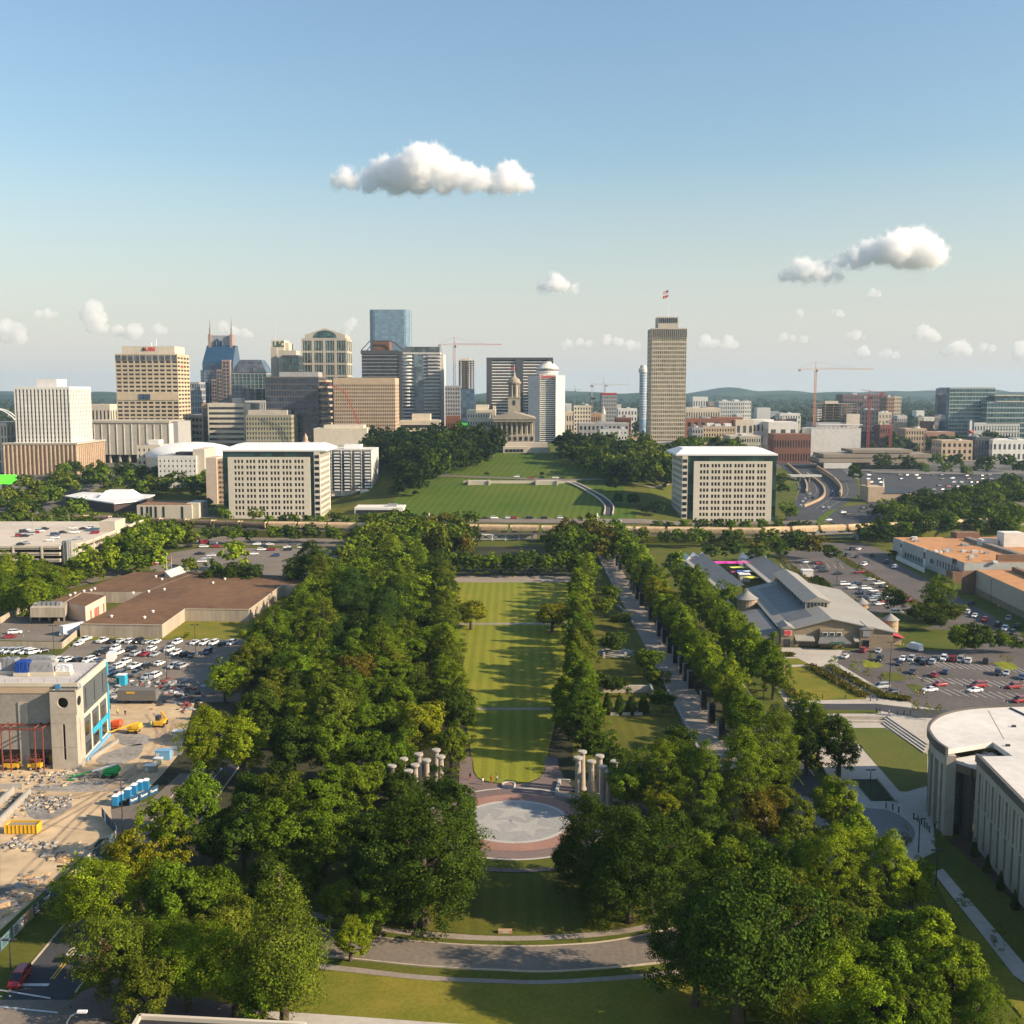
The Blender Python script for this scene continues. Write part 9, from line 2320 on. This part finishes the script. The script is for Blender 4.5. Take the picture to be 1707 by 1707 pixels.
for s, w, h, lab in (('1349,1112 1400,1140 1444,1163', 3.0, 0.9, 'clipped hedge along the sunny side of the market lawn'), ('1381,1113 1430,1140 1470,1160', 2.4, 0.9, 'clipped hedge between the walk and the parked cars'), ('1468,1162 1512,1168', 2.6, 0.9, 'short clipped hedge at the corner of the car park'), ('1290,1118 1324,1164', 2.2, 0.9, 'dark hedge on the street side of the market lawn'), ('1270,1094 1320,1094', 2.0, 1.0, 'low hedge behind the small bright lawn'), ('1296,925 1345,968 1440,1012', 1.8, 1.2, 'long hedge along the sheds car park'), ('1400,928 1520,1002 1545,1019', 2.0, 1.0, 'long hedge between car park and avenue')): hedge(s, w, h, lab)
# ---------------------------------------------------------------- the building site
BLUE = mat('portable_toilet_blue', (0.02, 0.17, 0.36), 0.5, 0.1, 1)
for i, (px, py) in enumerate(((191, 1345), (199, 1341), (212, 1333), (222, 1326), (232, 1320), (242, 1318))):
 x, y = G(px, py); t = thing('portable_toilet', f'{nth(i + 1)} blue portable toilet with white roof, counted from the hoarding end', 'toilet', (x, y, 0), 'blue portable toilets on the building site')
 MB().box(x - .62, x + .62, y, y + 1.25, 0.12, 2.15).obj('cabin', BLUE, t); MB().box(x - .45, x + .45, y - .03, y, 0.2, 2.0).obj('door', mat('toilet_door', (0.03, 0.22, 0.42), 0.5, 0.05, 1), t)
 MB().add([(x - .66, y - .05, 2.15), (x + .66, y - .05, 2.15), (x + .66, y + 1.3, 2.15), (x - .66, y + 1.3, 2.15), (x - .3, y + .3, 2.5), (x + .3, y + .3, 2.5), (x + .3, y + .95, 2.5), (x - .3, y + .95, 2.5)], [(0, 1, 5, 4), (1, 2, 6, 5), (2, 3, 7, 6), (3, 0, 4, 7), (4, 5, 6, 7)]).obj('roof', WHITEM, t)
NAVY = mat('banner_navy', (0.015, 0.06, 0.13), 0.7, 0.05, 1)
t = thing('banner_fence', 'navy fence banner with white lettering behind the portable toilets', 'banner', (*G(235, 1335), 0))
for (a, c) in ((G(216, 1345), G(231, 1338)), (G(232.5, 1338), G(248, 1330)), (G(249, 1330), G(264, 1323))):
 a, c = Vector(a), Vector(c); d = (c - a).normalized(); L, Rr = strip([tuple(a), tuple(c)], 0.04, -0.04); MB().prism([L[0], L[1], Rr[1], Rr[0]], 0.3, 2.0).obj('panel', NAVY, t)
 mid = (a + c) / 2; lettering('Turner', 0.75, WHITEM, t, (mid.x - t.location.x + d.y * 0.06, mid.y - t.location.y - d.x * 0.06, 1.15), (math.pi / 2, 0, math.atan2(d.y, d.x)), ext=0.01, bold=0.02)
HO = [mat('hoarding_' + n, c, 0.7, 0.3, 0.8) for n, c in (('slate', (0.06, 0.08, 0.10)), ('white', (0.55, 0.53, 0.50)), ('navy', (0.02, 0.05, 0.10)), ('sand', (0.40, 0.28, 0.17)), ('teal', (0.10, 0.17, 0.18)))]
t = thing('hoarding', 'printed hoarding of navy, white and photo panels along the building site', 'hoarding', (-88, 190, 0))
hp = resample(curve_pts(P('-30,1621 40,1546 100,1490 140,1450 160,1432 178,1415 192,1404 194,1394 180,1376 170,1362'), 4), 3.2); g = random.Random(4)
for i, (a, c) in enumerate(zip(hp, hp[1:])):
 L, Rr = strip([a, c], 0.04, -0.04); far = i > len(hp) * 0.62
 p = MB().prism([L[0], L[1], Rr[1], Rr[0]], 0.15, 2.05).obj('panel', HO[2] if far and i % 3 else HO[i * 7 % 5], t); MB().tube((*a, 0), (*a, 2.2), 0.05, n=5).obj('post', STEEL, t)
 if not far:
  u = (Vector(c) - Vector(a)); nn = Vector((u.y, -u.x)).normalized() * 0.055; A_ = Vector(a) + u * 0.12; B_ = Vector(a) + u * g.uniform(0.4, 0.88)
  b = MB()
  for k in range(3): z0 = 0.5 + 0.45 * k; b.add([(A_.x + nn.x, A_.y + nn.y, z0), (B_.x + nn.x, B_.y + nn.y, z0), (B_.x + nn.x, B_.y + nn.y, z0 + 0.2), (A_.x + nn.x, A_.y + nn.y, z0 + 0.2)], [(0, 1, 2, 3)])
  b.obj('print', HO[(i * 3 + 1) % 5], p)
def boom_lift(px, py, m, lab, p1, p2, wheels=True):
 """base on wheels at a pixel, boom from p1 to p2 (offsets in metres from the base)"""
 x, y = G(px, py); t = thing('boom_lift', lab, 'boom lift', (x, y, 0))
 MB().box(x - 1.4, x + 1.4, y - 1, y + 1, 0.7, 1.1).obj('chassis', m, t)
 for dx in (-1, 1):
  for dy in (-1, 1): MB().tube((x + dx, y + dy * .85, .5), (x + dx, y + dy * 1.2, .5), .5, n=12).obj('wheel', RUBBER, t)
 b = MB(); loft(b, [(-1.2, .8, .7, 1.2, 1.6, 2.0), (0, 1.0, .8, 1.2, 1.9, 2.5), (1.8, 1.0, .8, 1.2, 2.0, 2.7), (2.3, .7, .5, 1.4, 1.9, 2.3)]); b.v = [(a + x, c + y, z) for a, c, z in b.v]; b.obj('turret', m, t)
 a = Vector((x, y, 0)) + Vector(p1); c = Vector((x, y, 0)) + Vector(p2); MB().tube(a, a.lerp(c, .55), .28, .26, n=6).obj('boom', m if 'green' not in lab else WHITEM, t); MB().tube(a.lerp(c, .5), c, .18, .16, n=6).obj('fly_boom', m, t)
 MB().box(c.x - .9, c.x + .5, c.y - .5, c.y + .5, c.z - .6, c.z - .45).obj('basket', m, t); b = MB(); [b.tube((c.x + i, c.y + j, c.z - .5), (c.x + i, c.y + j, c.z + .6), .04, n=4) for i in (-.9, .5) for j in (-.5, .5)]; b.box(c.x - .9, c.x + .5, c.y - .52, c.y - .48, c.z + .5, c.z + .6); b.obj('basket_rail', m, t)
GREENM = mat('plant_green', (0.01, 0.28, 0.07), 0.5, 0.1, 1); ORM = mat('plant_orange', (0.62, 0.10, 0.03), 0.5, 0.1, 1)
boom_lift(183, 1296, GREENM, 'green boom lift with a white boom on the rubble', (1.5, 0, 3.0), (-7.5, -2, 0.9)); boom_lift(222, 1222, YELM, 'yellow boom lift beside the unfinished building', (1.5, 0, 2.8), (-6, -4, 1.0)); boom_lift(190, 1217, ORM, 'orange boom lift against the cyan wall', (1.5, 0, 2.6), (-3, -2, 2.2))
x, y = G(268, 1210); t = thing('telehandler', 'yellow telehandler with raised arm on the building site', 'telehandler', (x, y, 0)); MB().box(x - 1.2, x + 1.2, y - 2, y + 2, .7, 1.6).obj('body', YELM, t); MB().box(x - 1.1, x, y - .8, y + .8, 1.6, 2.8).obj('cab', GL_DARK, t); MB().tube((x + .6, y + 1.8, 1.9), (x + .9, y - 2.5, 4.6), .3, .25).obj('arm', YELM, t); [MB().tube((x + dx - .2, y + dy, .6), (x + dx + .2, y + dy, .6), .6, n=12).obj('wheel', RUBBER, t) for dx in (-1.1, 1.1) for dy in (-1.4, 1.4)]
x, y = G(228, 1174); t = thing('site_trailer', 'grey box trailer on the building site', 'trailer', (x, y, 0)); MB().box(x - 5.3, x + 5.3, y, y + 2.6, 1.0, 3.9).obj('box', wallm('trailer_grey', (0.15, 0.14, 0.13)), t); MB().box(x - 2.8, x - .5, y - .05, y, 3.0, 3.5).obj('yellow_plate', YELM, t); [MB().tube((x + dx, y + .2, .5), (x + dx, y + 2.4, .5), .5, n=10).obj('axle', RUBBER, t) for dx in (-3, 2.6, 3.8)]
for px, py, w, d, h, m, n_, lab in ((201, 1144, 2.6, 2.4, 3.2, CYAN, 'site_cabin', 'blue site cabin at the edge of the car park'), (271, 1268, 3.4, 2, 2.2, mat('pale_blue_board', (0.16, 0.34, 0.52), 0.7, 0.05, 1), 'wrapped_pallet', 'pale blue wrapped pallet stack by the hoarding'), (292, 1260, 2.4, 2, 1.6, STEEL, 'wrapped_pallet', 'grey wrapped pallet beside the blue stack'), (250, 1288, 2.6, 1.6, 1.5, wallm('sage', (0.26, 0.28, 0.20)), 'transformer_box', 'sage green transformer box near the toilets'), (262, 1277, 2, 1.4, 1.6, wallm('sage', (0.26, 0.28, 0.20)), 'transformer_box', 'smaller sage green transformer box'), (296, 1232, 2.6, 2, 1.8, GREY, 'generator', 'grey generator trailer under the trees')):
 x, y = G(px, py); t = thing(n_, lab, n_.replace('_', ' '), (x, y, 0)); MB().box(x - w / 2, x + w / 2, y, y + d, .15, h).obj('body', m, t); MB().box(x - w / 2 - .08, x + w / 2 + .08, y - .08, y + d + .08, h, h + .1).obj('top', m if 'wrapped' in n_ else WHITEM, t); MB().box(x - w / 2 + .2, x - w / 2 + .9, y - .04, y, .3, h * .8).obj('front_panel', DARKM if n_ == 'site_cabin' else PALE, t)
x0, y0 = G(8, 1391); x1, _ = G(67, 1386)
t = thing('skip', 'long yellow skip full of debris', 'skip', (x0, y0, 0))
MB().box(x0, x1, y0, y0 + .1, .2, 1.9).box(x0, x1, y0 + 2.3, y0 + 2.4, .2, 1.9).box(x0, x0 + .1, y0 + .1, y0 + 2.3, .2, 1.9).box(x1 - .1, x1, y0 + .1, y0 + 2.3, .2, 1.9).box(x0, x1, y0, y0 + 2.4, .12, .2).obj('tub', YELM, t); [MB().box(x0 + (x1 - x0) * k / 8 - .06, x0 + (x1 - x0) * k / 8 + .06, y0 - .1, y0, .25, 1.85).obj('rib', YELM, t) for k in range(9)]; MB().box(x0 + .1, x1 - .1, y0 + .1, y0 + 2.3, .2, 1.5).obj('debris', GRAVEL, t)
for s, w, h, lab in (('-30,1317 38,1314', .5, 1.1, 'grey concrete wall on the building site'), ('-10,1385 50,1325', .5, 1.5, 'sloping pale foundation wall at the site edge'), ('-10,1352 22,1322', .5, 1.5, 'second foundation wall at the site edge'), ('150,1268 196,1237', .7, .8, 'concrete edge beam beside the cyan facade')): ribbon('foundation_wall', P(s), w / 2, -w / 2, CONC2, 0, h, lab, kind=None)['category'] = 'wall'
TRK = mat('tyre_track', (0.36, 0.265, 0.17), 0.95, 0.3, 0.6)
for i, s in enumerate(('0,1500 80,1420 150,1350 230,1285 270,1230 250,1190', '0,1420 90,1370 190,1310 262,1250 285,1200', '20,1330 120,1330 200,1300 250,1262')):
 for d in (-1.0, 1.0): ribbon('tyre_track', curve_pts(P(s), 6), d + 0.35, d - 0.35, TRK, 0.105 + 0.012 * i, None, 'worn tyre track over the dirt of the building site')
def rubble(name, spots, n, mats_, lab, size, flat=1.0, seed=1):
 g_ = random.Random(seed); b = MB()
 for k in range(n):
  px, py, rx, ry = g_.choice(spots); x, y = G(px + g_.gauss(0, rx), py + g_.gauss(0, ry)); s = size * g_.uniform(.4, 1.5); a = g_.random() * 3; zz = g_.random() * .3
  b.fr = (x, y, zz, math.cos(a), math.sin(a)); e = [g_.uniform(.7, 1.3) for _ in range(6)]
  b.add([(-s * e[0], -s * e[1], 0), (s * e[2], -s * e[3], 0), (s * e[4], s * e[0], g_.random() * .2), (-s, s * e[1], 0), (-s * .7, -s * .6, s * flat * e[5]), (s * .6, -s * .7, s * flat * e[2]), (s * .7, s * .6, s * flat), (-s * .6, s * .7, s * flat * e[3])], [(0, 1, 5, 4), (1, 2, 6, 5), (2, 3, 7, 6), (3, 0, 4, 7), (4, 5, 6, 7)], g_.randrange(len(mats_)))
 tag(b.obj(name, mats_), lab, kind='stuff')
WOOD = mat('raw_timber', (0.50, 0.31, 0.16), 0.9, 0.25, 1.5)
rubble('rubble', [(90, 1292, 30, 7), (60, 1300, 25, 6), (130, 1296, 18, 5), (60, 1335, 28, 8), (30, 1345, 20, 10), (90, 1340, 12, 6), (50, 1410, 30, 5)], 420, [GRAVEL, GRAVEL, CONC2, DIRT, mat('dark_rubble', (0.12, 0.11, 0.10), 0.95, 0.3, 1)], 'broken concrete and rubble on the building site', .34, .6, 2)
rubble('timber_pile', [(105, 1432, 12, 5), (55, 1470, 14, 6), (35, 1490, 14, 6), (10, 1510, 8, 10), (145, 1428, 8, 6), (70, 1480, 10, 4)], 170, [WOOD, DIRT, GRAVEL, mat('dark_rubble', (0.12, 0.11, 0.10), 0.95, 0.3, 1)], 'boards, pallets and rubble along the hoarding', .75, .28, 3)
rubble('site_clutter', [(300, 1160, 25, 8), (280, 1150, 25, 5), (265, 1137, 40, 3), (310, 1175, 12, 8), (190, 1160, 8, 6)], 230, [STEEL, RUST, GRAVEL, DARKM, GREY], 'steel, pipes and materials stored behind the building site', .6, .5, 4)
# ---------------------------------------------------------------- people
SKIN = mat('skin', (0.36, 0.21, 0.15), 0.7, 0)
def person(px, py, shirt, trousers, lab, rot=0.0, hat=None):
 x, y = G(px, py); h = 1.72
 me = bpy.data.meshes.new('body'); J = [(0, 0, .95, .13), (0, 0, 1.2, .15), (0, 0, 1.42, .15), (0, 0, 1.52, .06), (0, -.02, 1.64, .10), (-.1, 0, .9, .1), (-.12, -.12, .5, .07), (-.12, -.02, .06, .05), (-.12, -.16, .03, .04), (.1, 0, .9, .1), (.12, .1, .5, .07), (.12, .22, .08, .05), (.12, .1, .03, .04), (-.22, 0, 1.4, .06), (-.27, .06, 1.12, .045), (-.25, -.08, .88, .035), (.22, 0, 1.4, .06), (.27, -.06, 1.12, .045), (.25, -.16, .9, .035)]
 me.from_pydata([j[:3] for j in J], [(0, 1), (1, 2), (2, 3), (3, 4), (0, 5), (5, 6), (6, 7), (7, 8), (0, 9), (9, 10), (10, 11), (11, 12), (2, 13), (13, 14), (14, 15), (2, 16), (16, 17), (17, 18)], [])
 o = bpy.data.objects.new('body', me); COL.objects.link(o); o.modifiers.new('s', 'SKIN'); o.modifiers.new('d', 'SUBSURF').levels = 1
 for v, j in zip(me.skin_vertices[0].data, J): v.radius = (j[3], j[3])
 me.skin_vertices[0].data[0].use_root = True
 m2 = bpy.data.meshes.new_from_object(o.evaluated_get(bpy.context.evaluated_depsgraph_get())); bpy.data.objects.remove(o)
 for q in (mat('cloth_%s' % (shirt,), shirt, .9, 0), mat('cloth_%s' % (trousers,), trousers, .9, 0), SKIN): m2.materials.append(q)
 for p in m2.polygons:
  c = p.center; p.material_index = 2 if c.z > 1.5 or (abs(c.x) > .2 and c.z < 1.15) or c.z < .3 else (1 if c.z < .95 else 0)
  p.use_smooth = True
 t = thing('person', lab, 'person', (x, y, .1), None, rot); link('body', m2, t)
 b = MB(); b.lathe(0, 0, [(.115, 1.62), (.12, 1.7), (.07, 1.78), (.01, 1.79)], 10); b.obj('hair' if hat is None else 'hard_hat', mat('hair_dark', (.02, .015, .01), .8, 0) if hat is None else hat, None).parent = t
W_, K_, R_, B_, N_ = (.75, .73, .70), (.02, .02, .025), (.35, .03, .03), (.06, .08, .16), (.30, .22, .15); HV = (.55, .70, .03)
for a in ((784, 1301, K_, R_, 'person in a black top and red shorts on the brick walk'), (805, 1309, W_, N_, 'person in a white top and tan shorts before the lawn end'), (819, 1306, R_, R_, 'person in dark red clothes before the lawn end'), (828, 1305, W_, B_, 'person in a white shirt and dark trousers before the lawn end'), (1461, 1190, K_, K_, 'person in black walking towards the market'), (1467, 1191, B_, K_, 'person in a dark blue top walking with another to the market'), (1482, 1193, W_, B_, 'person in a white top crossing before the stone building'), (1535, 1160, R_, B_, 'person in a red top beside the market car park'), (1540, 1162, W_, K_, 'person in a white top beside the market car park')): person(*a, rot=rnd.uniform(0, 6))
for a in ((196, 1193, HV, K_, 'worker in a lime vest behind the unfinished building'), (209, 1194, K_, K_, 'worker in dark clothes behind the unfinished building'), (252, 1214, HV, B_, 'worker in a lime vest beside the telehandler'), (126, 1434, HV, N_, 'worker in a lime vest among the timber piles')): person(*a, hat=WHITEM)
# ---------------------------------------------------------------- beyond the city
g = random.Random(31); b = MB(); q, T = [], []
_, _, aq = arch('round', 2, 1); aq = aq[::6]
for k in range(3800):
 y = 1350 + 5600 * g.random() ** 1.6; x = g.uniform(-.5, .5) * y * 1.05
 if y < 1700 and -560 < x < 170: continue
 z = terr(x, y)
 if g.random() < .24: w = g.uniform(6, 20); h = g.uniform(4, 11); b.cbox(x, y, z, w, g.uniform(8, 20), h, g.uniform(-.4, .4), g.randrange(4))
 else: r = g.uniform(6, 13) * (1 + y / 6000); q.append(aq.astype(np.float64) * [r, r, r * .7] * 1.0 + [x, y, z]); T.append(np.tile([.03, .05, .014, 1], (len(aq), 1)))
tag(b.obj('distant_town', [WHITE, CREAM, BRICK, GREY]), 'distant houses and sheds scattered among trees to the horizon', kind='stuff')
Q = np.concatenate(q).astype(np.float32); c = Q.mean(1, keepdims=True); Q = c + (Q - c) * 2.2
me = quads_mesh('distant_woods', Q, LEAFM); at = me.attributes.new('tint', 'FLOAT_COLOR', 'FACE'); at.data.foreach_set('color', np.concatenate(T).astype(np.float32).reshape(-1)); tag(link('distant_woods', me, kind='stuff'), 'distant tree cover of the suburbs to the horizon')
grow()
# ---------------------------------------------------------------- air and clouds
def vol(name, col, dens, ani):
 m = bpy.data.materials.new(name); m.use_nodes = True; t = m.node_tree; t.nodes.clear(); o = t.nodes.new('ShaderNodeOutputMaterial'); v = t.nodes.new('ShaderNodeVolumePrincipled')
 v.inputs['Color'].default_value = (*col, 1); v.inputs['Density'].default_value = dens; v.inputs['Anisotropy'].default_value = ani; t.links.new(v.outputs[0], o.inputs['Volume']); return m
tag(MB().box(-7600, 7600, -150, 9650, -4, 215).obj('haze', vol('haze_air', (0.56, 0.80, 1.0), 5.5e-5, 0.2)), 'thin blue haze in the air over the city', kind='stuff')
CLOUD = vol('cloud_water', (1, 1, 1), 0.03, 0.0); VEIL = vol('veil_water', (1, 1, 1), 0.012, 0.0); CLOUDT = vol('thin_cloud_water', (1, 1, 1), 0.015, 0.0)
from mathutils import noise
def cloud(lab, D, puffs, m, seed, amp=1.0):
 """puffs: (px, py, radius px); built of merged puffs with billowing relief at distance D"""
 mb = bpy.data.metaballs.new('cloud'); mb.resolution = D * (1.7 if D < 4000 else 2.6) / FPX; g_ = random.Random(seed)
 for px, py, r in puffs:
  rr = r * D / FPX; e = mb.elements.new(); e.co = (XP(px, D, ZP(py, D)), D + g_.uniform(-.5, .5) * rr, ZP(py, D)); e.radius = rr * 1.32; e.stiffness = 5
 o = bpy.data.objects.new('cloud', mb); COL.objects.link(o); bpy.context.view_layer.update()
 me = bpy.data.meshes.new_from_object(o.evaluated_get(bpy.context.evaluated_depsgraph_get())); bpy.data.objects.remove(o)
 co = [v.co.copy() for v in me.vertices]; nr = [v.normal.copy() for v in me.vertices]; s = FPX / D; base = min(c.z for c in co); top = max(c.z for c in co)
 for v, c, n in zip(me.vertices, co, nr):
  p = c * s + Vector((seed * 9.1, 0, 0)); k = (.8 - abs(noise.noise(p / 18)) * 2.4) * 5.5 + (.6 - abs(noise.noise(p / 8)) * 2) * 4.5 + (.5 - abs(noise.noise(p / 4)) * 2) * 3.2
  lowk = min(1, (c.z - base) / max(1, (top - base)) * 3.0 + .15); v.co = c + n * (k * amp * lowk / s)
 me.materials.append(m); t = tag(link('cloud', me), lab, 'cloud')
 if D < 4000 and m is CLOUD:
  m2 = me.copy(); m2.materials[0] = VEIL
  for v, n in zip(m2.vertices, nr):
   p = v.co * s; v.co = v.co + n * ((3 + 9 * noise.noise(p / 9) + 5 * noise.noise(p / 4)) / s)
  link('veil', m2, t)
cloud('largest white cumulus cloud above the city towers', 3200, [(700, 275, 30), (672, 285, 27), (640, 287, 24), (722, 270, 24), (745, 288, 26), (700, 300, 24), (660, 305, 20), (620, 295, 16), (775, 295, 20), (800, 300, 18), (848, 292, 22), (868, 305, 15), (820, 306, 16), (845, 312, 13), (880, 310, 8), (575, 295, 12), (590, 305, 12), (562, 302, 9), (615, 310, 12), (740, 310, 16), (780, 312, 12)], CLOUD, 1)
cloud('bright cumulus cloud with a trailing tail over the market side', 3400, [(1535, 412, 30), (1510, 408, 27), (1550, 425, 22), (1490, 415, 24), (1470, 420, 18), (1450, 415, 14), (1440, 430, 14), (1420, 428, 12), (1400, 430, 9), (1525, 430, 20), (1500, 432, 16), (1390, 433, 8), (1405, 438, 9), (1425, 440, 10), (1382, 440, 6)], CLOUD, 2)
cloud('ragged low cloud below the bright cumulus', 3400, [(1340, 450, 14), (1325, 455, 11), (1360, 455, 13), (1380, 458, 11), (1312, 459, 7), (1397, 461, 7), (1345, 462, 10), (1332, 446, 8), (1352, 446, 7)], CLOUD, 3, 1.2)
cloud('small white cloud above the banded hotel tower', 3400, [(928, 472, 12), (918, 477, 9), (942, 476, 9), (905, 480, 5), (955, 480, 5), (930, 480, 8)], CLOUD, 4)
for i, (lab, pf) in enumerate((('tiny cloud below the bright cumulus', [(1455, 488, 7), (1447, 490, 5), (1464, 491, 5)]), ('tiny cloud left of the orange crane top', [(1333, 522, 6), (1336, 527, 4)]), ('tiny cloud above the orange crane jib', [(1398, 523, 6), (1390, 521, 4), (1404, 527, 4)]), ('billowing cloud above the white striped tower', [(158, 514, 14), (148, 526, 15), (165, 530, 13), (150, 542, 13), (172, 546, 10), (196, 552, 10), (226, 554, 14), (212, 556, 10)]), ('flat cloud near the edge beside the striped tower', [(14, 545, 12), (30, 550, 13), (10, 560, 13), (32, 565, 10), (-6, 552, 12)]), ('small cloud over the white striped tower', [(78, 523, 9), (66, 525, 7), (92, 524, 6)]), ('cloud between the cream tower and the spires', [(264, 550, 9), (255, 553, 6), (272, 553, 6)]), ('cloud behind the two spires', [(374, 545, 9), (390, 554, 10), (405, 556, 9), (417, 558, 5)]), ('cloud standing behind the gabled tower', [(582, 545, 9), (590, 537, 6), (575, 556, 8)]), ('long low cloud behind the hotel and banded tower', [(950, 573, 7), (966, 571, 8), (982, 575, 9), (940, 577, 6), (1010, 566, 9), (1030, 571, 9), (1050, 575, 10), (1064, 577, 6)]), ('double cloud beside the tall slim tower', [(1178, 568, 10), (1190, 574, 10), (1170, 577, 9), (1215, 570, 11), (1224, 576, 7), (1203, 577, 7)]), ('row of small clouds beside the orange crane', [(1307, 562, 7), (1300, 567, 5), (1322, 564, 5), (1340, 566, 6)]), ('cloud above the crane jib towards the edge', [(1428, 559, 8), (1416, 557, 5), (1440, 562, 5)]), ('cloud low over the orange crane jib', [(1442, 586, 9), (1430, 589, 6), (1480, 590, 8), (1492, 593, 6), (1468, 592, 5)]), ('tall soft cloud near the market edge', [(1541, 552, 11), (1553, 560, 11), (1530, 562, 8), (1565, 563, 7)]), ('broad soft cloud above the teal towers', [(1590, 580, 12), (1604, 578, 11), (1612, 586, 10), (1575, 587, 8), (1640, 579, 7), (1655, 581, 6)]), ('cloud cut by the edge above the teal towers', [(1702, 580, 12), (1696, 592, 10), (1712, 590, 12)]))):
 cloud(lab, 5200, pf, CLOUDT, 10 + i, 0.6)
